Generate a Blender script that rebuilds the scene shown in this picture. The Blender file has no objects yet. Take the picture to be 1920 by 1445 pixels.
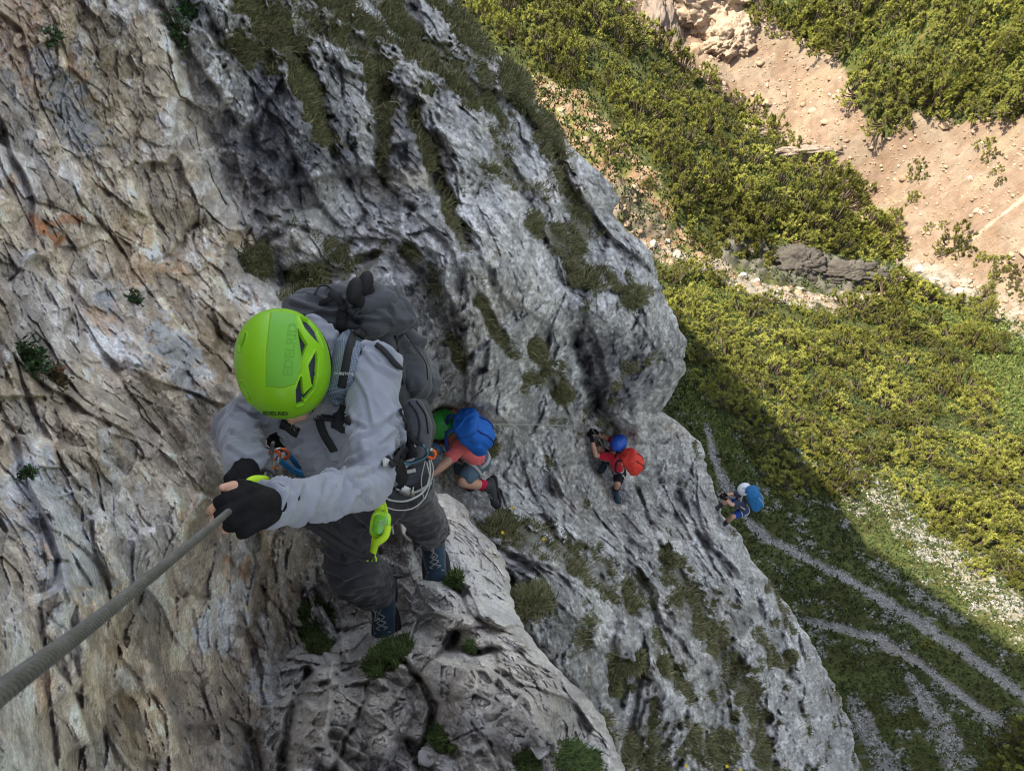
import bpy, math, random
import numpy as np
from mathutils import Vector, Matrix
from mathutils.bvhtree import BVHTree

SC = bpy.context.scene
COL = SC.collection
random.seed(7)
RNG = np.random.default_rng(11)

# ------------------------------------------------------------------ camera
F = 1330.0                              # focal length in pixels of the 1920 px wide photograph
NAD = (1150.0, 1500.0)                  # where straight down lies in the picture
CAM = np.array([0.0, 0.0, 60.0])


def _frame(n):
    d = np.array([n[0] - 960, -(n[1] - 722.5), -F]); d /= np.linalg.norm(d)
    z = -d
    v = np.array([0, 0, -1.0])
    y = v - np.dot(v, z) * z; y /= np.linalg.norm(y)
    x = np.cross(y, z)
    return np.array([x, y, z])


R = _frame(NAD)


def ray(u, v):
    u = np.asarray(u, float); v = np.asarray(v, float)
    return np.stack([(u - 960) / F, -(v - 722.5) / F, -np.ones(np.broadcast(u, v).shape)], -1)


def W(u, v, z):
    """world point seen at photo pixel (u, v) at depth z metres"""
    return CAM + (ray(u, v) * np.asarray(z, float)[..., None]) @ R.T


def cdir(x, y, z):
    """world direction of a camera-frame vector (right, up, towards the viewer)"""
    d = R @ np.array([x, y, z], float)
    return d / np.linalg.norm(d)


def pix(P):
    c = (np.asarray(P, float) - CAM) @ R
    return 960 - F * c[..., 0] / c[..., 2], 722.5 + F * c[..., 1] / c[..., 2], -c[..., 2]


cam_data = bpy.data.cameras.new('camera')
cam = bpy.data.objects.new('camera', cam_data)
COL.objects.link(cam)
cam.matrix_world = Matrix(((R[0][0], R[0][1], R[0][2], CAM[0]), (R[1][0], R[1][1], R[1][2], CAM[1]),
                           (R[2][0], R[2][1], R[2][2], CAM[2]), (0, 0, 0, 1)))
cam_data.sensor_width = 36.0
cam_data.lens = F / 1920 * 36.0
cam_data.clip_start = 0.02
cam_data.clip_end = 2000
cam_data.dof.use_dof = True
cam_data.dof.focus_distance = 2.8
cam_data.dof.aperture_fstop = 20.0
SC.camera = cam

# ------------------------------------------------------------------ light
Lc = np.array([(2150 - 960) / F, -(1800 - 722.5) / F, -1.0]); Lc /= np.linalg.norm(Lc)
L = R @ Lc                              # the way sunlight travels
world = bpy.data.worlds.new("World"); SC.world = world
world.use_nodes = True
wt = world.node_tree
for n in list(wt.nodes): wt.nodes.remove(n)
sky = wt.nodes.new('ShaderNodeTexSky'); sky.sky_type = 'NISHITA'; sky.sun_disc = False
sky.sun_elevation = math.asin(-L[2]); sky.sun_rotation = math.atan2(-L[0], -L[1])
sky.altitude = 1800; sky.air_density = 1.0; sky.dust_density = 3.5; sky.ozone_density = 1.0
bg = wt.nodes.new('ShaderNodeBackground'); bg.inputs['Strength'].default_value = 0.125
wo = wt.nodes.new('ShaderNodeOutputWorld')
hsv = wt.nodes.new('ShaderNodeHueSaturation'); hsv.inputs['Saturation'].default_value = 0.4   # the camera's white balance for open shade
wt.links.new(sky.outputs[0], hsv.inputs['Color']); wt.links.new(hsv.outputs[0], bg.inputs[0]); wt.links.new(bg.outputs[0], wo.inputs[0])
sd = bpy.data.lights.new('sun', 'SUN'); sd.energy = 3.3; sd.angle = math.radians(0.53); sd.color = (1.0, 0.88, 0.68)
sun = bpy.data.objects.new('sun', sd); COL.objects.link(sun)
sun.rotation_euler = Vector(L).to_track_quat('-Z', 'Y').to_euler(); sun.location = (-30, 20, 120)
SC.view_settings.view_transform = 'Standard'; SC.view_settings.look = 'None'
SC.view_settings.exposure = 1.88; SC.view_settings.gamma = 1.0
SC.view_settings.use_curve_mapping = False
SC.render.engine = 'CYCLES'
SC.cycles.filter_width = 1.1
SC.cycles.max_bounces = 5; SC.cycles.diffuse_bounces = 3; SC.cycles.glossy_bounces = 2
SC.cycles.transmission_bounces = 3; SC.cycles.transparent_max_bounces = 4
SC.cycles.caustics_reflective = False; SC.cycles.caustics_refractive = False

# ------------------------------------------------------------------ noise
_T = np.random.default_rng(5)
_G3 = _T.normal(size=(256, 3)).astype(np.float32); _G3 /= np.linalg.norm(_G3, axis=1)[:, None]
_R3 = _T.random((4096, 3)).astype(np.float32)
_R1 = _T.random(4096).astype(np.float32)


def _h(ix, iy, iz, seed):
    h = (ix.astype(np.uint32) * np.uint32(73856093)) ^ (iy.astype(np.uint32) * np.uint32(19349663)) ^ \
        (iz.astype(np.uint32) * np.uint32(83492791)) ^ np.uint32((seed * 2654435761) & 0xffffffff)
    h ^= h >> np.uint32(13); h *= np.uint32(1274126177); h ^= h >> np.uint32(16)
    return h


def perlin(P, seed=0):
    P = np.asarray(P, np.float32); fl = np.floor(P); i = fl.astype(np.int32); f = P - fl
    w = f * f * f * (f * (f * 6 - 15) + 10)
    out = np.zeros(P.shape[:-1], np.float32)
    for a in (0, 1):
        wa = w[..., 0] if a else 1 - w[..., 0]
        for b in (0, 1):
            wb = wa * (w[..., 1] if b else 1 - w[..., 1])
            for c in (0, 1):
                wc = wb * (w[..., 2] if c else 1 - w[..., 2])
                g = _G3[_h(i[..., 0] + a, i[..., 1] + b, i[..., 2] + c, seed) & np.uint32(255)]
                out += wc * (g[..., 0] * (f[..., 0] - a) + g[..., 1] * (f[..., 1] - b) + g[..., 2] * (f[..., 2] - c))
    return out * 1.6


def fbm(P, n=4, seed=0, gain=0.5):
    o = 0; a = 1; t = 0
    for k in range(n):
        o = o + a * perlin(P * (2.03 ** k) + 17.3 * k, seed + k); t += a; a *= gain
    return o / t


def ridged(P, n=4, seed=0, gain=0.5):
    o = 0; a = 1; t = 0
    for k in range(n):
        o = o + a * (1 - 2 * np.abs(perlin(P * (2.03 ** k) + 9.1 * k, seed + k))); t += a; a *= gain
    return o / t


def chisel(P, seed=0, slope=1.7, lift=0.7, pull=0.8):
    """broken-stone relief: the upper envelope of tilted planes (sharp continuous creases) and, apart, the tilted plane and level of the nearest cell (open steps)"""
    P = np.asarray(P, np.float32); fl = np.floor(P); i = fl.astype(np.int32)
    best = np.full(P.shape[:-1], -9, np.float32); rnd = np.zeros(P.shape[:-1], np.float32)
    F1 = np.full(P.shape[:-1], 9, np.float32); fac = np.zeros(P.shape[:-1], np.float32); lev = np.zeros(P.shape[:-1], np.float32)
    for a in (-1, 0, 1):
        for b in (-1, 0, 1):
            for c in (-1, 0, 1):
                h = _h(i[..., 0] + a, i[..., 1] + b, i[..., 2] + c, seed)
                d = P - (fl + np.array([a, b, c], np.float32) + _R3[h & np.uint32(4095)])
                g = _G3[(h >> np.uint32(8)) & np.uint32(255)]; q = _R1[(h >> np.uint32(4)) & np.uint32(4095)]
                gd = (g * d).sum(-1); dd = (d * d).sum(-1)
                v = gd * slope + q * lift - pull * dd
                m = v > best
                rnd = np.where(m, q, rnd); best = np.where(m, v, best)
                m = dd < F1
                F1 = np.where(m, dd, F1); fac = np.where(m, gd, fac); lev = np.where(m, q, lev)
    return best - .75, rnd, fac, lev


def worley(P, seed=0):
    """F1, F2, facet height (a randomly tilted plane in each cell), random value of the cell"""
    P = np.asarray(P, np.float32); fl = np.floor(P); i = fl.astype(np.int32)
    n = P.shape[:-1]
    F1 = np.full(n, 9, np.float32); F2 = np.full(n, 9, np.float32)
    fac = np.zeros(n, np.float32); rnd = np.zeros(n, np.float32)
    for a in (-1, 0, 1):
        for b in (-1, 0, 1):
            for c in (-1, 0, 1):
                h = _h(i[..., 0] + a, i[..., 1] + b, i[..., 2] + c, seed)
                q = _R3[h & np.uint32(4095)]
                d = P - (fl + np.array([a, b, c], np.float32) + q)
                r = (d * d).sum(-1)
                g = _G3[(h >> np.uint32(8)) & np.uint32(255)]
                m = r < F1
                F2 = np.where(m, F1, np.minimum(F2, r))
                fac = np.where(m, (g * d).sum(-1), fac)
                rnd = np.where(m, _R1[(h >> np.uint32(4)) & np.uint32(4095)], rnd)
                F1 = np.where(m, r, F1)
    return np.sqrt(F1), np.sqrt(F2), fac, rnd


def ss(a, b, x):
    t = np.clip((x - a) / (b - a), 0, 1)
    return t * t * (3 - 2 * t)


def tps(P, vals, s=500.0, reg=1e-4):
    P = np.asarray(P, float) / s; n = len(P)
    d = np.linalg.norm(P[:, None] - P[None], axis=2)
    K = np.where(d > 0, d * d * np.log(d + 1e-9), 0) + reg * np.eye(n)
    A = np.zeros((n + 3, n + 3)); A[:n, :n] = K; A[:n, n] = 1; A[:n, n + 1:] = P; A[n, :n] = 1; A[n + 1:, :n] = P.T
    w = np.linalg.solve(A, np.r_[vals, 0, 0, 0])

    def f(Q):
        Q = np.asarray(Q, float) / s
        out = w[n] + Q @ w[n + 1:]
        for k in range(n):
            r2 = ((Q - P[k]) ** 2).sum(-1)
            out += w[k] * 0.5 * r2 * np.log(r2 + 1e-12)
        return out
    return f


def polydist(U, V, pts):
    """distance in px from (U, V) to a polyline of (u, v, width) points, divided by the local half width"""
    best = np.full(U.shape, 1e9, np.float32)
    pts = [(p[0], p[1], p[2] if len(p) > 2 else 1.0) for p in pts]
    if len(pts) == 1: pts = pts * 2
    for (x0, y0, w0), (x1, y1, w1) in zip(pts[:-1], pts[1:]):
        dx, dy = x1 - x0, y1 - y0; l2 = dx * dx + dy * dy + 1e-9
        t = np.clip(((U - x0) * dx + (V - y0) * dy) / l2, 0, 1)
        d = np.hypot(U - x0 - t * dx, V - y0 - t * dy) / (w0 + (w1 - w0) * t)
        np.minimum(best, d, out=best)
    return best


def inpoly(U, V, poly):
    ins = np.zeros(U.shape, bool); n = len(poly); j = n - 1
    for i in range(n):
        xi, yi = poly[i]; xj, yj = poly[j]
        c = ((yi > V) != (yj > V)) & (U < (xj - xi) * (V - yi) / ((yj - yi) or 1e-9) + xi)
        ins ^= c; j = i
    return ins


# ------------------------------------------------------------------ mesh helpers
def obj(name, V, Fc, mat, parent=None, loc=None, smooth=True, attr=None, fmat=None, mats=None):
    """one mesh object from world-space vertices; loc = origin (a part sits in its thing's frame)"""
    V = np.asarray(V, np.float32)
    me = bpy.data.meshes.new(name)
    if isinstance(Fc, np.ndarray):
        k = Fc.shape[1]
        flat = Fc.astype(np.int32).ravel(); starts = np.arange(0, len(flat), k, dtype=np.int32)
        tot = np.full(len(Fc), k, np.int32)
    else:
        tot = np.array([len(f) for f in Fc], np.int32)
        flat = np.fromiter((i for f in Fc for i in f), np.int32, int(tot.sum()))
        starts = np.r_[0, np.cumsum(tot)[:-1]].astype(np.int32)
    base = np.array(parent['_o'] if parent is not None and '_o' in parent else (loc if loc is not None else (0, 0, 0)), np.float32)
    me.vertices.add(len(V)); me.vertices.foreach_set('co', (V - base).ravel())
    me.loops.add(len(flat)); me.loops.foreach_set('vertex_index', flat)
    me.polygons.add(len(tot)); me.polygons.foreach_set('loop_start', starts); me.polygons.foreach_set('loop_total', tot)
    if smooth: me.polygons.foreach_set('use_smooth', np.ones(len(tot), bool))
    for m in (mats or ([mat] if mat else [])): me.materials.append(m)
    if fmat is not None: me.polygons.foreach_set('material_index', np.asarray(fmat, np.int32))
    me.update(calc_edges=True); me.validate()
    for k, a in (attr or {}).items():
        c = np.ones((len(V), 4), np.float32); c[:, :a.shape[1]] = a
        at = me.color_attributes.new(k, 'FLOAT_COLOR', 'POINT'); at.data.foreach_set('color', c.ravel())
    o = bpy.data.objects.new(name, me); COL.objects.link(o)
    if parent is not None:
        o.parent = parent
        o['_o'] = list(map(float, base))
    else:
        o.location = base.tolist(); o['_o'] = list(map(float, base))
    return o


def empty(name, loc, label=None, cat=None, group=None):
    o = bpy.data.objects.new(name, None); COL.objects.link(o)
    o.empty_display_size = 0.1
    o.location = tuple(map(float, loc)); o['_o'] = list(map(float, loc))
    tag(o, label, cat, group)
    return o


def tag(o, label=None, cat=None, group=None, kind=None):
    if label: o['label'] = label
    if cat: o['category'] = cat
    if group: o['group'] = group
    if kind: o['kind'] = kind
    return o


def gridfaces(nr, nc, wrap=False):
    a = np.arange(nr * nc).reshape(nr, nc)
    if wrap: a = np.concatenate([a, a[:, :1]], 1)
    return np.stack([a[:-1, :-1], a[:-1, 1:], a[1:, 1:], a[1:, :-1]], -1).reshape(-1, 4)


class MB:
    """collects pieces that become one mesh"""
    def __init__(s): s.V = []; s.F = []; s.n = 0; s.C = []
    def add(s, V, Fc, col=None):
        V = np.asarray(V, float)
        s.V.append(V); s.F.extend([tuple(int(i) + s.n for i in f) for f in Fc]); s.n += len(V)
        if col is not None: s.C.append(np.tile(np.asarray(col, float), (len(V), 1)))
        return s
    def build(s, name, mat, parent=None, loc=None, smooth=True, each=False):
        if each:                                   # every piece added is a part of its own
            out = []; st = 0; fi = 0
            for V in s.V:
                n = len(V); Fp = []
                while fi < len(s.F) and max(s.F[fi]) < st + n: Fp.append(tuple(i - st for i in s.F[fi])); fi += 1
                out.append(obj(name, V, Fp, mat, parent, loc, smooth)); st += n
            return out
        V = np.concatenate(s.V)
        at = {'col': np.concatenate(s.C)} if s.C else None
        return obj(name, V, s.F, mat, parent, loc, smooth, attr=at)


def catmull(P, n=8):
    P = np.asarray(P, float)
    if len(P) < 3: 
        t = np.linspace(0, 1, n + 1)[:, None]; return P[0] * (1 - t) + P[-1] * t
    Q = np.vstack([2 * P[0] - P[1], P, 2 * P[-1] - P[-2]]); out = []
    for i in range(1, len(Q) - 2):
        for t in np.linspace(0, 1, n, endpoint=False):
            a, b, c, d = Q[i - 1], Q[i], Q[i + 1], Q[i + 2]
            out.append(0.5 * ((2 * b) + (-a + c) * t + (2 * a - 5 * b + 4 * c - d) * t * t + (-a + 3 * b - 3 * c + d) * t ** 3))
    out.append(Q[-2]); return np.array(out)


def frames(P):
    T = np.gradient(P, axis=0); T /= np.linalg.norm(T, axis=1)[:, None] + 1e-12
    N = np.zeros_like(T); a = np.array([0.31, 0.2, 0.93])
    n = np.cross(T[0], a); n /= np.linalg.norm(n)
    for i in range(len(P)):
        n = n - np.dot(n, T[i]) * T[i]; n /= np.linalg.norm(n) + 1e-12; N[i] = n
    return T, N, np.cross(T, N)


def tube(P, r, seg=8, mb=None, col=None, cap=True):
    P = np.asarray(P, float); r = np.broadcast_to(np.asarray(r, float), (len(P),))
    T, N, B = frames(P)
    a = np.linspace(0, 2 * np.pi, seg, endpoint=False)
    V = P[:, None] + r[:, None, None] * (np.cos(a)[None, :, None] * N[:, None] + np.sin(a)[None, :, None] * B[:, None])
    Fc = [tuple(f) for f in gridfaces(len(P), seg, True)]
    if cap:
        Fc.append(tuple(range(seg))[::-1]); Fc.append(tuple(range((len(P) - 1) * seg, len(P) * seg)))
    mb = mb or MB(); mb.add(V.reshape(-1, 3), Fc, col); return mb


def strands(P, r, n=6, pitch=0.09, seg=6, mb=None):
    """a laid rope or wire: n strands twisted round the path P"""
    T, N, B = frames(P)
    s = np.r_[0, np.cumsum(np.linalg.norm(np.diff(P, axis=0), axis=1))]
    mb = mb or MB()
    for k in range(n):
        a = 2 * np.pi * (s / pitch + k / n)
        Q = P + (r * 0.66) * (np.cos(a)[:, None] * N + np.sin(a)[:, None] * B)
        tube(Q, r * 0.33, seg, mb)
    return mb


def resample(P, step):
    s = np.r_[0, np.cumsum(np.linalg.norm(np.diff(P, axis=0), axis=1))]
    q = np.linspace(0, s[-1], max(3, int(s[-1] / step)))
    return np.stack([np.interp(q, s, P[:, k]) for k in range(3)], 1)


# ------------------------------------------------------------------ materials
def mat(name, base=(0.5, 0.5, 0.5), rough=0.7, attr=None, finer=0.0, var=0.25, scale=8.0, bump=0.0, bscale=40.0, spec=0.3,
        fine=0.0, fscale=200.0, metal=0.0, trans=0.0, sheen=0.0, sss=0.0, weave=0.0, wscale=900.0, coat=0.0, grid=0.0, gscale=140.0):
    m = bpy.data.materials.new(name); m.use_nodes = True; nt = m.node_tree; N = nt.nodes; K = nt.links
    b = N['Principled BSDF']; b.inputs['Roughness'].default_value = rough; b.inputs['Metallic'].default_value = metal
    b.inputs['Specular IOR Level'].default_value = spec
    if trans: b.inputs['Transmission Weight'].default_value = trans
    if sheen: b.inputs['Sheen Weight'].default_value = sheen
    if coat: b.inputs['Coat Weight'].default_value = coat; b.inputs['Coat Roughness'].default_value = 0.15
    if sss:
        b.inputs['Subsurface Weight'].default_value = sss; b.inputs['Subsurface Radius'].default_value = (0.012, 0.005, 0.003)
        b.inputs['Subsurface Scale'].default_value = 1.0
    tc = N.new('ShaderNodeTexCoord')
    nz = N.new('ShaderNodeTexNoise'); nz.inputs['Scale'].default_value = scale; nz.inputs['Detail'].default_value = 6
    K.new(tc.outputs['Object'], nz.inputs['Vector'])
    mr = N.new('ShaderNodeMapRange'); mr.inputs[1].default_value = 0.3; mr.inputs[2].default_value = 0.7
    mr.inputs[3].default_value = 1 - var; mr.inputs[4].default_value = 1 + var
    K.new(nz.outputs[0], mr.inputs[0])
    mul = N.new('ShaderNodeVectorMath'); mul.operation = 'MULTIPLY'
    if attr:
        at = N.new('ShaderNodeVertexColor'); at.layer_name = attr; K.new(at.outputs[0], mul.inputs[0])
    else:
        mul.inputs[0].default_value = base[:3]
    K.new(mr.outputs[0], mul.inputs[1])
    last = mul.outputs[0]
    hs = []
    if fine:
        n2 = N.new('ShaderNodeTexNoise'); n2.inputs['Scale'].default_value = fscale; n2.inputs['Detail'].default_value = 4
        n2.inputs['Roughness'].default_value = 0.7
        K.new(tc.outputs['Object'], n2.inputs['Vector'])
        m2 = N.new('ShaderNodeMapRange'); m2.inputs[1].default_value = 0.32; m2.inputs[2].default_value = 0.68
        m2.inputs[3].default_value = 1 - fine; m2.inputs[4].default_value = 1 + fine
        K.new(n2.outputs[0], m2.inputs[0])
        mm = N.new('ShaderNodeVectorMath'); mm.operation = 'MULTIPLY'
        K.new(last, mm.inputs[0]); K.new(m2.outputs[0], mm.inputs[1]); last = mm.outputs[0]
    if finer:
        n3 = N.new('ShaderNodeTexNoise'); n3.inputs['Scale'].default_value = fscale * 3.7; n3.inputs['Detail'].default_value = 5; n3.inputs['Roughness'].default_value = 0.75
        K.new(tc.outputs['Object'], n3.inputs['Vector'])
        m3 = N.new('ShaderNodeMapRange'); m3.inputs[1].default_value = 0.35; m3.inputs[2].default_value = 0.65
        m3.inputs[3].default_value = 1 - finer; m3.inputs[4].default_value = 1 + finer
        K.new(n3.outputs[0], m3.inputs[0])
        mm = N.new('ShaderNodeVectorMath'); mm.operation = 'MULTIPLY'
        K.new(last, mm.inputs[0]); K.new(m3.outputs[0], mm.inputs[1]); last = mm.outputs[0]
    if grid:
        gx = N.new('ShaderNodeTexBrick'); gx.inputs['Scale'].default_value = gscale; gx.offset = 0
        gx.inputs['Mortar Size'].default_value = 0.06; gx.inputs['Brick Width'].default_value = 0.5
        gx.inputs['Row Height'].default_value = 0.5
        gx.inputs['Color1'].default_value = (1, 1, 1, 1); gx.inputs['Color2'].default_value = (.92, .92, .92, 1)
        gx.inputs['Mortar'].default_value = (1 + grid, 1 + grid, 1 + grid, 1)
        K.new(tc.outputs['Object'], gx.inputs['Vector'])
        mm = N.new('ShaderNodeVectorMath'); mm.operation = 'MULTIPLY'
        K.new(last, mm.inputs[0]); K.new(gx.outputs[0], mm.inputs[1]); last = mm.outputs[0]
    K.new(last, b.inputs['Base Color'])
    nrm = None
    for amp, sc_, dist in ((bump, bscale, 0.02), (weave, wscale, 0.0008)):
        if not amp: continue
        nb = N.new('ShaderNodeTexNoise'); nb.inputs['Scale'].default_value = sc_; nb.inputs['Detail'].default_value = 8
        nb.inputs['Roughness'].default_value = 0.62
        K.new(tc.outputs['Object'], nb.inputs['Vector'])
        bp = N.new('ShaderNodeBump'); bp.inputs['Strength'].default_value = amp; bp.inputs['Distance'].default_value = dist
        K.new(nb.outputs[0], bp.inputs['Height'])
        if nrm: K.new(nrm, bp.inputs['Normal'])
        nrm = bp.outputs[0]
    if nrm: K.new(nrm, b.inputs['Normal'])
    m.diffuse_color = (*base[:3], 1)
    return m
# ================================================================== THE CLIFF
CL = [(-250, -250, 2.4), (0, 0, 2.6), (0, 400, 1.9), (0, 800, 1.25), (0, 1150, .78), (0, 1445, .66), (-200, 1600, .5), (150, 200, 3.0),
      (200, 600, 2.3), (200, 1000, 1.5), (250, 1300, 1.5), (400, 1400, 2.0), (300, 0, 3.8), (340, 300, 3.7), (400, 560, 3.3),
      (430, 950, 2.3), (480, 1200, 2.7), (600, 0, 6.5), (560, 250, 5.2), (650, 430, 5.2), (700, 520, 4.6), (800, 0, 9), (800, 250, 7),
      (820, 600, 5.4), (808, 900, 6.5), (880, 900, 7.3), (900, 1000, 6.6), (1000, 200, 9.5), (1000, 500, 7.5), (1000, 800, 8.8), (1000, 1100, 5.6),
      (1150, 370, 11.5), (1130, 780, 11.2), (1150, 950, 11.8), (1100, 650, 9.3), (1200, 600, 10), (1260, 620, 12), (1240, 790, 12.8),
      (1340, 930, 15.8), (1350, 1100, 13), (1130, 1250, 7), (1300, 1445, 10), (1450, 1150, 16), (1550, 1300, 18), (1600, 1445, 19),
      (900, 1600, 4.5), (700, 1450, 3.6), (1250, 1250, 9), (600, 1100, 3.9), (760, 1000, 5.2), (800, 800, 6.2)]
EDGE = [(-300, 760), (-100, 815), (0, 850), (50, 890), (100, 925), (140, 985), (170, 1000), (200, 1005), (240, 1045), (300, 1100), (340, 1140),
        (370, 1162), (400, 1150), (430, 1175), (470, 1218), (540, 1240), (600, 1272), (650, 1286), (700, 1282), (740, 1262), (770, 1240),
        (790, 1275), (830, 1310), (880, 1332), (920, 1340), (960, 1352), (1000, 1385), (1050, 1412), (1100, 1450), (1160, 1490),
        (1230, 1540), (1300, 1572), (1370, 1600), (1445, 1612), (1700, 1700)]
_clf = tps([(a, b) for a, b, c in CL], np.log([c for a, b, c in CL]))
ev = np.array([a for a, b in EDGE], float); eu = np.array([b for a, b in EDGE], float)


def n1(x, s): return perlin(np.stack([x, x * 0 + 3.1 * s, x * 0 + 7.7], -1).astype(np.float32), s)


def edge_u(v):
    v = np.asarray(v, float)
    return np.interp(v, ev, eu) + 7 * n1(v / 43, 1) + 5 * n1(v / 17, 2) + 2.5 * n1(v / 7, 3)


# relief strokes: (u, v, half width px) ..., push away from the viewer in metres
CRACKS = [
    ([(1078, 620, 5), (1090, 670, 8), (1105, 715, 10), (1122, 760, 12), (1140, 800, 11), (1165, 835, 6)], 2.2),
    ([(1100, 560, 5), (1085, 620, 7), (1078, 640, 4)], 0.6),
    ([(1190, 910, 4), (1213, 965, 6), (1236, 1035, 7), (1252, 1100, 4)], 0.7),
    ([(1272, 925, 3), (1298, 975, 5), (1326, 1035, 5), (1350, 1090, 3)], 0.6),
    ([(1215, 1000, 3), (1222, 1100, 4), (1240, 1200, 6), (1275, 1280, 5)], 0.5),
    ([(812, 300, 10), (830, 350, 14), (850, 400, 14), (878, 450, 12), (905, 500, 9), (960, 600, 8)], 0.55),
    ([(560, 100, 12), (600, 200, 14), (625, 290, 10)], 0.4),
    ([(690, 110, 10), (715, 200, 14), (712, 290, 12), (725, 350, 7)], 0.45),
    ([(905, 100, 12), (925, 200, 14), (950, 300, 12), (985, 370, 9), (1020, 450, 8)], 0.5),
    ([(980, 100, 10), (1020, 220, 14), (1060, 340, 14), (1090, 450, 14)], 0.4),
    ([(765, 470, 12), (812, 540, 15), (840, 600, 14), (865, 690, 10), (880, 740, 6)], 0.35),
    ([(890, 540, 7), (935, 620, 9), (985, 690, 7), (1040, 745, 8)], 0.3),
    ([(470, 500, 22), (560, 540, 18), (650, 505, 18), (700, 480, 12)], 0.5),
    ([(480, 470, 14), (530, 430, 10)], 0.3),
    ([(1120, 1080, 8), (1160, 1140, 10), (1150, 1240, 12), (1170, 1320, 10), (1200, 1420, 10)], 0.6),
    ([(1230, 1040, 14), (1290, 1120, 18), (1345, 1210, 16), (1400, 1300, 14), (1440, 1380, 10)], 0.45),
    ([(1400, 1080, 6), (1440, 1170, 9), (1480, 1250, 8), (1500, 1340, 7)], 0.4),
    ([(960, 1085, 7), (945, 1130, 9), (1000, 1220, 9), (1075, 1290, 7)], 0.7),
    ([(370, 420, 4), (330, 470, 6), (300, 490, 5)], 0.25),
    ([(260, 950, 2), (330, 1090, 3), (380, 1200, 3)], 0.08),
    ([(70, 1140, 2), (130, 1190, 3), (190, 1245, 3)], 0.06),
    ([(395, 1010, 3), (440, 1060, 5), (465, 1100, 4)], 0.12),
    ([(350, 540, 5), (420, 640, 6), (430, 720, 5)], 0.12),
    ([(545, 520, 10), (640, 480, 9), (680, 400, 6), (650, 340, 6)], 0.25),
    ([(640, 130, 4), (655, 260, 6), (668, 330, 4)], 0.25),
]
BULGES = [([(1205, 600, 100), (1190, 700, 85), (1170, 760, 50)], 1.3), ([(840, 480, 60), (920, 640, 70), (960, 760, 60)], 0.5),
          ([(560, 200, 55), (560, 300, 60)], 0.5), ([(600, 400, 55), (560, 440, 50)], 0.35), ([(960, 420, 55), (1040, 560, 50)], 0.5),
          ([(840, 180, 45), (870, 300, 45)], 0.45), ([(650, 220, 28), (660, 300, 25)], 0.3), ([(1010, 330, 28), (1060, 430, 30)], 0.35),
          ([(1050, 1160, 60), (1080, 1240, 50)], 0.7), ([(1340, 1000, 50), (1420, 1120, 50)], 0.5), ([(770, 280, 30), (790, 330, 26)], 0.3),
          ([(1200, 1180, 40), (1290, 1360, 40)], 0.5), ([(330, 1000, 60), (440, 1150, 50)], 0.12), ([(200, 800, 60)], 0.12),
          ([(290, 660, 50)], 0.15)]
# steps: right-hand side of the line drops away
FAULTS = [([(240, -250), (250, -20), (300, 90), (345, 200), (380, 310), (402, 400), (415, 430)], 0.55, 45),
          ([(405, 455), (430, 560), (420, 660), (450, 780)], 0.25, 45)]

GRASS = [  # bands of turf on the cliff: half widths
    [(430, -20, 20), (500, 40, 30), (550, 100, 26), (590, 200, 22), (612, 270, 18)],
    [(560, -40, 30), (660, 10, 40), (740, 60, 34), (820, 110, 26), (880, 190, 14)],
    [(850, 10, 30), (880, 60, 28), (905, 110, 20), (960, 160, 18), (990, 200, 14)],
    [(640, 60, 24), (700, 110, 24), (720, 200, 20), (715, 290, 20), (722, 335, 10)],
    [(775, 215, 12), (800, 280, 15), (830, 360, 15), (852, 420, 13), (880, 470, 10)],
    [(900, 100, 12), (925, 200, 15), (945, 290, 13), (962, 345, 8)],
    [(950, 90, 22), (1000, 180, 22), (1040, 280, 22), (1062, 350, 18), (1092, 440, 20), (1080, 520, 15)],
    [(310, -30, 22), (345, 20, 22), (322, 70, 20)],
    [(440, 90, 22), (490, 100, 18)],
    [(765, 470, 15), (810, 530, 18), (838, 590, 16), (862, 680, 10)],
    [(895, 560, 10), (930, 620, 12), (955, 665, 7)],
    [(1000, 650, 13), (1030, 700, 15), (1055, 742, 12)],
    [(1000, 420, 16), (1050, 460, 22), (1110, 510, 20), (1150, 540, 10)],
    [(930, 985, 24), (1000, 1010, 28), (1080, 1050, 30), (1150, 1100, 26), (1185, 1140, 14)],
    [(1245, 1040, 18), (1285, 1110, 26), (1340, 1200, 28), (1395, 1290, 26), (1430, 1345, 14)],
    [(1145, 1230, 13), (1165, 1290, 14)], [(1255, 1245, 13), (1290, 1300, 12)],
    [(1310, 1380, 28), (1350, 1430, 30)], [(1180, 1400, 28), (1230, 1445, 30)], [(1120, 1350, 14), (1140, 1400, 16)],
    [(1196, 1080, 10), (1222, 1140, 12)], [(1415, 1185, 10), (1480, 1260, 12)], [(1450, 1100, 8), (1480, 1180, 8)],
    [(1410, 1340, 16), (1440, 1430, 20)], [(560, 540, 30), (600, 530, 26)], [(640, 500, 30), (690, 485, 22)],
    [(1530, 1180, 12), (1570, 1250, 12)], [(1180, 560, 18), (1200, 550, 12)], [(1120, 530, 14)],
    [(1010, 430, 12)], [(480, 520, 22), (490, 470, 14)], [(810, 560, 14), (850, 650, 14)], [(1230, 1180, 10), (1240, 1250, 9)],
]
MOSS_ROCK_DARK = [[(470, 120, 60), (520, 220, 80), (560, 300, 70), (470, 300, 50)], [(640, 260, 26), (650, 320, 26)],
                  [(765, 240, 34), (770, 330, 26)], [(1130, 660, 40), (1190, 700, 60), (1140, 760, 30)], [(860, 150, 40)]]


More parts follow.
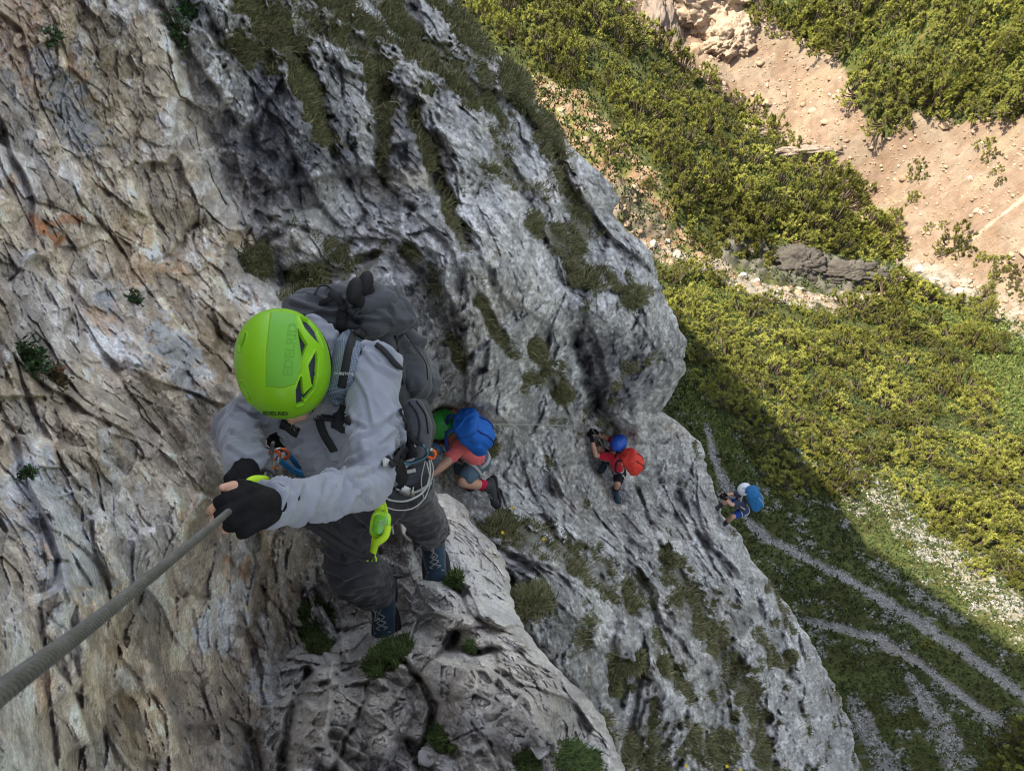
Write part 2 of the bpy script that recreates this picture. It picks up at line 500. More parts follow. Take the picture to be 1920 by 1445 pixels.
# ---- sample grid
NU_, NV_ = 700, 640
vrow = np.r_[np.linspace(-250, -14, 20, endpoint=False), np.linspace(-14, 1459, NV_), np.linspace(1470, 1700, 14)]
scol = np.r_[np.linspace(0, 0.115, 18, endpoint=False), np.linspace(0.115, 1, NU_)]
UE = edge_u(vrow)
U = -250 + scol[None, :] * (UE[:, None] + 250); V = np.repeat(vrow[:, None], len(scol), 1)
Q = np.stack([U, V], -1)
D = np.exp(_clf(Q)); D0 = D.copy()
for pts, amp, wd in FAULTS:
    f = np.array(pts, float)
    uf = np.interp(V, f[:, 1], f[:, 0]) + 8 * n1(V / 30, 5)
    vis = ss(f[0, 1] - 5, f[0, 1] + 60, V) * (1 - ss(f[-1, 1] - 60, f[-1, 1] + 10, V))
    D += amp * (ss(-wd, wd, U - uf) - 0.5) * np.exp(-np.abs(U - uf) / 150) * vis
wu = U + 9 * perlin(np.stack([U / 35, V / 35, U * 0], -1), 31) + 4 * perlin(np.stack([U / 12, V / 12, U * 0], -1), 32)
wv = V + 9 * perlin(np.stack([U / 35, V / 35, U * 0 + 5], -1), 33)
crackm = np.zeros(U.shape, np.float32)
for pts, amp in CRACKS:
    d = polydist(wu, wv, pts)
    k = ss(0, 1, np.clip((1.45 - d) / 1.3, 0, 1))
    D += amp * .6 * k * (1 - np.exp(-D / 3)); crackm = np.maximum(crackm, k * (amp > 0.5))
for pts, amp in BULGES:
    d = polydist(wu, wv, pts)
    D -= amp * .8 * np.clip(1 - (d / 1.5) ** 2, 0, 1)
x = np.clip((UE[:, None] - U) / 75, 0, 1)
rr = np.clip(D * 0.08, 0.2, 1.2)
D += rr * (1 - np.sqrt(1 - (1 - x) ** 2)) * 1.6
# fold back behind the outline
NF = 26
kf = np.arange(1, NF + 1)
Uf = UE[:, None] - 0.9 * kf[None, :] ** 1.35; Df = D[:, -1:] + 0.30 * kf[None, :] ** 1.1; D0 = np.concatenate([D0, D0[:, -1:] + 0.30 * kf[None, :] ** 1.1], 1)
U = np.concatenate([U, Uf], 1); V = np.concatenate([V, np.repeat(vrow[:, None], NF, 1)], 1); D = np.concatenate([D, Df], 1)
crackm = np.pad(crackm, ((0, 0), (0, NF)))
wu = U + 9 * perlin(np.stack([U / 35, V / 35, U * 0], -1), 31) + 4 * perlin(np.stack([U / 12, V / 12, U * 0], -1), 32)
wv = V + 9 * perlin(np.stack([U / 35, V / 35, U * 0 + 5], -1), 33)
P = W(U, V, D)


def normals(P):
    a = np.gradient(P, axis=1); b = np.gradient(P, axis=0)
    n = np.cross(b, a); n /= np.linalg.norm(n, axis=-1)[..., None] + 1e-12
    return n


def smooth2(n, k):
    for _ in range(k):
        n = (n + np.roll(n, 1, 0) + np.roll(n, -1, 0) + np.roll(n, 1, 1) + np.roll(n, -1, 1)) / 5
    return n / (np.linalg.norm(n, axis=-1)[..., None] + 1e-12)


Nn = normals(P)
if (Nn[200, 300] * (CAM - P[200, 300])).sum() < 0: Nn = -Nn
Nn = smooth2(Nn, 3)
foot = D / F * 2.2 + 1e-4                       # metres per grid step


def lateral(U, V, D, P):
    """noise coordinates: metres across the face; depth counts a third"""
    z = D[..., None]
    c = np.concatenate([ray(U, V)[..., :2] * z, -z * 0.36], -1)
    return c.astype(np.float32)


def strata(P, s=1.0):
    """long axis of the flakes runs from upper left to lower right, as the bedding does"""
    x, y, z = P[..., 0], P[..., 1], P[..., 2]
    a = 0.82 * x + 0.57 * y; b = -0.57 * x + 0.82 * y      # across, along the bedding
    return np.stack([a, b * 0.66, z], -1) * s


def rockrelief(Pn, foot, near, rough=1.0):
    h = np.zeros(Pn.shape[:-1], np.float32)
    keys = {}
    wp = Pn + .05 * np.stack([perlin(Pn / .5, 61), perlin(Pn / .5, 62), perlin(Pn / .5, 63)], -1) + .02 * np.stack([perlin(Pn / .12, 64), perlin(Pn / .12, 65), perlin(Pn / .12, 66)], -1)
    for lam, a_near, a_far, sd_ in ((2.2, 0.0, 0.26, 1), (0.85, 0.14, 0.32, 2), (0.33, 0.36, 0.36, 3), (0.13, 0.52, 0.40, 4), (0.055, 0.60, 0.38, 5), (0.024, 0.6, 0.34, 6)):
        fade = ss(1.5, 4.0, lam / foot)
        if fade.max() <= 0: continue
        ch, rd, fc, lv = chisel(strata(wp, 1 / lam), 100 + sd_)
        h += lam * fade * (a_near * near + a_far * (1 - near)) * rough * (.62 * ch + .78 * fc + .42 * (lv - .5))
        keys[lam] = (lv,)
    for lam, a in ((2.6, 0.15), (1.1, 0.16), (0.5, 0.16), (0.22, 0.18), (0.10, 0.22), (0.05, 0.25), (0.025, 0.25), (0.012, 0.2)):
        fade = ss(1.3, 3.0, lam / foot)
        if fade.max() <= 0: continue
        n = perlin(strata(wp, 1 / lam) * np.array([1, 1.6, 1], np.float32), 40 + int(lam * 100))
        rg = 1 - 2 * np.abs(n)
        h += fade * lam * a * rough * (0.7 * n - 0.5 * np.clip(-rg, 0, 1) + 0.45 * rg) * (1 - 0.8 * near)
    return h, keys


near = np.clip(1 - (U - (250 + 0.32 * V)) / 110, 0, 1) * ss(0, 1, np.clip((640 - U) / 120, 0, 1))
near = np.clip(near + 0.3 * perlin(P.astype(np.float32) / 0.5, 9) * near, 0, 1).astype(np.float32)
PN = lateral(U, V, D0, P)
def mixc(a, b, t): return a + (np.asarray(b, np.float32) - a) * t[..., None]


def block_tone(keys, lam, shape): 
    return keys[lam][0] if lam in keys else np.full(shape, .5, np.float32)


def colour_near(P, keys):
    lo = fbm(P / 0.45, 4, 301); md = fbm(strata(P) / 0.14, 4, 305); hi = fbm(P / 0.03, 3, 309)
    c = np.zeros(P.shape, np.float32) + np.array([.40, .34, .27], np.float32)
    c = mixc(c, (.31, .31, .32), ss(-.02, .28, lo + .3 * md) * .85)
    c = mixc(c, (.42, .345, .255), ss(.05, .3, fbm(P / 0.3 + 31, 3, 320)) * .8)
    c = mixc(c, (.16, .14, .13), ss(.10, .32, fbm(strata(P) / 0.22 + 7, 4, 330)) * .8)
    c = mixc(c, (.55, .55, .57), ss(.18, .3, fbm(P / 0.2 + 3, 4, 340)) * .75)
    c = mixc(c, (.33, .20, .12), ss(.30, .45, fbm(P / 0.16 + 13, 4, 350)) * .75)
    for lam, k in ((.85, .2), (.33, .4), (.13, .5), (.055, .5), (.024, .45)):
        if lam in keys: c = c * (1 + k * (keys[lam][0] - .5) * 1.6)[..., None]
    c *= (1 + .35 * md + .25 * hi)[..., None]
    return c


def colour_far(P, keys):
    lo = fbm(P / 1.4, 4, 401); md = fbm(P / 0.3, 4, 405); hi = fbm(P / 0.07, 4, 409)
    c = np.zeros(P.shape, np.float32) + np.array([.31, .305, .30], np.float32)
    c = mixc(c, (.40, .395, .385), ss(-.1, .3, lo + .4 * md) * .8)
    c = mixc(c, (.15, .15, .152), ss(.06, .38, fbm(P / 0.8 + 9, 5, 420) + .12) * .55)
    c = mixc(c, (.30, .25, .20), ss(.12, .35, fbm(P / 0.9 + 19, 4, 430)) * .5)
    sp = fbm(P / 0.05, 3, 440)
    c = mixc(c, (.52, .52, .52), ss(.18, .30, sp + .3 * hi) * .75)
    c = mixc(c, (.06, .06, .065), ss(.14, .3, -sp + .25 * md) * .75)
    for lam, k in ((.85, .25), (.33, .3), (.13, .4), (.055, .45), (.024, .45)):
        if lam in keys: c = c * (1 + k * (keys[lam][0] - .5) * 1.5)[..., None]
    c *= (1 + .25 * md + .35 * hi)[..., None]
    return c



def levels(U, V, D0, near, rough, step):
    """relief and both colour families, evaluated at flake sizes that suit the distance and blended"""
    lg = np.log2(D0).astype(np.float32); H = np.zeros(U.shape, np.float32)
    c1 = np.zeros(U.shape + (3,), np.float32); c2 = np.zeros(U.shape + (3,), np.float32); mid = np.zeros(U.shape, np.float32); hi = np.zeros(U.shape, np.float32)
    W2 = np.zeros(U.shape, np.float32); m1 = m2 = None
    for k in range(-1, 5):
        S = 2.0 ** k; w = np.clip(1 - np.abs(lg - k), 0, 1)
        if k == -1: w = np.where(lg < k, 1, w)
        m = w > 0.001
        if not m.any(): continue
        u, v, z = U[m], V[m], lg[m] * .7 * S * .45
        q = np.stack([(u - 960) / F * S + 13.7 * k, -(v - 722.5) / F * S + 5.1 * k, z], -1).astype(np.float32)
        h, keys = rockrelief(q, np.full(len(q), S / F * step, np.float32), near[m], rough)
        w_ = w[m]; sc_d = (D0[m] / S)
        H[m] += w_ * h * sc_d
        a1, a2 = colour_near(q, keys), colour_far(q, keys)
        if m1 is None: m1, m2 = a1.mean(0), a2.mean(0)
        c1[m] += (a1 - m1) * w_[:, None]; c2[m] += (a2 - m2) * w_[:, None]; W2[m] += w_ * w_
        mid[m] += w_ * fbm(q / .12, 4, 205); hi[m] += w_ * fbm(q / .035, 3, 209)
    g = 1 / np.sqrt(np.maximum(W2, .25))             # keep the contrast where two sizes mix
    return H * g, np.clip(c1 * g[..., None] * .72 + m1 * np.array([.98, .965, .95]), .01, .8), np.clip(c2 * g[..., None] * .72 + m2, .01, .8), mid * g, hi * g


H, COLN, COLF, mid, hi = levels(U, V, D0, near, 1.0, 2.2)
damp = ss(0.0, 1.0, (D - 0.35) / 1.2) * 0.75 + 0.25
grassm = np.zeros(U.shape, np.float32)
gn = 0.7 * perlin(np.stack([U / 26, V / 26, U * 0], -1), 71) + 0.65 * perlin(np.stack([U / 9, V / 9, U * 0], -1), 72)
for g in GRASS:
    d = polydist(wu, wv, [(a, b, c * .92) for a, b, c in [(p + (12,))[:3] for p in g]])
    grassm = np.maximum(grassm, np.clip((1.25 + gn - d) * 2.5, 0, 1))
# sparse little ledges of turf on the weathered part
amb = ridged(strata(PN, 1 / 1.3), 3, 77)
upf = Nn @ np.array([0, 0, 1.0])
extra = ss(0.90, 1.10, amb + 0.25 * gn + 0.1 * perlin(P.astype(np.float32) / 3, 78) + 0.22 * ss(500, -50, V) + 0.12 * ss(1100, 1445, V) + .1 * (U > 600)) * (1 - near) * ss(330, 420, U - 0.1 * V)
grassm = np.maximum(grassm, extra * 0.85) * (1 - ss(.15, .5, near))
H = H * damp * (1 - 0.45 * grassm)
H += grassm * 0.03
def relax(D, n=10, lo=4.0, hi=9.0):
    """ease the depth where the face turns too steeply for the grid"""
    for _ in range(n):
        gy, gx = np.gradient(D)
        w = ss(lo, hi, np.hypot(gx, gy) / (D / F * 2.0))
        w = np.maximum.reduce([w, np.roll(w, 1, 0), np.roll(w, -1, 0), np.roll(w, 1, 1), np.roll(w, -1, 1)])
        E = np.pad(D, 1, mode='edge')
        b = (E[:-2, 1:-1] + E[2:, 1:-1] + E[1:-1, :-2] + E[1:-1, 2:] + D) / 5
        D = D * (1 - w) + b * w
    return D


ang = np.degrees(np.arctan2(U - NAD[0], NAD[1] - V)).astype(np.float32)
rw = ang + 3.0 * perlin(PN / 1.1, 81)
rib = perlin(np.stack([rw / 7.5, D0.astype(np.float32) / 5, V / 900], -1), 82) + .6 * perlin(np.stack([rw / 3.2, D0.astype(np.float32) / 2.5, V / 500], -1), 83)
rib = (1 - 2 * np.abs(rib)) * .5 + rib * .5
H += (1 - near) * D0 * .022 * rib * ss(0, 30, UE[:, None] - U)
D2 = relax(D - H * (.85 + .6 * (1 - near)), lo=6, hi=13)
def clear(D, U, V, spots):
    """hollows and steps where hands, feet and bodies find room on the rock"""
    for u, v, r_, z in spots:
        d = np.hypot(U - u, V - v) / r_
        t = ss(1.7, .9, d)
        D = D * (1 - t) + np.maximum(D, z + .15 * (D - z)) * t
    return D


D2 = clear(D2, U, V, [(860, 830, 58, 6.8), (900, 880, 46, 7.05), (815, 880, 26, 6.45), (915, 915, 30, 7.0), (868, 905, 34, 7.0), (830, 795, 24, 6.9), (1150, 850, 40, 12.1), (1112, 815, 18, 11.42),
                      (1158, 905, 24, 12.0), (1156, 930, 14, 12.05), (1125, 842, 18, 11.85), (1190, 870, 28, 12.0), (1140, 865, 24, 12.1), (1355, 940, 18, 16.0), (1362, 978, 14, 16.15),
                      (470, 890, 30, 1.95), (440, 960, 36, 1.5), (450, 800, 60, 2.3), (720, 640, 110, 3.0)])
P2 = W(U, V, D2)

# ---- colours

col = COLF * (1 - near[..., None]) + COLN * near[..., None]
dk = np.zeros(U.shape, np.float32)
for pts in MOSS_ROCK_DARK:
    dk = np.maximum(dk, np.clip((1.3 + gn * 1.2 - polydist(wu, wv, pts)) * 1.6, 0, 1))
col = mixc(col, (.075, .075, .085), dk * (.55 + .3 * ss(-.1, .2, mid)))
for (pts, cc, k) in (([(150, 410, 8), (80, 425, 9), (110, 450, 12)], (.38, .16, .07), .6), ([(60, 405, 8), (108, 448, 12)], (.38, .16, .07), .6),
                     ([(240, 425, 16), (275, 440, 14)], (.33, .22, .13), .55), ([(255, 510, 26), (310, 500, 10)], (.35, .23, .13), .6),
                     ([(400, 455, 16), (455, 445, 18)], (.40, .31, .21), .7), ([(20, 40, 60), (70, 150, 30)], (.36, .24, .16), .6),
                     ([(240, 130, 22), (290, 280, 30), (330, 360, 25)], (.37, .31, .23), .6), ([(320, 640, 40), (350, 700, 30)], (.36, .38, .41), .8),
                     ([(200, 560, 22)], (.30, .33, .38), .7), ([(60, 900, 50), (120, 1050, 50), (170, 1080, 40)], (.40, .42, .46), .75),
                     ([(510, 1280, 36), (520, 1320, 26)], (.42, .43, .45), .8), ([(80, 120, 30), (160, 250, 30)], (.22, .23, .25), .7),
                     ([(550, 1010, 22), (560, 1060, 14)], (.36, .31, .23), .7), ([(690, 345, 22), (820, 330, 20)], (.40, .36, .29), .6),
                     ([(610, 400, 50), (600, 450, 40)], (.36, .35, .34), .5)):
    t = np.clip((1.2 + gn * 1.3 - polydist(wu, wv, pts)) * 2, 0, 1)
    col = col * (1 - (t * k)[..., None]) + np.asarray(cc, np.float32) * (1 + .4 * mid + .4 * hi)[..., None] * (t * k)[..., None]
col = mixc(col, (.10, .095, .085), (1 - near) * ss(.05, .75, -rib) * .55)  # grooves between the ribs coloured darker, shade that deepens the relief
grassm *= ss(-.5, .05, fbm(PN / .45, 3, 870) + .25 * mid)
col = mixc(col, (.10, .095, .065), grassm * .85)
col = np.clip(col * 1.2, .02, .72)

CU, CV, grass_main = U, V, grassm
M_rock = mat('rock', attr='col', rough=0.92, var=0.12, scale=6, bump=0.8, bscale=48, fine=0.38, fscale=75, spec=0.18, finer=0.30)
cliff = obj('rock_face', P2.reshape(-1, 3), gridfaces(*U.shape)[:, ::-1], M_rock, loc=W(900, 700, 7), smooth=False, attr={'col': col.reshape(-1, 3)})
tag(cliff, 'weathered grey and ochre limestone cliff the climbers traverse, with grassy ledges', 'cliff', kind='structure')

# ---- the mountain above and behind, out of the frame, its crest shaped to keep the face in shade
e1c = np.array([1, 0, 0]) - Lc[0] * Lc; e1c /= np.linalg.norm(e1c); e2c = np.cross(Lc, e1c)


def shp(p1, p2, t): return CAM + R @ (e1c * p1 + e2c * p2 + Lc * t)


crest = np.array([shp(*p) for p in [(4, 10, -15), (3.2, 3, -15), (2.2, -3, -15), (1.2, -6.2, -14.5), (0.2, -8.0, -14), (-1.6, -10.8, -13), (-3.2, -13.2, -12),
                                    (-5.4, -17, -10), (-7.4, -21, -8.5), (-9, -24, -8), (-14, -36, -5), (-20, -60, -2)]])
Bd = np.vstack([P[::-1, 0][::6], P[0, ::12][1:], P[0, -1:]])
tB = np.linspace(0, 1, len(Bd))
cr = catmull(crest, 12); sC = np.r_[0, np.cumsum(np.linalg.norm(np.diff(cr, axis=0), axis=1))]; sC /= sC[-1]
sB = np.r_[0, np.cumsum(np.linalg.norm(np.diff(Bd, axis=0), axis=1))]; sB /= sB[-1]
NB = 220
qB = np.linspace(0, 1, NB)
# left column maps to the first part of the crest
BB = np.stack([np.interp(qB, sB, Bd[:, k]) for k in range(3)], 1); CC = np.stack([np.interp(qB ** 1.0, sC, cr[:, k]) for k in range(3)], 1)
rows = []
for t in np.linspace(0, 1, 50): rows.append(BB * (1 - t) + CC * t)
for t in np.linspace(0, 1, 30)[1:]: rows.append(CC + np.array([-14, 3, -58]) * t ** 1.3 + np.array([-6, 0, 0]) * t * (1 - t))
MM = np.array(rows)
mn = normals(MM); mask = np.r_[np.linspace(0, 1, 50) * np.linspace(1, .0, 50) ** .5, np.linspace(0, 1, 29)][:, None]
MM = MM + mn * ((ridged(strata(MM.astype(np.float32)) / 3.0, 5, 500) * 0.7) * mask)[..., None]
mc = np.clip(colour_far(MM.astype(np.float32), {}), .03, .6)
mtn = obj('unseen_mountain_wall', MM.reshape(-1, 3), gridfaces(*MM.shape[:2]), M_rock, loc=crest[4], attr={'col': mc.reshape(-1, 3)})
tag(mtn, 'rock wall rising above and behind the climbing route', 'cliff', kind='structure')

# ---- the ledge under the lead climber: a separate step of rock in front of the face
LE = [(925, 838), (945, 868), (980, 885), (1010, 918), (1050, 946), (1090, 958), (1140, 962), (1180, 985), (1215, 1010), (1260, 1050),
      (1300, 1095), (1340, 1128), (1390, 1150), (1445, 1172), (1560, 1230), (1700, 1290)]
LL = [(925, 800), (960, 770), (1000, 700), (1060, 610), (1120, 565), (1200, 520), (1300, 495), (1445, 460), (1700, 380)]
LD = [(820, 935, 3.9), (860, 970, 4.0), (930, 1060, 3.9), (950, 1120, 3.6), (800, 1010, 3.5), (830, 1085, 3.28), (760, 1100, 3.35), (700, 1100, 3.4),
      (620, 1100, 3.6), (560, 1200, 3.4), (640, 1190, 3.4), (730, 1175, 3.2), (770, 1150, 3.25), (850, 1140, 3.05), (880, 1180, 2.75),
      (950, 1190, 2.85), (700, 1240, 2.75), (780, 1220, 2.8), (620, 1300, 2.6), (560, 1400, 2.4), (700, 1350, 2.35), (850, 1300, 2.35), (1000, 1260, 2.6),
      (1000, 1350, 2.35), (1100, 1400, 2.6), (900, 1445, 2.1), (700, 1445, 2.15), (1150, 1445, 2.7), (500, 1300, 3.0), (480, 1445, 2.7), (800, 1650, 1.8),
      (1200, 1650, 2.6), (400, 1650, 2.3)]
lf = tps([(a, b) for a, b, c in LD], np.log([c for a, b, c in LD]), reg=2e-4)
vr = np.r_[np.linspace(925, 1459, 330), np.linspace(1470, 1700, 10)]
uR = np.interp(vr, [a for a, b in LE], [b for a, b in LE]) + 5 * n1(vr / 24, 11) + 3 * n1(vr / 9, 12)
uL = np.interp(vr, [a for a, b in LL], [b for a, b in LL])
sc_ = np.linspace(0, 1, 400)
U = uL[:, None] + sc_[None] * (uR - uL)[:, None]; V = np.repeat(vr[:, None], len(sc_), 1)
D = np.exp(lf(np.stack([U, V], -1))); D0 = D.copy()
wu = U + 6 * perlin(np.stack([U / 28, V / 28, U * 0], -1), 131) + 3 * perlin(np.stack([U / 10, V / 10, U * 0], -1), 132)
wv = V + 6 * perlin(np.stack([U / 28, V / 28, U * 0 + 5], -1), 133)
LCR = [([(755, 1240, 8), (790, 1275, 11), (812, 1320, 12), (805, 1375, 10), (790, 1400, 5)], .22), ([(700, 1255, 5), (690, 1290, 5), (665, 1360, 4), (622, 1445, 4)], .12),
       ([(882, 1350, 3), (918, 1398, 5), (950, 1450, 4)], .12), ([(860, 1190, 12), (845, 1215, 16), (900, 1225, 10), (940, 1215, 4)], .14),
       ([(840, 1385, 3), (880, 1375, 3), (905, 1360, 3)], .05), ([(640, 1240, 14), (600, 1180, 30), (590, 1120, 30)], .15), ([(530, 1445, 18), (545, 1340, 14), (580, 1260, 14)], .3),
       ([(840, 1090, 8), (870, 1120, 6), (880, 1150, 6)], .12), ([(770, 1000, 14), (800, 1050, 18)], .18), ([(770, 1390, 16), (790, 1430, 22), (810, 1470, 20)], .12),
       ([(960, 1230, 2), (1010, 1290, 3), (1020, 1330, 2)], .03)]
cm = np.zeros(U.shape, np.float32)
for pts, amp in LCR:
    k = ss(0, 1, np.clip((1.25 - polydist(wu, wv, [(a, b, c * .6) for a, b, c in pts])) * 1.3, 0, 1)); D += amp * .7 * k; cm = np.maximum(cm, k)
LBU = [([(720, 1330, 45), (680, 1420, 45)], .10), ([(950, 1290, 90)], .12), ([(900, 1170, 40), (980, 1190, 22)], .12), ([(860, 1290, 60), (880, 1360, 40)], .10),
       ([(620, 1330, 40), (590, 1420, 35)], .10), ([(900, 1420, 35)], .07), ([(770, 1215, 30), (820, 1250, 30)], .08), ([(1040, 1340, 60), (1080, 1410, 50)], .08),
       ([(850, 1000, 40), (910, 1070, 40)], .1), ([(820, 1130, 30)], .06)]
for pts, amp in LBU:
    d = polydist(wu, wv, pts); D -= amp * np.sqrt(np.clip(1 - (d / 1.2) ** 2, 0, 1))
x = np.clip((uR[:, None] - U) / 40, 0, 1); D += 0.16 * (1 - np.sqrt(1 - (1 - x) ** 2)) * 1.6
topx = np.clip((V - 925) / 25, 0, 1); D += 0.5 * (1 - topx) ** 2
kf = np.arange(1, 21)
U = np.concatenate([U, uR[:, None] - 0.6 * kf[None] ** 1.5], 1); V = np.concatenate([V, np.repeat(vr[:, None], 20, 1)], 1)
D = np.concatenate([D, D[:, -1:] + 0.07 * kf[None] ** 1.25], 1); cm = np.pad(cm, ((0, 0), (0, 20))); D0 = np.concatenate([D0, D0[:, -1:] + 0.07 * kf[None] ** 1.25], 1)
wu = U + 6 * perlin(np.stack([U / 28, V / 28, U * 0], -1), 131) + 3 * perlin(np.stack([U / 10, V / 10, U * 0], -1), 132)
wv = V + 6 * perlin(np.stack([U / 28, V / 28, U * 0 + 5], -1), 133)
LP = W(U, V, D); LN = normals(LP)
if (LN[150, 200] * (CAM - LP[150, 200])).sum() < 0: LN = -LN
LN = smooth2(LN, 3)
LPN = lateral(U, V, D0, LP)
LH, LCN, LCF, _m, _h2 = levels(U, V, D0, np.full(U.shape, .7, np.float32), 1.35, 1.9)
lgr = np.zeros(U.shape, np.float32)
gn = 0.45 * perlin(np.stack([U / 20, V / 20, U * 0], -1), 171) + 0.35 * perlin(np.stack([U / 7, V / 7, U * 0], -1), 172)
LEDGE_GRASS = [[(590, 1155, 24), (600, 1190, 26)], [(700, 1250, 18), (735, 1222, 20), (760, 1210, 14)], [(852, 1085, 5)],
               [(885, 1215, 8)], [(825, 1385, 14), (845, 1400, 8)], [(1070, 1420, 22), (1100, 1430, 20)], [(990, 1425, 18)]]
for g in LEDGE_GRASS:
    d = polydist(wu, wv, [(p + (12,))[:3] for p in g]); lgr = np.maximum(lgr, np.clip((1.2 + gn - d) * 2.5, 0, 1))
LD2 = clear(relax(D - LH * 1.15, lo=5, hi=11), U, V, [(716, 1140, 34, 3.14), (820, 1040, 38, 3.22), (690, 1085, 40, 2.75), (665, 1000, 60, 2.9)])
LP2 = W(U, V, LD2)
Lf = LPN
lc = LCN * .6 + LCF * .4
lc = mixc(lc, (.31, .295, .285), np.full(U.shape, .5, np.float32))
lc = mixc(lc, (.44, .43, .42), ss(.0, .25, fbm(Lf / .5, 4, 611)) * .5)
lc = mixc(lc, (.13, .11, .09), np.clip(cm * 1.3 - .2, 0, 1) * .3)
lc = mixc(lc, (.06, .055, .035), lgr * .85)
ledge = obj('rock_ledge', LP2.reshape(-1, 3), gridfaces(*U.shape)[:, ::-1], M_rock, loc=W(850, 1300, 2.4), smooth=False, attr={'col': np.clip(lc * 1.5, .02, .68).reshape(-1, 3)})
tag(ledge, 'broken grey rock ledge the lead climber stands on', 'ledge', kind='structure')
LU, LV, LDD = U, V, D
print('cliff done')
# ================================================================== THE VALLEY
dnc = np.array([-R[2, 0], -R[2, 1], -R[2, 2]])


def G(u, v, h):
    c = ray(u, v); return CAM + R @ (c * (h / (c @ dnc)))


GC = [(1320, 800, 30), (1450, 1000, 30), (1600, 1100, 28.5), (1900, 1300, 26), (1700, 1400, 25.5), (1600, 1445, 26), (1300, 1500, 27), (1900, 1600, 23), (1200, 1000, 29),
      (1500, 880, 33), (1700, 1000, 31), (1900, 1100, 29), (1500, 700, 41), (1350, 640, 42), (1700, 750, 41), (1900, 800, 38), (1290, 700, 38),
      (1500, 560, 54), (1250, 470, 52), (1360, 520, 53), (1640, 560, 56), (1800, 600, 55), (1900, 620, 54),
      (1700, 500, 61), (1800, 510, 58), (1900, 560, 57), (1400, 300, 57.5), (1300, 200, 56), (1560, 360, 59.5), (1660, 470, 61), (1200, 60, 55), (1150, 0, 54),
      (1250, 330, 50), (1150, 200, 50), (1200, 420, 51), (1350, 430, 53.5), (1500, 470, 57), (1000, 100, 48), (900, 0, 48), (1050, -60, 49),
      (1450, 250, 66), (1230, 50, 62), (1600, 400, 66), (1330, 120, 64.5), (1550, 250, 62), (1600, 180, 60), (1700, 380, 60.5), (1800, 420, 58), (1900, 500, 56),
      (1900, 0, 49), (1750, 150, 55), (1900, 300, 55), (1600, 30, 59), (1450, 20, 60), (1400, -60, 60), (1900, -200, 45), (2100, 300, 48), (2200, 900, 38),
      (600, 900, 27), (2100, 1400, 24), (1200, -200, 52), (1600, -300, 50)]
GX = np.array([G(*p) for p in GC])
_gh = tps([(p[0], p[1]) for p in GX], GX[:, 2], s=30.0, reg=3e-3)


def hground(xy):
    return _gh(xy)


def hit(u, v, lo=20.0, hi=140.0):
    """first point where the ray through a pixel meets the terrain (smooth form)"""
    d = (ray(u, v) @ R.T); t = np.linspace(lo, hi, 260)
    P = CAM + d * t[:, None]
    k = np.where(P[:, 2] < hground(P[:, :2]))[0]
    if not len(k): return None
    a = t[max(k[0] - 1, 0)]; b = t[k[0]]
    for _ in range(12):
        m = (a + b) / 2; p = CAM + d * m
        if p[2] < hground(p[None, :2])[0]: b = m
        else: a = m
    p = CAM + d * b
    return p


# polar grid round the point below the camera
az = np.linspace(math.radians(-62), math.radians(115), 900)
rad = np.r_[np.linspace(1, 8, 20, endpoint=False), np.geomspace(8, 190, 760)]
AZ, RD = np.meshgrid(az, rad)
X = RD * np.cos(AZ); Y = RD * np.sin(AZ)
Zg = hground(np.stack([X, Y], -1))
GP = np.stack([X, Y, Zg], -1)
pu, pv, pd = pix(GP)
pu = np.where(pd > 1, pu, -9999); pv = np.where(pd > 1, pv, -9999)
gnz = perlin(np.stack([pu / 40, pv / 40, pu * 0], -1), 601) * .5 + perlin(np.stack([pu / 13, pv / 13, pu * 0], -1), 602) * .35
Gf = GP.astype(np.float32)


def pm(poly, soft=14):
    """soft polygon mask in picture pixels, wobbled"""
    wu_ = pu + gnz * soft * 1.5; wv_ = pv + np.roll(gnz, 37, 1) * soft * 1.5
    return inpoly(wu_, wv_, poly).astype(np.float32)


def pl(pts, k=2.2):
    return np.clip((1.15 + gnz * .7 - polydist(pu, pv, pts)) * k, 0, 1).astype(np.float32)


# which side of the spur: points beyond it belong to the far slope
farside = (np.hypot(GP[..., 0] - 0, GP[..., 1]) > 0)
spur_line = np.array([G(1200, 60, 55), G(1300, 200, 56), G(1400, 300, 57.5), G(1560, 360, 59.5), G(1660, 470, 61), G(1700, 500, 61), G(1900, 600, 56)])
xs = np.interp(GP[..., 1], spur_line[::-1, 1], spur_line[::-1, 0])
far = ss(-0.5, 1.0, GP[..., 0] - xs) * (pv < 640) * (GP[..., 1] > 20)

SCREE = [(1120, -60), (1420, -60), (1430, 20), (1500, 70), (1575, 120), (1600, 180), (1655, 265), (1720, 215), (1800, 235), (1990, 200), (1990, 640), (1870, 640), (1800, 560),
         (1690, 520), (1640, 470), (1560, 360), (1420, 230), (1290, 140), (1200, 60)]
SOIL = [(990, 130), (1090, 160), (1150, 240), (1190, 290), (1240, 330), (1260, 400), (1330, 470), (1400, 520), (1200, 480), (1100, 330), (1000, 210)]
scree = pm(SCREE) * far
soil = pm(SOIL) * (1 - far)
stream = np.maximum(pl([(1190, 450, 16), (1250, 478, 18), (1330, 500, 18), (1420, 545, 18), (1500, 560, 16), (1580, 570, 16), (1650, 545, 14), (1700, 520, 14)]) ,
                    pl([(1690, 490, 16), (1780, 530, 16), (1880, 590, 20), (1960, 640, 20)]))
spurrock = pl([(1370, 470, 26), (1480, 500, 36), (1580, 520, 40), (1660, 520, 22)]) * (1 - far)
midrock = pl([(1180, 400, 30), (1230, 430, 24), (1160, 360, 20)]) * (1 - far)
litstone = pl([(1580, 850, 14), (1650, 930, 26), (1720, 1000, 34), (1800, 1060, 38), (1880, 1130, 40), (1960, 1180, 40)], 1.5)
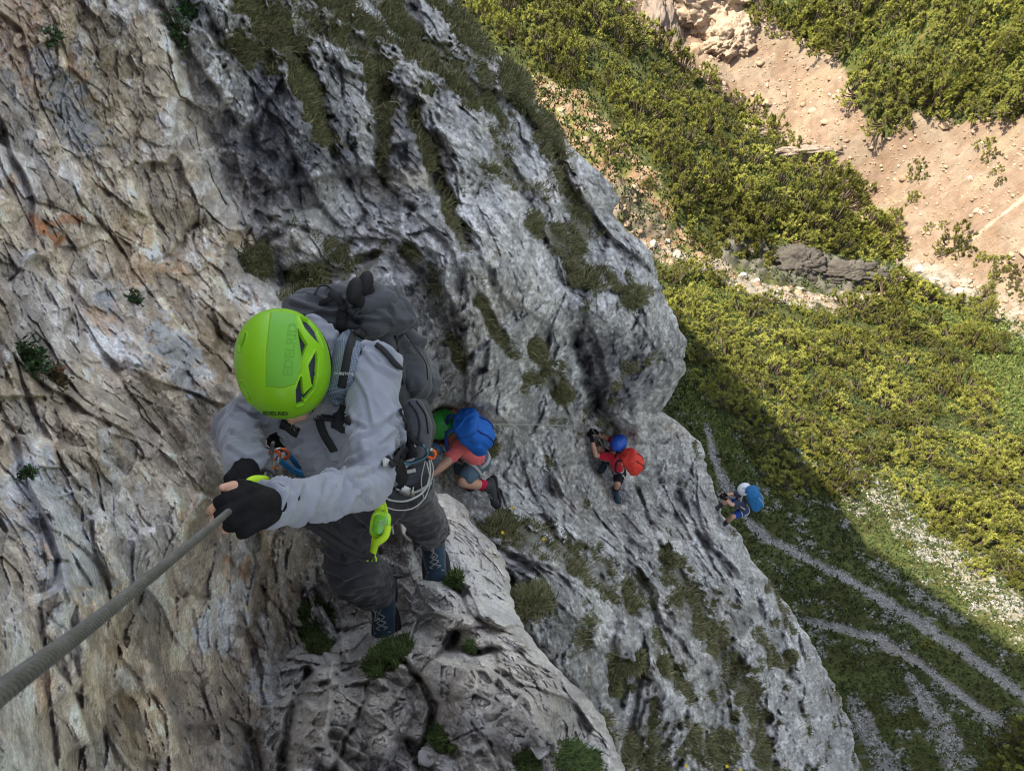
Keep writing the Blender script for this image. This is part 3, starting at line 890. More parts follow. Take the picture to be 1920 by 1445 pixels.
pathA = pl([(1325, 800, 7), (1345, 870, 9), (1370, 925, 9), (1405, 975, 9), (1445, 1010, 10), (1520, 1050, 9), (1600, 1092, 10), (1700, 1150, 12), (1800, 1215, 12), (1930, 1310, 11)], 1.6)
pathB = pl([(1510, 1160, 7), (1570, 1175, 9), (1650, 1200, 11), (1720, 1240, 11), (1800, 1300, 10), (1900, 1375, 9)], 1.6)
gravel = np.maximum.reduce([pl([(1600, 1310, 14), (1640, 1390, 22), (1670, 1460, 26)], 1.6), pl([(1700, 1270, 12), (1760, 1350, 22), (1800, 1440, 26), (1830, 1500, 26)], 1.6),
                            pl([(1640, 1060, 12), (1800, 1160, 14)], 1.2) * .6])
meadow = np.maximum.reduce([pm([(1270, 720), (1330, 760), (1400, 850), (1380, 870), (1280, 780)]), pm([(1640, 560), (1800, 560), (1990, 640), (1990, 840), (1860, 780), (1800, 640), (1700, 620)]),
                            pm([(1430, -60), (1990, -60), (1990, 200), (1850, 180), (1600, 130), (1500, 60)]), pm([(1240, 470), (1420, 560), (1400, 600), (1230, 520)])])
trailF = pl([(1940, 360, 3), (1880, 405, 3), (1835, 440, 3), (1800, 470, 2.5)], 3) * far

n1_ = fbm(Gf / 1.2, 4, 620); n2_ = fbm(Gf / 0.35, 3, 625); n3_ = fbm(Gf / 4.0, 3, 630)
pdx = np.clip(pd, 5, 300)
n4_ = perlin(Gf / (pdx[..., None] * .006), 640)          # a little coarser with distance
white = ss(.12, .34, fbm(Gf / .9 + 5, 4, 650) + .22 * n4_)
gcol = np.zeros(GP.shape, np.float32) + np.array([.062, .066, .022], np.float32)
gcol = mixc(gcol, (.075, .09, .03), ss(-.2, .3, n1_))
gcol = mixc(gcol, (.034, .036, .014), ss(.0, .35, n3_ + .4 * n2_) * .8)
shadeside = ss(700, 860, pv - .25 * (pu - 1300))
gcol = mixc(gcol, (.24, .24, .235), white * .7 * (.15 + .85 * shadeside))
gcol = mixc(gcol, (.075, .085, .022), meadow * (.8 + .2 * n1_))
gcol = mixc(gcol, (.17, .13, .05), meadow * ss(.1, .4, n1_) * .5)
st = (.235, .23, .222)
gcol = mixc(gcol, (.26, .23, .175), litstone * ss(-.05, .25, n1_ + .5 * n2_ + .2 * n4_))
gcol = mixc(gcol, st, np.maximum.reduce([pathA, pathB, gravel * ss(-.25, .1, n2_ + n4_ * .3)]) * .95)
gcol = mixc(gcol, (.27, .235, .19), pathB * ss(1175, 1215, pv - .12 * (pu - 1600)) * ss(1800, 1650, pu) * .5)
soilc = np.zeros(GP.shape, np.float32) + np.array([.27, .18, .115], np.float32)
soilc = mixc(soilc, (.15, .15, .05), ss(-.05, .2, fbm(Gf / 1.6 + 3, 4, 660))); soilc = mixc(soilc, (.42, .36, .28), ss(.15, .35, n1_) * .7)
gcol = gcol * (1 - soil[..., None]) + soilc * soil[..., None]
scc = np.zeros(GP.shape, np.float32) + np.array([.215, .155, .115], np.float32)
scc = mixc(scc, (.25, .20, .155), ss(-.1, .3, n3_ + .4 * n1_)); scc = mixc(scc, (.20, .135, .09), ss(.1, .4, fbm(Gf / 2.2 + 11, 4, 670)) * .6)
scc = mixc(scc, (.26, .205, .145), ss(.1, .3, fbm(Gf * np.array([.25, .25, .05], np.float32) + 3, 3, 675)) * .7)
gcol = gcol * (1 - scree[..., None]) + scc * scree[..., None]
gcol = mixc(gcol, (.27, .25, .22), stream * ss(-.3, .1, n1_ + .4 * n4_) * .95)
gcol = mixc(gcol, (.13, .125, .115), np.maximum(spurrock, midrock * .7) * .9)  # rock at the ridge foot darkened, its shade put into the colour
gcol = mixc(gcol, (.45, .36, .28), trailF * .8)
gcol *= (1 + .18 * n2_ + .25 * n4_)[..., None]
gcol = np.clip(gcol * .86, .012, .68)

stony = np.clip(scree * .8 + stream + spurrock * 1.6 + litstone * .5 + midrock * 1.3 + soil * .6, 0, 1.8)
F1, F2, fc, rd = worley(Gf / 1.5, 700); F1b, F2b, fcb, rdb = worley(Gf / .45, 701)
relief = .22 * n3_ * 1.6 + .12 * n1_ + stony * (.16 * fc + .10 * (rd - .5)) + stony * (.07 * fcb + .05 * rdb)
relief += np.clip(spurrock + midrock, 0, 1) * ridged(Gf / 2.6, 4, 710) * 1.1
relief += scree * (ridged(np.stack([(pu * .86 - pv * .5) / 60, (pu * .5 + pv * .86) / 420, pu * 0], -1).astype(np.float32), 4, 712) * .55 + ridged(Gf / 2.2, 3, 713) * .12)
relief += (1 - np.clip(stony + pathA + pathB, 0, 1)) * (.10 * n2_ + .05 * n4_) + .05 * gravel * rdb
relief -= .10 * np.maximum(pathA, pathB)
GP2 = GP.copy(); GP2[..., 2] += relief
M_ground = mat('ground', attr='col', rough=0.95, var=0.10, scale=1.3, bump=0.5, bscale=7, fine=0.30, fscale=13, spec=0.1)
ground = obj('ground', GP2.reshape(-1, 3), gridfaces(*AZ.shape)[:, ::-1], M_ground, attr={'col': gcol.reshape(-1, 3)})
ground['kind'] = 'structure'
_bvg = None


def bvh_grid(Pg, step=1):
    A = Pg[::step, ::step]
    return BVHTree.FromPolygons(A.reshape(-1, 3).tolist(), gridfaces(*A.shape[:2]).tolist())


BVG = bvh_grid(GP2, 2)
BVC = bvh_grid(P2, 1)
BVL = bvh_grid(LP2, 1)


def cast(bv, u, v):
    d = R @ ray(u, v); d /= np.linalg.norm(d)
    h = bv.ray_cast(Vector(CAM), Vector(d))
    if h[0] is None: return None, None
    n = np.array(h[1]); p = np.array(h[0])
    if n @ (CAM - p) < 0: n = -n
    return p, n
print('valley done')
# ================================================================== TURF, PLANTS, PINES
ZUP = np.array([0, 0, 1.0])


def blades(Pb, Nb, n_per, Lr, width, cols, seed, droop=0.7, spread=0.7):
    """curved grass blades: returns vertices, faces, colours"""
    r = np.random.default_rng(seed)
    k = np.repeat(np.arange(len(Pb)), n_per); n = len(k)
    Ls = Lr[k] * r.uniform(.55, 1.25, n)
    p = Pb[k] + r.normal(0, 1, (n, 3)) * (Lr[k] * .25)[:, None]
    nn = Nb[k]
    d1 = nn * .7 + ZUP * .35 + r.normal(0, spread, (n, 3)) * .55; d1 /= np.linalg.norm(d1, axis=1)[:, None]
    d2 = d1 * .6 - ZUP * droop * r.uniform(.3, 1.3, n)[:, None] + r.normal(0, .3, (n, 3)); d2 /= np.linalg.norm(d2, axis=1)[:, None]
    m = p + d1 * (Ls * .55)[:, None]; t = m + d2 * (Ls * .5)[:, None]
    side = np.cross(d1, CAM - p + r.normal(0, 1.5, (n, 3))); side /= np.linalg.norm(side, axis=1)[:, None]
    w = (width[k] * r.uniform(.6, 1.3, n))[:, None]
    V = np.stack([p - side * w, p + side * w, m - side * w * .7, m + side * w * .7, t], 1).reshape(-1, 3)
    o = np.arange(n)[:, None] * 5
    Fc = [tuple(f) for f in np.concatenate([o + np.array([[0, 1, 3]]), o + np.array([[0, 3, 2]]), o + np.array([[2, 3, 4]])], 0)]
    c = cols[r.integers(0, len(cols), n)] * r.uniform(.6, 1.35, (n, 1))
    return V, np.concatenate([o + np.array([[0, 1, 3]]), o + np.array([[0, 3, 2]]), o + np.array([[2, 3, 4]])], 0), np.repeat(c, 5, 0)


GC1 = np.array([[.115, .13, .045], [.085, .105, .035], [.15, .15, .065], [.26, .23, .13], [.06, .075, .028], [.16, .14, .075], [.13, .11, .06]])
GC2 = np.array([[.05, .085, .025], [.07, .11, .03], [.04, .06, .02], [.10, .12, .04]])
M_grass = mat('grass', attr='col', rough=0.75, var=0.1, scale=3, spec=0.15)

rg = np.random.default_rng(3)
inframe = (CU > -30) & (CU < 1950) & (CV > -30) & (CV < 1475)


def scatter(mask, D, count, r):
    w = (mask * inf_).ravel(); w = w / w.sum()
    return r.choice(len(w), count, p=w)


def tuft_field(name, label, Pg, Ng, mask, Dg, Ug, Vg, count, per, L0, cols, loc, seed):
    w = np.clip(mask, 0, 1) * ((Ug > -40) & (Ug < 1960) & (Vg > -40) & (Vg < 1485)); w = w.ravel() ** 1.5; w /= w.sum()
    r = np.random.default_rng(seed); idx = r.choice(len(w), count, p=w)
    d = Dg.ravel()[idx]
    Ls = L0 * r.uniform(.6, 1.2, count) * np.clip(d / 5.0, .5, 1.25)
    wd = np.clip(d * .00052, .0012, .012)
    V, Fc, C = blades(Pg.reshape(-1, 3)[idx], Ng.reshape(-1, 3)[idx], per, Ls, wd, cols, seed + 1)
    o = obj(name, V, Fc, M_grass, loc=loc, attr={'col': C})
    tag(o, label, kind='stuff'); return o


big = ss(.35, .8, grass_main)
tuft_field('grass', 'dry olive turf growing on the ledges and in the grooves of the cliff', P2, Nn, grass_main * ss(-.35, .25, fbm(PN / .35, 3, 880)), D2, CU, CV, 26000, 6, .075, GC1, W(900, 300, 8), 900)
tuft_field('grass', 'green turf in the crevices of the near ledge', LP2, LN, lgr, LDD, LU, LV, 9000, 5, .045, GC2, W(700, 1200, 2.8), 910)


def single_tuft(u, v, rpx, bv, label, cols=GC1, L0=.12, n=160, group=None, name='grass_tuft', cat='grass tuft', seed=0, width=None):
    p, nrm = cast(bv, u, v)
    if p is None: return None
    z = -((p - CAM) @ R)[2]; rad_ = rpx * z / F
    r = np.random.default_rng(seed + int(u * 7 + v))
    q = []; nn = []
    for _ in range(n):
        a = r.uniform(0, 6.28); b = rad_ * math.sqrt(r.random())
        uu = u + math.cos(a) * b * F / z; vv = v + math.sin(a) * b * F / z
        pp, _n = cast(bv, uu, vv)
        if pp is None or np.linalg.norm(pp - p) > 3 * rad_ + .1: continue
        q.append(pp); nn.append(_n * .6 + (pp - p) / rad_ * .5)
    if len(q) < 5: return None
    V, Fc, C = blades(np.array(q), np.array(nn), 9, np.full(len(q), L0), np.full(len(q), width or max(z * .0007, .0012)), cols, seed + 5)
    o = obj(name, V, Fc, M_grass, loc=p, attr={'col': C})
    return tag(o, label, cat, group)


TG = 'tufts of turf on the rock'
for i, (u, v, rp, bvn, lab) in enumerate([
        (992, 1128, 36, 'c', 'rounded tuft of dry turf on the boulder right of the front ledge'),
        (1145, 300, 14, 'c', 'small tuft at the outer rim of the cliff near its top'),
        (1188, 558, 18, 'c', 'dark tuft high on the big round rock bulge'),
        (1052, 740, 16, 'c', 'tuft left of the deep crack above the climber in red'),
        (912, 835, 14, 'c', 'tuft behind the blue backpack at the thin cable'),
        (575, 530, 26, 'c', 'olive tuft just above the grey backpack'),
        (470, 498, 24, 'c', 'brown earthy tuft above the lime green helmet'),
        (1350, 1400, 34, 'c', 'tall green tuft with yellow flowers at the bottom edge of the cliff'),
        (1195, 1245, 20, 'c', 'dark round tuft low on the cliff, right of the front boulder'),
        (1148, 1275, 22, 'c', 'long tuft hanging beside the front boulder'),
        (590, 1160, 36, 'l', 'dark green mossy tuft in the crevice left of the front boot'),
        (728, 1232, 17, 'l', 'short green tuft on the ledge below the front boot'),
        (852, 1088, 9, 'l', 'small tuft beside the toe of the rear boot'),
        (1072, 1425, 20, 'l', 'yellowish tuft among loose stones at the bottom edge of the picture'),
        (935, 990, 16, 'c', 'tuft at the upper end of the wide turf band below the blue backpack'),
        (1240, 1250, 14, 'c', 'tuft in a narrow groove of the lower cliff'),
        (1480, 1230, 12, 'c', 'tuft near the outer edge of the lower cliff')]):
    single_tuft(u, v, rp, BVC if bvn == 'c' else BVL, lab, GC2 if bvn == 'l' else GC1, .085 if bvn == 'c' else .038, 180 + int(rp * 6), TG, seed=i * 13 + 1000)


def leafy(u, v, rpx, bv, label, cols, n=70, seed=0, leaf=.012, name='rock_plant', cat='plant', group='leafy plants on the near wall'):
    p, nrm = cast(bv, u, v)
    if p is None: return
    z = -((p - CAM) @ R)[2]; rad_ = rpx * z / F
    r = np.random.default_rng(seed); t = empty(name, p, label, cat, group)
    S = MB(); V = []; C = []; Fc = []; k = 0
    for i in range(n):
        d = nrm * r.uniform(.3, 1) + r.normal(0, .6, 3) + ZUP * .2; d /= np.linalg.norm(d)
        base = p + r.normal(0, .35, 3) * rad_ * .6; base -= nrm * (base - p) @ nrm
        tip = base + d * rad_ * r.uniform(.35, .9)
        path = catmull([base, (base + tip) / 2 + r.normal(0, .08, 3) * rad_, tip], 3)
        tube(path, .0008 + z * .0002, 4, S)
        for j in range(7):
            q = path[min(len(path) - 1, 1 + j)]; a = r.normal(0, 1, 3); a /= np.linalg.norm(a)
            ld = d * .5 + a * .8; ld /= np.linalg.norm(ld); s = np.cross(ld, nrm + a * .5); s /= np.linalg.norm(s) + 1e-9
            L_ = leaf * r.uniform(.6, 1.4)
            V += [q, q + ld * L_ * .5 + s * L_ * .3, q + ld * L_, q + ld * L_ * .5 - s * L_ * .3]; Fc.append((k, k + 1, k + 2, k + 3)); k += 4
            c = cols[r.integers(0, len(cols))] * r.uniform(.6, 1.4); C += [c] * 4
    S.build('stem', M_stem, t)
    obj('foliage', np.array(V), Fc, M_grass, t, attr={'col': np.array(C)})
    return t


M_stem = mat('stem', (.10, .085, .045), .8)
LC = np.array([[.035, .075, .03], [.05, .10, .035], [.025, .055, .025]]); LR = np.array([[.16, .08, .05], [.09, .09, .04], [.20, .13, .08]])
leafy(48, 680, 46, BVC, 'largest dark green leafy plant on the near wall at the left edge', LC, 90, 1)
leafy(98, 712, 30, BVC, 'reddish fading plant hanging beside the large green one', LR, 50, 2)
leafy(258, 565, 20, BVC, 'small bright green plant left of the lime helmet', LC, 40, 3, .014)
leafy(52, 892, 18, BVC, 'small green plant in a hollow of the wall above the thick cable', LC, 40, 4, .007)
leafy(100, 76, 22, BVC, 'small dark green plant near the top left corner', LC, 40, 5, .014)
leafy(325, 62, 34, BVC, 'dark leafy cushion plant at the top edge of the near wall', LC, 80, 6, .022)
leafy(345, 18, 24, BVC, 'leafy cushion plant at the very top of the picture', LC, 60, 7, .022)

# yellow flowers, each with its stalk
M_flower = mat('petal', (.75, .52, .02), .6); 
for i, (u, v, bvn, lab) in enumerate([(967, 974, 'c', 'topmost yellow flower of the wide turf band'), (948, 1023, 'c', 'yellow flower at the left rim of the wide turf band'),
                                      (1004, 1027, 'c', 'yellow flower in the middle of the wide turf band'), (1273, 1426, 'c', 'yellow flower at the left of the bottom flower patch'),
                                      (1281, 1424, 'c', 'yellow flower right next to its twin in the bottom patch'), (1298, 1442, 'c', 'lowest yellow flower at the bottom edge'),
                                      (1349, 1433, 'c', 'yellow flower beside the tall tuft at the bottom edge'), (1363, 1388, 'c', 'highest yellow flower of the bottom patch'),
                                      (1376, 1436, 'c', 'rightmost yellow flower at the bottom edge')]):
    p, nrm = cast(BVC, u, v)
    if p is None: continue
    z = -((p - CAM) @ R)[2]; s = z * .0026; t = empty('yellow_flower', p, lab, 'flower', 'yellow flowers in the turf')
    tip = p + nrm * .10 + ZUP * .05
    tube(catmull([p, p + nrm * .06, tip], 3), z * .0003, 4).build('stalk', M_stem, t)
    vd = (CAM - tip) / np.linalg.norm(CAM - tip); a = np.cross(vd, ZUP); a /= np.linalg.norm(a); b = np.cross(vd, a)
    m = MB()
    for q in range(7):
        an = q * 2 * math.pi / 7; d = math.cos(an) * a + math.sin(an) * b; e = -math.sin(an) * a + math.cos(an) * b
        m.add([tip, tip + d * s * .6 + e * s * .35 + vd * s * .1, tip + d * s + vd * s * .25, tip + d * s * .6 - e * s * .35 + vd * s * .1], [(0, 1, 2, 3)])
    m.build('blossom', M_flower, t)

# ------------------------------------------------------------------ ground cover in the valley
def ground_pts(polys, count, seed, hmin=None):
    r = np.random.default_rng(seed); w = (polys * (pd > 3) * (pu > -20) * (pu < 1960) * (pv > -30) * (pv < 1480)); w = (w * RD ** 2 / pd ** 2).ravel(); w /= w.sum()
    return r.choice(len(w), count, p=w)


notpath = 1 - np.clip(pathA + pathB + gravel * .8 + stream + scree + litstone * .5, 0, 1)
GCs = np.array([[.045, .07, .024], [.06, .09, .025], [.028, .045, .018], [.085, .105, .036], [.05, .06, .025]])
idx = ground_pts(notpath * ((pv > 640) + .45 * (pv <= 640)) + meadow * .7 + soil * .35 + litstone * .25, 50000, 31)
d = pd.ravel()[idx]
gV, gF, gC = blades(GP2.reshape(-1, 3)[idx], np.tile(ZUP, (len(idx), 1)), 3, np.clip(d * .0065, .1, .6), d * .0010, GCs, 32, .3, .9)
mdw = meadow.ravel()[idx]; gC = gC * (1 + .6 * np.repeat(mdw, 15)[:, None] * np.array([1.2, 1.05, .6]))
o = obj('grass', gV, gF, M_grass, attr={'col': gC}); tag(o, 'low green herbs and grass covering the valley slopes', kind='stuff')

# loose stones on the ground
def stones(idx, size, cols, seed, flat=.6):
    r = np.random.default_rng(seed); n = len(idx)
    base = np.array([[1, 0, 0], [-1, 0, 0], [0, 1, 0], [0, -1, 0], [0, 0, 1], [0, 0, -1], [.6, .6, .5], [-.6, .5, .5], [.5, -.6, .5], [-.5, -.6, .4]], float)
    import itertools
    # hull of the ten points, built once
    import bmesh as _b
    bm = _b.new(); [bm.verts.new(p) for p in base]; _b.ops.convex_hull(bm, input=bm.verts[:]); bm.verts.ensure_lookup_table(); bm.verts.index_update()
    F0 = np.array([[v.index for v in f.verts] for f in bm.faces if len(f.verts) == 3]); B0 = np.array([v.co[:] for v in bm.verts]); bm.free()
    s = (size * r.uniform(.4, 1.5, n) ** 1.5)
    a = r.uniform(0, 6.28, n); ca, sa = np.cos(a), np.sin(a)
    B = B0[None] * r.uniform(.6, 1.2, (n, len(B0), 1)) * np.stack([s * r.uniform(.7, 1.3, n), s, s * flat], -1)[:, None]
    X_ = B[..., 0] * ca[:, None] - B[..., 1] * sa[:, None]; Y_ = B[..., 0] * sa[:, None] + B[..., 1] * ca[:, None]
    V = np.stack([X_, Y_, B[..., 2]], -1) + GP2.reshape(-1, 3)[idx][:, None]
    Fc = (F0[None] + np.arange(n)[:, None, None] * len(B0)).reshape(-1, 3)
    c = cols[r.integers(0, len(cols), n)] * r.uniform(.75, 1.2, (n, 1))
    return V.reshape(-1, 3), Fc, np.repeat(c, len(B0), 0)


M_stone = mat('stone', attr='col', rough=.9, var=.15, scale=4, bump=.3, bscale=20, spec=.15)
idx = ground_pts(np.clip(scree + soil * .5 + stream * 1.5 + trailF, 0, 2), 7000, 41); d = pd.ravel()[idx]
V_, F_, C_ = stones(idx, d * .0017 * np.random.default_rng(5).lognormal(-.45, .62, len(idx)), np.array([[.33, .245, .175], [.27, .19, .13], [.36, .28, .21], [.30, .21, .15]]), 42)
o = obj('scree', V_, F_, M_stone, smooth=False, attr={'col': C_}); tag(o, 'loose pinkish scree stones on the far slope', kind='stuff')
idx = ground_pts(np.clip(pathA * 1.2 + pathB * 1.2 + gravel + litstone * .6 + white * shadeside * .7 * (pv > 700), 0, 2) * (pv > 640), 18000, 43); d = pd.ravel()[idx]
V_, F_, C_ = stones(idx, d * .0012, np.array([[.26, .255, .245], [.19, .19, .185], [.33, .32, .30], [.22, .21, .2]]), 44)
o = obj('gravel', V_, F_, M_stone, smooth=False, attr={'col': C_}); tag(o, 'pale gravel on the paths and between the herbs below the cliff', kind='stuff')


def boulder(u, v, wpx, hpx, label, col, seed, P=None, bv=None, group=None, sink=.3, name='boulder', cat='boulder', roll=0):
    if P is None:
        P = cast(bv or BVG, u, v)[0]
    z = -((P - CAM) @ R)[2]; sx = wpx / 2 * z / F; sy = hpx / 2 * z / F
    import bmesh as _b
    bm = _b.new(); _b.ops.create_icosphere(bm, subdivisions=4, radius=1.0)
    B = np.array([v_.co[:] for v_ in bm.verts]); Fc = np.array([[v_.index for v_ in f.verts] for f in bm.faces]); bm.free()
    r = np.random.default_rng(seed)
    # chop by random planes for angular sides
    for _ in range(16):
        n = r.normal(size=3); n /= np.linalg.norm(n); h = r.uniform(.42, .80); dd = B @ n - h
        B = B - np.clip(dd, 0, None)[:, None] * n
    f1 = worley((B * 1.6 + seed).astype(np.float32), seed); f2 = worley((B * 4.5 + seed).astype(np.float32), seed + 1)
    B *= (1.12 + .16 * f1[2] + .10 * (f1[3] - .5) + .05 * f2[2] + .03 * f2[3] + .03 * fbm((B * 6 + seed).astype(np.float32), 3, seed))[:, None]
    ca, sa = math.cos(roll), math.sin(roll)
    Bx = B[:, 0] * ca - B[:, 1] * sa; By = B[:, 0] * sa + B[:, 1] * ca
    V = P + (np.stack([Bx * sx, By * sy, B[:, 2] * (sx + sy) * .5], 1)) @ R.T
    cc = np.asarray(col, float) * (1 + .25 * fbm((B * 5 + seed).astype(np.float32), 4, seed + 1))[:, None]
    o = obj(name, V, Fc, M_stone, loc=P, smooth=False, attr={'col': cc})
    return tag(o, label, cat, group)


BT = (.33, .25, .18)
boulder(1303, 95, 34, 52, 'tall reddish boulder alone on the scree below the outcrop', BT, 11)
boulder(1345, 150, 20, 22, 'boulder further down the scree under the tall one', BT, 12)
boulder(1440, 195, 26, 22, 'flat boulder in the middle of the scree above the pine ridge', BT, 13)
boulder(1476, 205, 16, 12, 'small boulder right of the flat one on the scree', BT, 14)
boulder(1820, 335, 11, 12, 'pale boulder alone on the right part of the scree', (.42, .38, .33), 15)
boulder(1840, 398, 9, 12, 'lower pale boulder on the right part of the scree', (.42, .38, .33), 16)
boulder(1770, 320, 9, 6, 'small dark boulder right of the shrubs on the scree', BT, 17)
def crag(u, v, wpx, hpx, label, col, seed, depth=.6, name='rock_outcrop', cat='outcrop', group=None, roll=0):
    P = cast(BVG, u, v)[0]; z = -((P - CAM) @ R)[2]; sx = wpx / 2 * z / F; sy = hpx / 2 * z / F; sz = depth * (sx + sy) / 2
    import bmesh as _b
    bm = _b.new(); _b.ops.create_icosphere(bm, subdivisions=6, radius=1.0)
    B = np.array([v_.co[:] for v_ in bm.verts]); Fc = np.array([[v_.index for v_ in f.verts] for f in bm.faces]); bm.free()
    q = (B * np.array([1.3, 1.3, 1]) + seed * 3.1).astype(np.float32)
    (c1_, r1_, f1_, _), (c2_, r2_, f2_, _), (c3_, r3_, f3_, _) = chisel(q * 1.3, seed), chisel(q * 3.3, seed + 1), chisel(q * 8, seed + 2); c4_ = ridged(q * 1.6, 3, seed)
    B = B * (1 + .30 * (c1_ + f1_) + .13 * (c2_ + f2_) + .06 * (c3_ + f3_) + .12 * c4_)[:, None]
    ca, sa = math.cos(roll), math.sin(roll); Bx = B[:, 0] * ca - B[:, 1] * sa; By = B[:, 0] * sa + B[:, 1] * ca
    V = P + np.stack([Bx * sx, By * sy, B[:, 2] * sz], 1) @ R.T
    cc = np.asarray(col, float) * (1 + .3 * fbm(q * 2, 4, seed + 4) + .35 * (r2_ - .5) + .25 * (r3_ - .5))[:, None]
    o = obj(name, V, Fc, M_stone, loc=P, smooth=False, attr={'col': np.clip(cc, .02, .6)})
    return tag(o, label, cat, group)


OC = (.30, .235, .18)
crag(1352, 12, 150, 110, 'largest reddish outcrop at the top of the scree, casting the long shadow', OC, 3, .75, roll=.4, group='outcrops above the scree')
crag(1372, 78, 74, 76, 'lower reddish outcrop below the large one on the scree', OC, 4, .9, roll=.2, group='outcrops above the scree')
crag(1232, 30, 70, 190, 'grey brown rib of rock between the ridge pines and the top of the scree', (.20, .165, .14), 5, .5, roll=.62, group='outcrops above the scree')
crag(1412, 250, 60, 26, 'low broken rock band in the middle of the scree', (.26, .21, .165), 6, .5, roll=-.7, group='outcrops above the scree')
crag(1520, 290, 110, 26, 'long broken rock band at the edge of the ridge pines', (.24, .195, .16), 7, .5, roll=-.75, group='outcrops above the scree')
CG = (.07, .064, .058)  # crag grey darkened to carry the shade under the ridge
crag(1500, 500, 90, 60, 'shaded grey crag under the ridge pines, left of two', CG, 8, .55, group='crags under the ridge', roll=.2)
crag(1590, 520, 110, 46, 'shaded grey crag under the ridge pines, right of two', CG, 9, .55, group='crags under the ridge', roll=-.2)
GB = (.40, .38, .35)
for i, (u, v, w_, h_) in enumerate([(1225, 460, 22, 18), (1268, 478, 22, 18), (1250, 452, 16, 14), (1390, 520, 24, 18), (1420, 528, 20, 16), (1445, 548, 24, 14), (1500, 545, 26, 18),
                                    (1725, 505, 22, 18), (1752, 525, 26, 18), (1800, 545, 18, 16)]):
    boulder(u, v, w_, h_, ['white block at the left end of the stream bed', 'second white block from the left in the stream bed', 'small white block above the first ones of the stream bed',
                           'pale block in the middle of the stream bed left of the cliffs', 'pale block right beside the middle one of the stream bed', 'flat pale block where the stream bed turns',
                           'pale block in the stream under the shaded rocks', 'pale block where the two gullies meet', 'large pale block right of the meeting gullies', 'block in the right gully near the pines'][i],
            GB, 40 + i, group='rocks along the stream bed')
# loose stones on the near ledge
for i, (u, v, w_, h_, lab) in enumerate([(1015, 1408, 46, 30, 'pale flat stone in the little heap at the bottom edge'), (1002, 1425, 26, 24, 'small stone under the pale flat one'),
                                         (1055, 1432, 36, 22, 'rounded stone at the right of the heap, bottom edge'), (815, 1395, 26, 24, 'dark grey stone in the crack of the ledge'),
                                         (800, 1420, 44, 40, 'white stone wedged in the ledge crack at the bottom'), (835, 1438, 50, 30, 'white wedge of rock at the bottom edge under the crack'),
                                         (698, 1280, 18, 22, 'brown pebble in the thin crack left on the ledge'), (832, 1078, 22, 34, 'white stone at the toe of the rear boot'),
                                         (655, 1170, 14, 12, 'pebble beside the crevice turf'), (672, 1160, 12, 12, 'smaller pebble beside the front boot'), (640, 1190, 16, 12, 'pale pebble below the crevice turf')]):
    boulder(u, v, w_, h_, lab, (.42, .41, .40) if 'brown' not in lab and 'dark' not in lab else (.22, .2, .19), 70 + i, bv=BVL, group='loose stones on the ledge', name='loose_stone', cat='stone', roll=i)

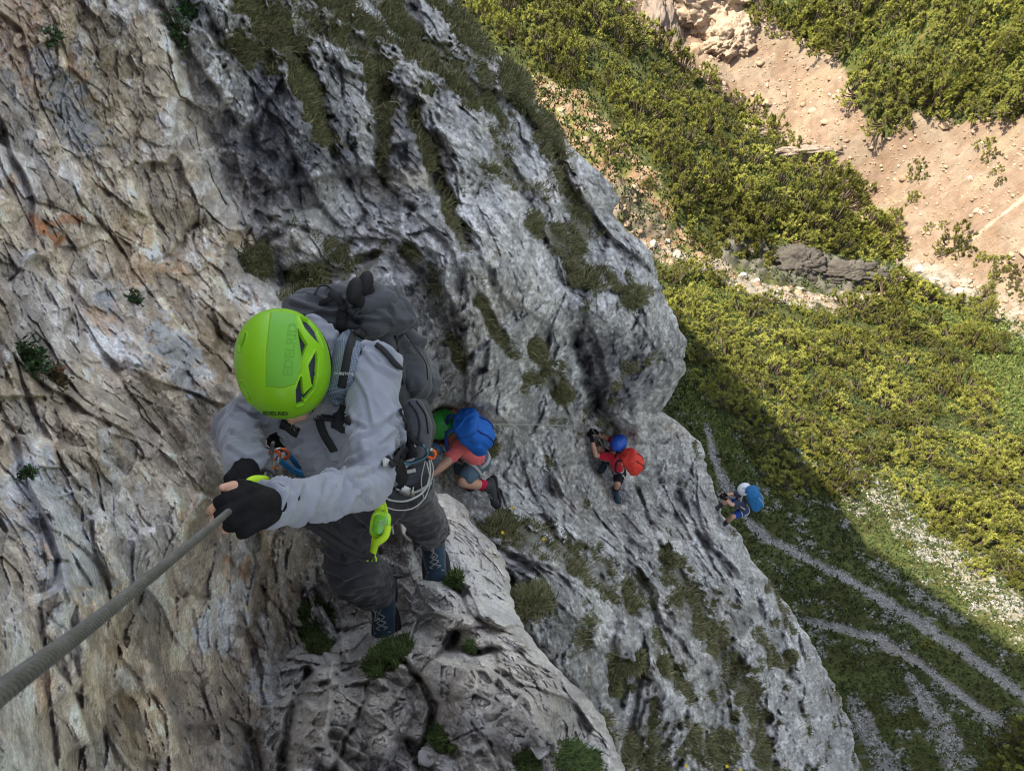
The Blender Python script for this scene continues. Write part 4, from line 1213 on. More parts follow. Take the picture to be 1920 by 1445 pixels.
# ------------------------------------------------------------------ dwarf pines
def pine_mesh(seed, kind=0):
    """shrub of radius 1: ascending branches ending in brushes of needles; returns (crown V, F, C), (wood V, F)"""
    r = np.random.default_rng(seed)
    ntip = 286 if kind == 0 else 230
    V = []; C = []; wood = MB(); heads = []
    for i in range(26):
        for _ in range(30):
            a = r.uniform(0, 2 * np.pi); q = math.sqrt(r.random())
            if all((q * math.cos(a) - b[1] * math.cos(b[0])) ** 2 + (q * math.sin(a) - b[1] * math.sin(b[0])) ** 2 > .05 for b in heads): break
        heads.append((a, q, r.uniform(.55, 1.15), r.uniform(.7, 1.3)))
    for i in range(ntip):
        if kind == 0:
            hd = heads[i % 26]; hx, hy = hd[1] * math.cos(hd[0]) + r.normal(0, .065), hd[1] * math.sin(hd[0]) + r.normal(0, .065)
            a = math.atan2(hy, hx); q = math.hypot(hx, hy)
        else:
            a = r.uniform(0, 2 * np.pi); q = math.sqrt(r.random()); hd = (a, q, 1, 1)
        lump = 1 + .28 * math.sin(a * 3 + seed) + .14 * math.sin(a * 7 + seed * 2)
        if kind == 0:
            x_, y_ = math.cos(a) * q * lump, math.sin(a) * q * lump
            dh = math.hypot(hx - hd[1] * math.cos(hd[0]), hy - hd[1] * math.sin(hd[0])); zt = max(.08, (1.15 - .85 * min(q, 1.1) ** 2) * hd[2] - dh * 1.6 + r.uniform(-.1, .06))
            up = np.array([math.cos(a) * q * .8, math.sin(a) * q * .8, 1.0])
            L_ = r.uniform(.11, .20); wd = L_ * .62
        else:                                    # upright young larch: open, conical
            h = r.random() ** .8; rad__ = (1 - h) * .55 + .05
            x_, y_ = math.cos(a) * rad__ * r.uniform(.5, 1), math.sin(a) * rad__ * r.uniform(.5, 1); zt = .2 + h * 2.8
            up = np.array([math.cos(a), math.sin(a), .55]); L_ = r.uniform(.16, .3); wd = L_ * .25
        up /= np.linalg.norm(up)
        tip = np.array([x_, y_, zt])
        tone = r.uniform(.75, 1.25) * hd[3]; yel = r.random()
        s0 = np.cross(up, [0.3, .5, .1]); s0 /= np.linalg.norm(s0); s1 = np.cross(up, s0)
        nn = 12
        for j in range(nn):
            b = j / nn * 2 * np.pi * 2.4; f = r.uniform(.0, .8)
            d = (math.cos(b) * s0 + math.sin(b) * s1); base = tip + up * L_ * f
            e = base + d * wd * (1.05 - .6 * f) + up * L_ * .45 + r.normal(0, .015, 3)
            t_ = np.cross(d, up) * wd * .22
            V += [base - t_, base + t_, e]
            cc = np.array([.190, .200, .042]) * tone + np.array([.06, .05, .01]) * (yel > .75) * (.3 + .7 * f)
            C += [cc] * 3
        if i % 5 == 0:
            root = np.array([x_ * .1, y_ * .1, -.15]) if kind == 0 else np.array([0, 0, max(zt - .25, 0)])
            mid_ = (root + tip) / 2 + np.array([x_, y_, 0]) * .18 * (kind == 0)
            tube(catmull([root, mid_, tip], 3), np.linspace(.035, .012, 7) * (1 if kind == 0 else .6), 4, wood)
    if kind == 1: tube(np.array([[0, 0, -.2], [0.02, 0, 1.2], [0, 0.03, 3.0]]), np.array([.07, .045, .01]), 6, wood)
    return np.array(V), np.arange(len(V)).reshape(-1, 3), np.array(C), wood


M_pine = mat('needles', attr='col', rough=0.6, var=0.12, scale=.7, spec=0.25)
nt_ = M_pine.node_tree; tr_ = nt_.nodes.new('ShaderNodeBsdfTranslucent'); mx_ = nt_.nodes.new('ShaderNodeMixShader'); mx_.inputs[0].default_value = .22
tr_.inputs[0].default_value = (.22, .24, .04, 1)
out_ = [n for n in nt_.nodes if n.type == 'OUTPUT_MATERIAL'][0]
nt_.links.new(nt_.nodes['Principled BSDF'].outputs[0], mx_.inputs[1]); nt_.links.new(tr_.outputs[0], mx_.inputs[2])
oi_ = nt_.nodes.new('ShaderNodeObjectInfo'); rm_ = nt_.nodes.new('ShaderNodeMapRange'); rm_.inputs[3].default_value = .38; rm_.inputs[4].default_value = 1.35
nt_.links.new(oi_.outputs['Random'], rm_.inputs[0]); vm_ = nt_.nodes.new('ShaderNodeVectorMath'); vm_.operation = 'MULTIPLY'
pb_ = nt_.nodes['Principled BSDF']; src_ = pb_.inputs['Base Color'].links[0].from_socket
nt_.links.new(src_, vm_.inputs[0]); nt_.links.new(rm_.outputs[0], vm_.inputs[1]); nt_.links.new(vm_.outputs[0], pb_.inputs['Base Color'])
nt_.links.new(mx_.outputs[0], out_.inputs[0])
M_bark = mat('bark', (.13, .10, .075), .9)
PV = [pine_mesh(s) for s in range(6)] + [pine_mesh(50, 1), pine_mesh(51, 1)]
PROTO = []


def mesh_only(name, V, Fc, m, C=None):
    o = obj(name, V, Fc, m, attr={'col': C} if C is not None else None, smooth=False); me = o.data; bpy.data.objects.remove(o); return me


for k, (V_, F_, C_, wd_) in enumerate(PV):
    PROTO.append((mesh_only('crown', V_, F_, M_pine, C_), mesh_only('branch', np.concatenate(wd_.V), wd_.F, M_bark)))

POLYP = {
    'ridge': [(858, -20), (1150, -20), (1200, 55), (1290, 135), (1420, 218), (1560, 340), (1688, 480), (1640, 500), (1560, 470), (1490, 470), (1400, 480), (1330, 430), (1262, 385), (1235, 300),
              (1180, 262), (1140, 190), (1010, 118), (950, 80), (900, 40)],
    'slope': [(1238, 500), (1330, 520), (1450, 575), (1590, 590), (1615, 540), (1680, 530), (1760, 560), (1850, 590), (1880, 700), (1850, 760), (1930, 860), (1930, 1110), (1850, 1075), (1760, 1000),
              (1700, 950), (1645, 880), (1600, 905), (1560, 925), (1500, 930), (1440, 900), (1390, 830), (1350, 770), (1285, 715)],
    'far': [(1560, 100), (1480, 20), (1600, 20), (1700, -30), (1935, -30), (1935, 195), (1850, 215), (1790, 180), (1700, 190), (1655, 235), (1615, 170), (1590, 120)],
}
rp_ = np.random.default_rng(77)
plist = []
for zone, rmin, radius in (('ridge', 32, 33), ('slope', 32, 35), ('far', 36, 37)):
    poly = POLYP[zone]; xs_ = [p[0] for p in poly]; ys_ = [p[1] for p in poly]; acc = []
    for _ in range(9000):
        u = rp_.uniform(min(xs_), max(xs_)); v = rp_.uniform(min(ys_), max(ys_))
        if not inpoly(np.array([u]), np.array([v]), poly)[0]: continue
        if all((u - a) ** 2 + (v - b) ** 2 > (rmin * rp_.uniform(.8, 1.25)) ** 2 for a, b in acc): acc.append((u, v))
    for u, v in acc:
        if zone == 'slope' and polydist(np.array([u]), np.array([v]), [(1790, 640, 40), (1900, 760, 50)])[0] < 1 and rp_.random() < .6: continue
        if zone == 'far' and rp_.random() < .22: continue
        plist.append((zone, u, v, radius * rp_.uniform(.6, 1.4)))
for u, v, r_, z_ in [(1722, 320, 20, 'scree'), (1733, 338, 16, 'scree'), (1716, 378, 18, 'scree'), (1742, 432, 14, 'scree'), (1770, 425, 12, 'scree'), (1795, 455, 32, 'scree'), (1808, 475, 24, 'scree'), (1852, 275, 20, 'scree'),
                     (1862, 298, 18, 'scree'), (1872, 325, 14, 'scree'), (1880, 345, 12, 'scree'), (1425, 20, 34, 'scree'), (1445, 45, 26, 'scree'), (1410, -5, 30, 'scree'), (1145, 292, 26, 'soil'), (1120, 270, 12, 'soil'),
                     (1438, 495, 24, 'soil'), (1430, 510, 18, 'soil'), (1500, 440, 18, 'soil'), (1320, 462, 20, 'soil'), (1295, 445, 16, 'soil'), (1345, 478, 16, 'soil'), (1160, 215, 10, 'soil'), (1105, 200, 10, 'soil'), (1215, 345, 14, 'soil'),
                     (1870, 500, 24, 'scree'), (1900, 520, 26, 'scree'), (1840, 490, 18, 'scree'), (1905, 560, 18, 'scree'), (1700, 545, 22, 'slope'), (1650, 530, 24, 'slope'), (1740, 560, 26, 'slope'),
                     (1835, 1075, 22, 'stone'), (1680, 970, 12, 'stone'), (1700, 1020, 10, 'stone'), (1905, 1060, 14, 'stone'), (1740, 1210, 14, 'stone'), (1900, 1400, 40, 'shade'), (1925, 1430, 44, 'shade'), (1880, 1440, 30, 'shade'), (1928, 1370, 30, 'shade')]:
    plist.append((z_, u, v, r_))
larch = [(1835, 600, 24), (1800, 640, 20), (1860, 660, 22), (1865, 120, 26), (1905, 60, 22), (1840, 560, 18)]
ZL = {'ridge': 'dwarf pine in the dense thicket along the ridge between the gullies', 'slope': 'sunlit dwarf pine in the broad thicket on the middle slope',
      'far': 'dwarf pine in the loose thicket above the scree', 'scree': 'dwarf pine standing alone on the pink scree', 'soil': 'dwarf pine on the bare earthy slope left of the ridge thicket',
      'stone': 'low dwarf pine on the sunny stone strip', 'shade': 'dark dwarf pine in the shade at the bottom right corner'}
ZG = {'ridge': 'dwarf pines on the ridge', 'slope': 'dwarf pines on the middle slope', 'far': 'dwarf pines above the scree', 'scree': 'dwarf pines on the scree', 'soil': 'dwarf pines on the earthy slope',
      'stone': 'dwarf pines on the stone strip', 'shade': 'dwarf pines in the bottom right corner'}
items = []
for zone, u, v, rpx in plist:
    p = hit(u, v, 15, 190)
    if p is None: continue
    z = -((p - CAM) @ R)[2]; r_ = rpx * z / F
    p = p - np.array([0, 0, r_ * .25])
    items.append([rpx, zone, p, r_, u, v])
prio = {'scree': 1, 'soil': 1, 'stone': 1, 'shade': 1}
SL = {}
for n_, t_ in (((1722, 320), 'uppermost dwarf pine of the small vertical row on the scree'), ((1733, 338), 'second dwarf pine of the row on the scree, touching the first'), ((1716, 378), 'third dwarf pine of the row on the scree'),
               ((1742, 432), 'small dwarf pine on the scree just above the large round one'), ((1770, 425), 'smallest dwarf pine beside the large round one on the scree'), ((1795, 455), 'large round dwarf pine low on the scree'),
               ((1808, 475), 'dwarf pine merging with the lower side of the large round one'), ((1852, 275), 'upper dwarf pine of the chain near the right edge of the scree'), ((1862, 298), 'second dwarf pine of the chain near the right edge'),
               ((1872, 325), 'third dwarf pine of the chain near the right edge'), ((1880, 345), 'lowest dwarf pine of the chain near the right edge'), ((1425, 20), 'large dark pine close beside the reddish outcrop'),
               ((1445, 45), 'dark pine at the top rim of the scree, below the large dark one'), ((1410, -5), 'dark pine cut by the top edge beside the outcrop'), ((1145, 292), 'big rounded pine alone on the earthy slope beside the cliff rim'),
               ((1120, 270), 'small pine left of the big rounded one on the earthy slope'), ((1438, 495), 'bright pine standing among the white blocks of the stream'), ((1430, 510), 'pine directly below the bright one at the stream'),
               ((1500, 440), 'pine between the ridge thicket and the shaded crag'), ((1320, 462), 'pine above the left part of the stream bed'), ((1295, 445), 'pine nearest the white blocks at the left end of the stream'),
               ((1345, 478), 'pine touching the stream bed below the ridge'), ((1160, 215), 'tiny pine high on the earthy slope'), ((1105, 200), 'tiny pine nearest the cliff top on the earthy slope'), ((1215, 345), 'small pine in the middle of the earthy slope'),
               ((1870, 500), 'left pine of the clump in the right gully'), ((1900, 520), 'right pine of the clump in the right gully'), ((1840, 490), 'small pine just left of the clump in the right gully'), ((1905, 560), 'lowest pine of the right gully'),
               ((1835, 1075), 'largest low pine on the sunny stone strip'), ((1680, 970), 'small pine at the upper end of the sunny stone strip'), ((1700, 1020), 'smallest pine on the sunny stone strip'), ((1905, 1060), 'pine where the stone strip meets the thicket at the right edge'),
               ((1740, 1210), 'small shaded pine between the two paths'), ((1900, 1400), 'dark pine in the bottom right corner, largest of the group'), ((1925, 1430), 'dark pine cut by the bottom right corner'), ((1880, 1440), 'small dark pine at the bottom edge left of the corner'),
               ((1928, 1370), 'uppermost dark pine of the bottom right corner'), ((1700, 545), 'pine at the top rim of the middle slope beside the gully'), ((1650, 530), 'rounded pale pine at the top tip of the middle slope'), ((1740, 560), 'pine at the top of the middle slope nearest the right gully')): SL[n_] = t_


def zlabel(zone, u, v):
    if (u, v) in SL: return SL[(u, v)]
    if zone == 'ridge':
        k = 'at the upper end' if v < 90 else 'on the lower tip' if u > 1560 else 'on the flank above the earthy slope' if v > .66 * (u - 1000) + 130 else 'on the crest facing the scree' if v < .66 * (u - 1150) + 40 else 'in the middle'
        return 'dwarf pine of the dense ridge thicket, ' + k
    if zone == 'slope':
        k = 'nearest the stream bed' if v < 600 and u < 1620 else 'beside the rim of the cliff' if u < 1340 else 'on the shaded lower margin' if v > 640 + .62 * (u - 1250) + 60 else 'by the bright meadow' if u > 1740 and v < 800 else 'above the sunny stone strip' if v > 820 else 'in the sunlit middle'
        return 'dwarf pine of the broad middle thicket, ' + k
    if zone == 'far':
        k = 'at the lower rim above the scree' if v > 120 else 'beside the larches at the right' if u > 1800 else 'in the part by the meadow' if u < 1660 else 'in the middle'
        return 'dwarf pine of the loose thicket above the scree, ' + k
    return ZL[zone]


items.sort(key=lambda t: (-prio.get(t[1], 0), -t[0]))
print('pines', len(items))
rr_ = np.random.default_rng(9)
rest = []
for n, (rpx, zone, p, r_, u, v) in enumerate(items):
    a = rr_.uniform(0, 6.28); sz = r_ * rr_.uniform(.85, 1.15, 3); k = rr_.integers(0, 6)
    if n < 288:
        t = empty('pine_shrub', p, zlabel(zone, u, v), 'pine', ZG[zone]); t.rotation_euler = (rr_.uniform(-.12, .12), rr_.uniform(-.12, .12), a); t.scale = (float(sz[0]), float(sz[1]), float(r_ * (rr_.uniform(.75, 1.45) if zone in ('far', 'ridge', 'slope') else 1.2)))
        for nm, me in zip(('crown', 'branch'), PROTO[k]):
            c = bpy.data.objects.new(nm, me); COL.objects.link(c); c.parent = t
    else: rest.append((p, a, sz, k))
for i, (u, v, rpx) in enumerate(larch):
    p = hit(u, v, 15, 190); z = -((p - CAM) @ R)[2]; r_ = rpx * z / F
    t = empty('larch_tree', p, ['feathery pale larch at the right of the middle slope', 'smaller pale larch left of the feathery one', 'pale larch nearest the right edge of the middle slope', 'bright tall larch above the scree',
                               'bright larch in the top right corner', 'young larch beside the right gully'][i], 'larch', 'young larches')
    t.scale = (r_ * 1.5, r_ * 1.5, r_ * .9); t.rotation_euler = (0, 0, i)
    for nm, me in zip(('crown', 'trunk'), PROTO[6 + i % 2]):
        c = bpy.data.objects.new(nm, me); COL.objects.link(c); c.parent = t
if rest:
    VV = []; FF = []; CC = []; n = 0
    for p, a, sz, k in rest:
        V_, F_, C_, _w = PV[k]; ca, sa = math.cos(a), math.sin(a)
        Vr = np.stack([V_[:, 0] * ca - V_[:, 1] * sa, V_[:, 0] * sa + V_[:, 1] * ca, V_[:, 2]], 1) * sz + p
        VV.append(Vr); FF.append(F_ + n); CC.append(C_); n += len(V_)
    o = obj('shrubbery', np.concatenate(VV), np.concatenate(FF), M_pine, attr={'col': np.concatenate(CC)}, smooth=False)
    tag(o, 'the rest of the dwarf pine thicket filling the gaps on the slopes', kind='stuff')
print('plants done')
# ================================================================== FIGURES: HELPERS
class Blob:
    """overlapping tapered limbs and ellipsoids, melted into one continuous surface"""
    def __init__(s): s.mb = MB()
    def cap(s, p0, p1, r0, r1=None, seg=14):
        r1 = r0 if r1 is None else r1
        p0 = np.asarray(p0, float); p1 = np.asarray(p1, float); ax = p1 - p0; l = np.linalg.norm(ax) + 1e-9; ax = ax / l
        a = np.cross(ax, [0.3, 0.5, 0.81]); a /= np.linalg.norm(a); b = np.cross(ax, a)
        rings = []
        for t in np.linspace(-90, 0, 5)[:-1]: rings.append((p0 + ax * r0 * math.sin(math.radians(t)), r0 * math.cos(math.radians(t))))
        for t in np.linspace(0, 1, 5): rings.append((p0 + ax * l * t, r0 + (r1 - r0) * t))
        for t in np.linspace(0, 90, 5)[1:]: rings.append((p1 + ax * r1 * math.sin(math.radians(t)), r1 * math.cos(math.radians(t))))
        th = np.linspace(0, 2 * np.pi, seg, endpoint=False)
        V = [c + max(r, 1e-5) * (math.cos(t) * a + math.sin(t) * b) for c, r in rings for t in th]
        F_ = [tuple(f) for f in gridfaces(len(rings), seg, True)] + [tuple(range(seg))[::-1], tuple(range((len(rings) - 1) * seg, len(rings) * seg))]
        s.mb.add(V, F_); return s
    def chain(s, pts):
        for (p, r), (q, t) in zip(pts[:-1], pts[1:]): s.cap(p, q, r, t)
        return s
    def ell(s, c, ax, rad_, n=16, power=1.0):
        """ax: three unit axes as rows; power < 1 squares it off"""
        c = np.asarray(c, float); ax = np.asarray(ax, float)
        ph = np.linspace(-math.pi / 2, math.pi / 2, n); th = np.linspace(0, 2 * np.pi, 2 * n, endpoint=False)
        f = lambda x: np.sign(x) * np.abs(x) ** power
        V = [c + ax[0] * rad_[0] * f(math.cos(p)) * f(math.cos(t)) + ax[1] * rad_[1] * f(math.cos(p)) * f(math.sin(t)) + ax[2] * rad_[2] * f(math.sin(p)) for p in ph for t in th]
        F_ = [tuple(q) for q in gridfaces(n, 2 * n, True)] + [tuple(range(2 * n))[::-1], tuple(range((n - 1) * 2 * n, n * 2 * n))]
        s.mb.add(V, F_); return s
    def melt(s, voxel, smooth=6):
        V = np.concatenate(s.mb.V); c0 = V.mean(0)
        me = bpy.data.meshes.new('t'); me.from_pydata((V - c0).tolist(), [], s.mb.F); me.update()
        o = bpy.data.objects.new('t', me); COL.objects.link(o)
        m = o.modifiers.new('r', 'REMESH'); m.mode = 'VOXEL'; m.voxel_size = voxel
        if smooth: q = o.modifiers.new('s', 'SMOOTH'); q.factor = .6; q.iterations = smooth
        dg = bpy.context.evaluated_depsgraph_get(); ev_ = o.evaluated_get(dg); em = ev_.to_mesh()
        n = len(em.vertices); co = np.empty(n * 3, np.float32); em.vertices.foreach_get('co', co)
        no = np.empty(n * 3, np.float32); em.vertices.foreach_get('normal', no)
        F_ = [tuple(p.vertices) for p in em.polygons]
        ev_.to_mesh_clear(); bpy.data.objects.remove(o); bpy.data.meshes.remove(me)
        return co.reshape(-1, 3).astype(float) + c0, no.reshape(-1, 3).astype(float), F_


def folds(V, N, amp=.006, freq=14., seed=0, axis=None, stretch=.35, sharp=1.0):
    """cloth creases: ridged noise, drawn out along `axis`"""
    P_ = V - V.mean(0)
    if axis is not None:
        axis = np.asarray(axis, float) / np.linalg.norm(axis)
        P_ = P_ - (1 - stretch) * (P_ @ axis)[:, None] * axis
    wv_ = P_ + .05 * np.stack([perlin((P_ * 7).astype(np.float32), seed + 1), perlin((P_ * 7).astype(np.float32), seed + 2), perlin((P_ * 7).astype(np.float32), seed + 3)], -1)
    a = 1 - 2 * np.abs(perlin((wv_ * freq).astype(np.float32), seed + 4)); b = 1 - 2 * np.abs(perlin((wv_ * freq * 2.3).astype(np.float32), seed + 5))
    m = ss(-.25, .45, perlin((P_ * 5).astype(np.float32), seed + 6)) * .75 + .25
    h = (np.sign(a) * np.abs(a) ** (1 + sharp) * .9 + .35 * b) * m
    return V + N * (h * amp)[:, None]


def bvh_of(V, F_): return BVHTree.FromPolygons(np.asarray(V).tolist(), [tuple(f) for f in F_])


def rayp(bv, u, v, default=None, frm=CAM, off=0.0):
    d = R @ ray(u, v); d /= np.linalg.norm(d)
    for b in (bv if isinstance(bv, (list, tuple)) else [bv]): pass
    best = None
    for b in (bv if isinstance(bv, (list, tuple)) else [bv]):
        h = b.ray_cast(Vector(frm), Vector(d))
        if h[0] is not None and (best is None or h[3] < best[2]): best = (np.array(h[0]), np.array(h[1]), h[3])
    if best is None: return default
    n = best[1] if best[1] @ d < 0 else -best[1]
    return best[0] + n * off, n


def strap(path, width, bv, off=.004, thick=.003, mb=None, n=10, zdef=None):
    """webbing laid over a surface along a path of picture points; width in metres"""
    pts = np.array(path, float); t = np.linspace(0, len(pts) - 1, n * (len(pts) - 1) + 1)
    if len(pts) > 2:
        cc = catmull(np.c_[pts[:, :2], pts[:, 2] if pts.shape[1] > 2 else np.zeros(len(pts))], n); uu = cc[:, 0]; vv = cc[:, 1]; zz = cc[:, 2]
    else: uu = np.interp(t, range(len(pts)), pts[:, 0]); vv = np.interp(t, range(len(pts)), pts[:, 1]); zz = np.interp(t, range(len(pts)), pts[:, 2]) if pts.shape[1] > 2 else uu * 0
    C_ = []; Nn_ = []
    last = None
    for u, v, z in zip(uu, vv, zz):
        q = rayp(bv, u, v, None, off=off) if bv is not None else None
        if q is not None and z > 0 and abs(-((q[0] - CAM) @ R)[2] - z) > .25: q = None
        if q is None:
            zz_ = z if z > 0 else (last if last is not None else (zdef or 2.0))
            q = (W(u, v, zz_), (CAM - W(u, v, zz_)) / np.linalg.norm(CAM - W(u, v, zz_)))
        last = -((q[0] - CAM) @ R)[2]
        C_.append(q[0]); Nn_.append(q[1])
    C_ = np.array(C_); Nn_ = np.array(Nn_)
    for _ in range(3):
        C_[1:-1] = (C_[:-2] + C_[1:-1] * 2 + C_[2:]) / 4; Nn_[1:-1] = (Nn_[:-2] + Nn_[1:-1] * 2 + Nn_[2:]) / 4
    Nn_ /= np.linalg.norm(Nn_, axis=1)[:, None]
    T = np.gradient(C_, axis=0); T /= np.linalg.norm(T, axis=1)[:, None] + 1e-9
    S = np.cross(T, Nn_); S /= np.linalg.norm(S, axis=1)[:, None] + 1e-9
    w = width / 2
    V = np.stack([C_ - S * w - Nn_ * .004, C_ - S * w + Nn_ * thick, C_ + Nn_ * (thick * 1.25), C_ + S * w + Nn_ * thick, C_ + S * w - Nn_ * .004], 1).reshape(-1, 3)
    mb = mb or MB(); mb.add(V, [tuple(f) for f in gridfaces(len(C_), 5)] + [(4, 3, 2, 1, 0), tuple(len(V) - 5 + i for i in range(5))]); return mb


def hand(B, wrist, d, n, r0=1.0, curl=(35, 50, 40), side=1, parts='all', grow=0.0, spread=.02, thumb=(.55, .75, .45), cut=1.0):
    """palm and five fingers. d: along the hand, n: out of the palm, side: +1 thumb on the d x n side"""
    d = np.asarray(d, float); d /= np.linalg.norm(d); n = np.asarray(n, float); n -= n @ d * d; n /= np.linalg.norm(n); s = np.cross(d, n) * side
    k = r0
    w = np.asarray(wrist, float); tips = []
    pos = [.030, .010, -.011, -.030]; ln = [.94, 1.05, .98, .78]
    for i in range(4):
        kn = w + d * (.088 - .006 * abs(i - 1)) * k + s * pos[i] * k
        if parts in ('all', 'glove'): B.cap(w + s * pos[i] * .6 * k + d * .012 * k, kn, (.0150 + grow) * k, (.0125 + grow) * k)
        dd = d.copy(); p = kn; L_ = [.046 * ln[i], .028 * ln[i], .022 * ln[i]]
        f = 1.0 if parts != 'glove' else cut
        rr_ = [.0098, .0090, .0082, .0070]
        ang = 0
        for j in range(3):
            a = math.radians(curl[j] * (1 + .10 * (i - 1.5))); dd = dd * math.cos(a) + np.cross(np.cross(dd, n), dd) * math.sin(a) if False else dd
            # rotate the finger towards the palm
            axis = np.cross(d, n); cosa, sina = math.cos(a), math.sin(a)
            dd = dd * cosa + np.cross(axis, dd) * sina + axis * (axis @ dd) * (1 - cosa)
            q = p + (dd + s * (spread if j == 0 else 0) * (1.5 - i)) * L_[j] * k
            if parts == 'glove' and j >= 1: 
                if j == 1: B.cap(p, p + (q - p) * .35, (rr_[j] + grow) * k, (rr_[j] + grow) * k)
                break
            B.cap(p, q, (rr_[j] + grow) * k, (rr_[j + 1] + grow) * k); p = q
        tips.append((p, dd.copy()))
    # thumb: leaves the side of the palm near its base
    td = d * thumb[0] + s * thumb[1] + n * thumb[2]; td /= np.linalg.norm(td)
    a0 = w + d * .022 * k + s * .020 * k
    b0 = a0 + td * .042 * k; td2 = td * .8 + d * .45 + n * .25; td2 /= np.linalg.norm(td2); c0 = b0 + td2 * .032 * k
    td3 = td2 * .8 + d * .3 + n * .2 - s * .15; td3 /= np.linalg.norm(td3); e0 = c0 + td3 * .026 * k
    B.cap(a0, b0, (.0155 + grow) * k, (.0120 + grow) * k)
    if parts == 'all': B.cap(b0, c0, .0112 * k, .0098 * k); B.cap(c0, e0, .0098 * k, .0078 * k)
    else: B.cap(b0, b0 + (c0 - b0) * .55, (.0112 + grow) * k, (.0108 + grow) * k)
    tips.append((e0, td3))
    return tips


def text_on(s, uv, size_px, ang, bv, m, parent, name='lettering', off=.0012, sx=1.0, bold=.0, depth=.0006, z=None):
    """real letters laid on a surface: uv = centre in the picture, ang in degrees counter-clockwise"""
    cu = bpy.data.curves.new('t', 'FONT'); cu.body = s; cu.align_x = 'CENTER'; cu.align_y = 'CENTER'; cu.resolution_u = 3; cu.offset = bold
    o = bpy.data.objects.new('t', cu); COL.objects.link(o); bpy.context.view_layer.update()
    dg = bpy.context.evaluated_depsgraph_get(); me = bpy.data.meshes.new_from_object(o.evaluated_get(dg))
    import bmesh as _b
    bm = _b.new(); bm.from_mesh(me); _b.ops.triangulate(bm, faces=bm.faces[:])
    _b.ops.subdivide_edges(bm, edges=[e for e in bm.edges if e.calc_length() > .12], cuts=3, use_grid_fill=True); _b.ops.triangulate(bm, faces=bm.faces[:])
    X2 = np.array([v.co[:2] for v in bm.verts]); F_ = [tuple(v.index for v in f.verts) for f in bm.faces]; bm.free()
    bpy.data.objects.remove(o); bpy.data.meshes.remove(me)
    a = math.radians(ang); px_ = uv[0] + size_px * (X2[:, 0] * sx * math.cos(a) - X2[:, 1] * math.sin(a)); py_ = uv[1] - size_px * (X2[:, 0] * sx * math.sin(a) + X2[:, 1] * math.cos(a))
    V = []; 
    for u, v in zip(px_, py_):
        q = rayp(bv, u, v, None, off=off) if bv is not None else None
        V.append(q[0] if q is not None else (W(u, v, z) if z else rayp(bv, uv[0], uv[1], None, off=off)[0]))
    return obj(name, np.array(V), F_, m, parent, smooth=False)


def unit(v): v = np.asarray(v, float); return v / np.linalg.norm(v)


M_skin = mat('skin', (.52, .30, .21), .5, var=.10, scale=18, sss=.08, bump=.15, bscale=300)
M_shirt = mat('grey_jersey', (.235, .25, .29), .9, var=.09, scale=14, fine=.10, fscale=900, sheen=.25, weave=.5, wscale=1500, bump=.05)
M_shirt2 = mat('grey_jersey_front', (.27, .265, .275), .9, var=.06, scale=10, fine=.08, fscale=900, sheen=.2, weave=.5, wscale=1500)
M_trou = mat('dark_trousers', (.030, .029, .035), .8, var=.12, scale=9, fine=.08, fscale=700, sheen=.2, weave=.4, wscale=1300)
M_pack = mat('pack_fabric', (.055, .058, .065), .75, var=.14, scale=9, fine=.12, fscale=600, sheen=.15, weave=.3, grid=.35, gscale=120)
M_packd = mat('pack_mesh_fabric', (.022, .024, .03), .85, var=.2, scale=30, fine=.3, fscale=500, weave=.6)
M_web = mat('webbing', (.016, .016, .018), .8, var=.1, fine=.2, fscale=900, weave=.6)
M_lime = mat('helmet_shell', (.205, .48, .004), .38, var=.02, scale=4, spec=.45, coat=.0, bump=.02, bscale=300)
M_limed = mat('helmet_panel', (.125, .37, .02), .5, var=.02, spec=.4)
M_foam = mat('helmet_foam', (.035, .04, .055), .8, var=.2)
M_black = mat('black_plastic', (.012, .012, .014), .45)
M_glove = mat('glove_leather', (.009, .009, .010), .8, spec=.12, var=.3, scale=30, bump=.25, bscale=120, weave=.3)
M_beard = mat('grey_beard', (.42, .40, .38), .8)
M_limeweb = mat('lime_webbing', (.42, .66, .02), .6, var=.1, fine=.12, fscale=700, weave=.4)
M_limeplastic = mat('lime_plastic', (.32, .62, .02), .25, var=.15, scale=30, spec=.5, coat=.4)
M_white = mat('white_cord', (.42, .42, .39), .7, fine=.1, fscale=900, weave=.4)
M_orange = mat('orange_metal', (.75, .13, .02), .35, metal=.3)
M_steel = mat('steel', (.42, .42, .41), .38, metal=.9, var=.15, scale=30, fine=.15, fscale=400)
M_cable = mat('cable_wire', (.15, .148, .142), .5, metal=.35, var=.25, scale=18, fine=.25, fscale=300, spec=.4)
M_bootb = mat('boot_suede', (.025, .055, .085), .85, var=.2, scale=40, fine=.15, fscale=700, sheen=.2, weave=.4)
M_rubber = mat('rubber', (.02, .02, .021), .75, var=.2, scale=30, fine=.2, fscale=300)
M_lace = mat('lace', (.30, .30, .29), .8)
M_bluecord = mat('blue_cord', (.02, .16, .36), .7, fine=.2, fscale=500, weave=.4)


def creases(V, N, strokes, amp=.006, w=5.0):
    """single long folds in the cloth, each a ridge with a furrow beside it, on the side of the body they lie on"""
    u, v, z = pix(V); fr = ss(.0, .25, (N * unit_rows(CAM - V)).sum(-1)); h = np.zeros(len(V))
    for st in strokes:
        a = polydist(u, v, [(x, y, w) for x, y in st]); dx, dy = st[-1][0] - st[0][0], st[-1][1] - st[0][1]; l = math.hypot(dx, dy); ox, oy = -dy / l * w * 1.35, dx / l * w * 1.35
        if oy < 0: ox, oy = -ox, -oy
        b = polydist(u, v, [(x + ox, y + oy, w) for x, y in st])
        h += np.exp(-a ** 2) - .85 * np.exp(-b ** 2)
    return V + N * (h * fr * amp)[:, None]


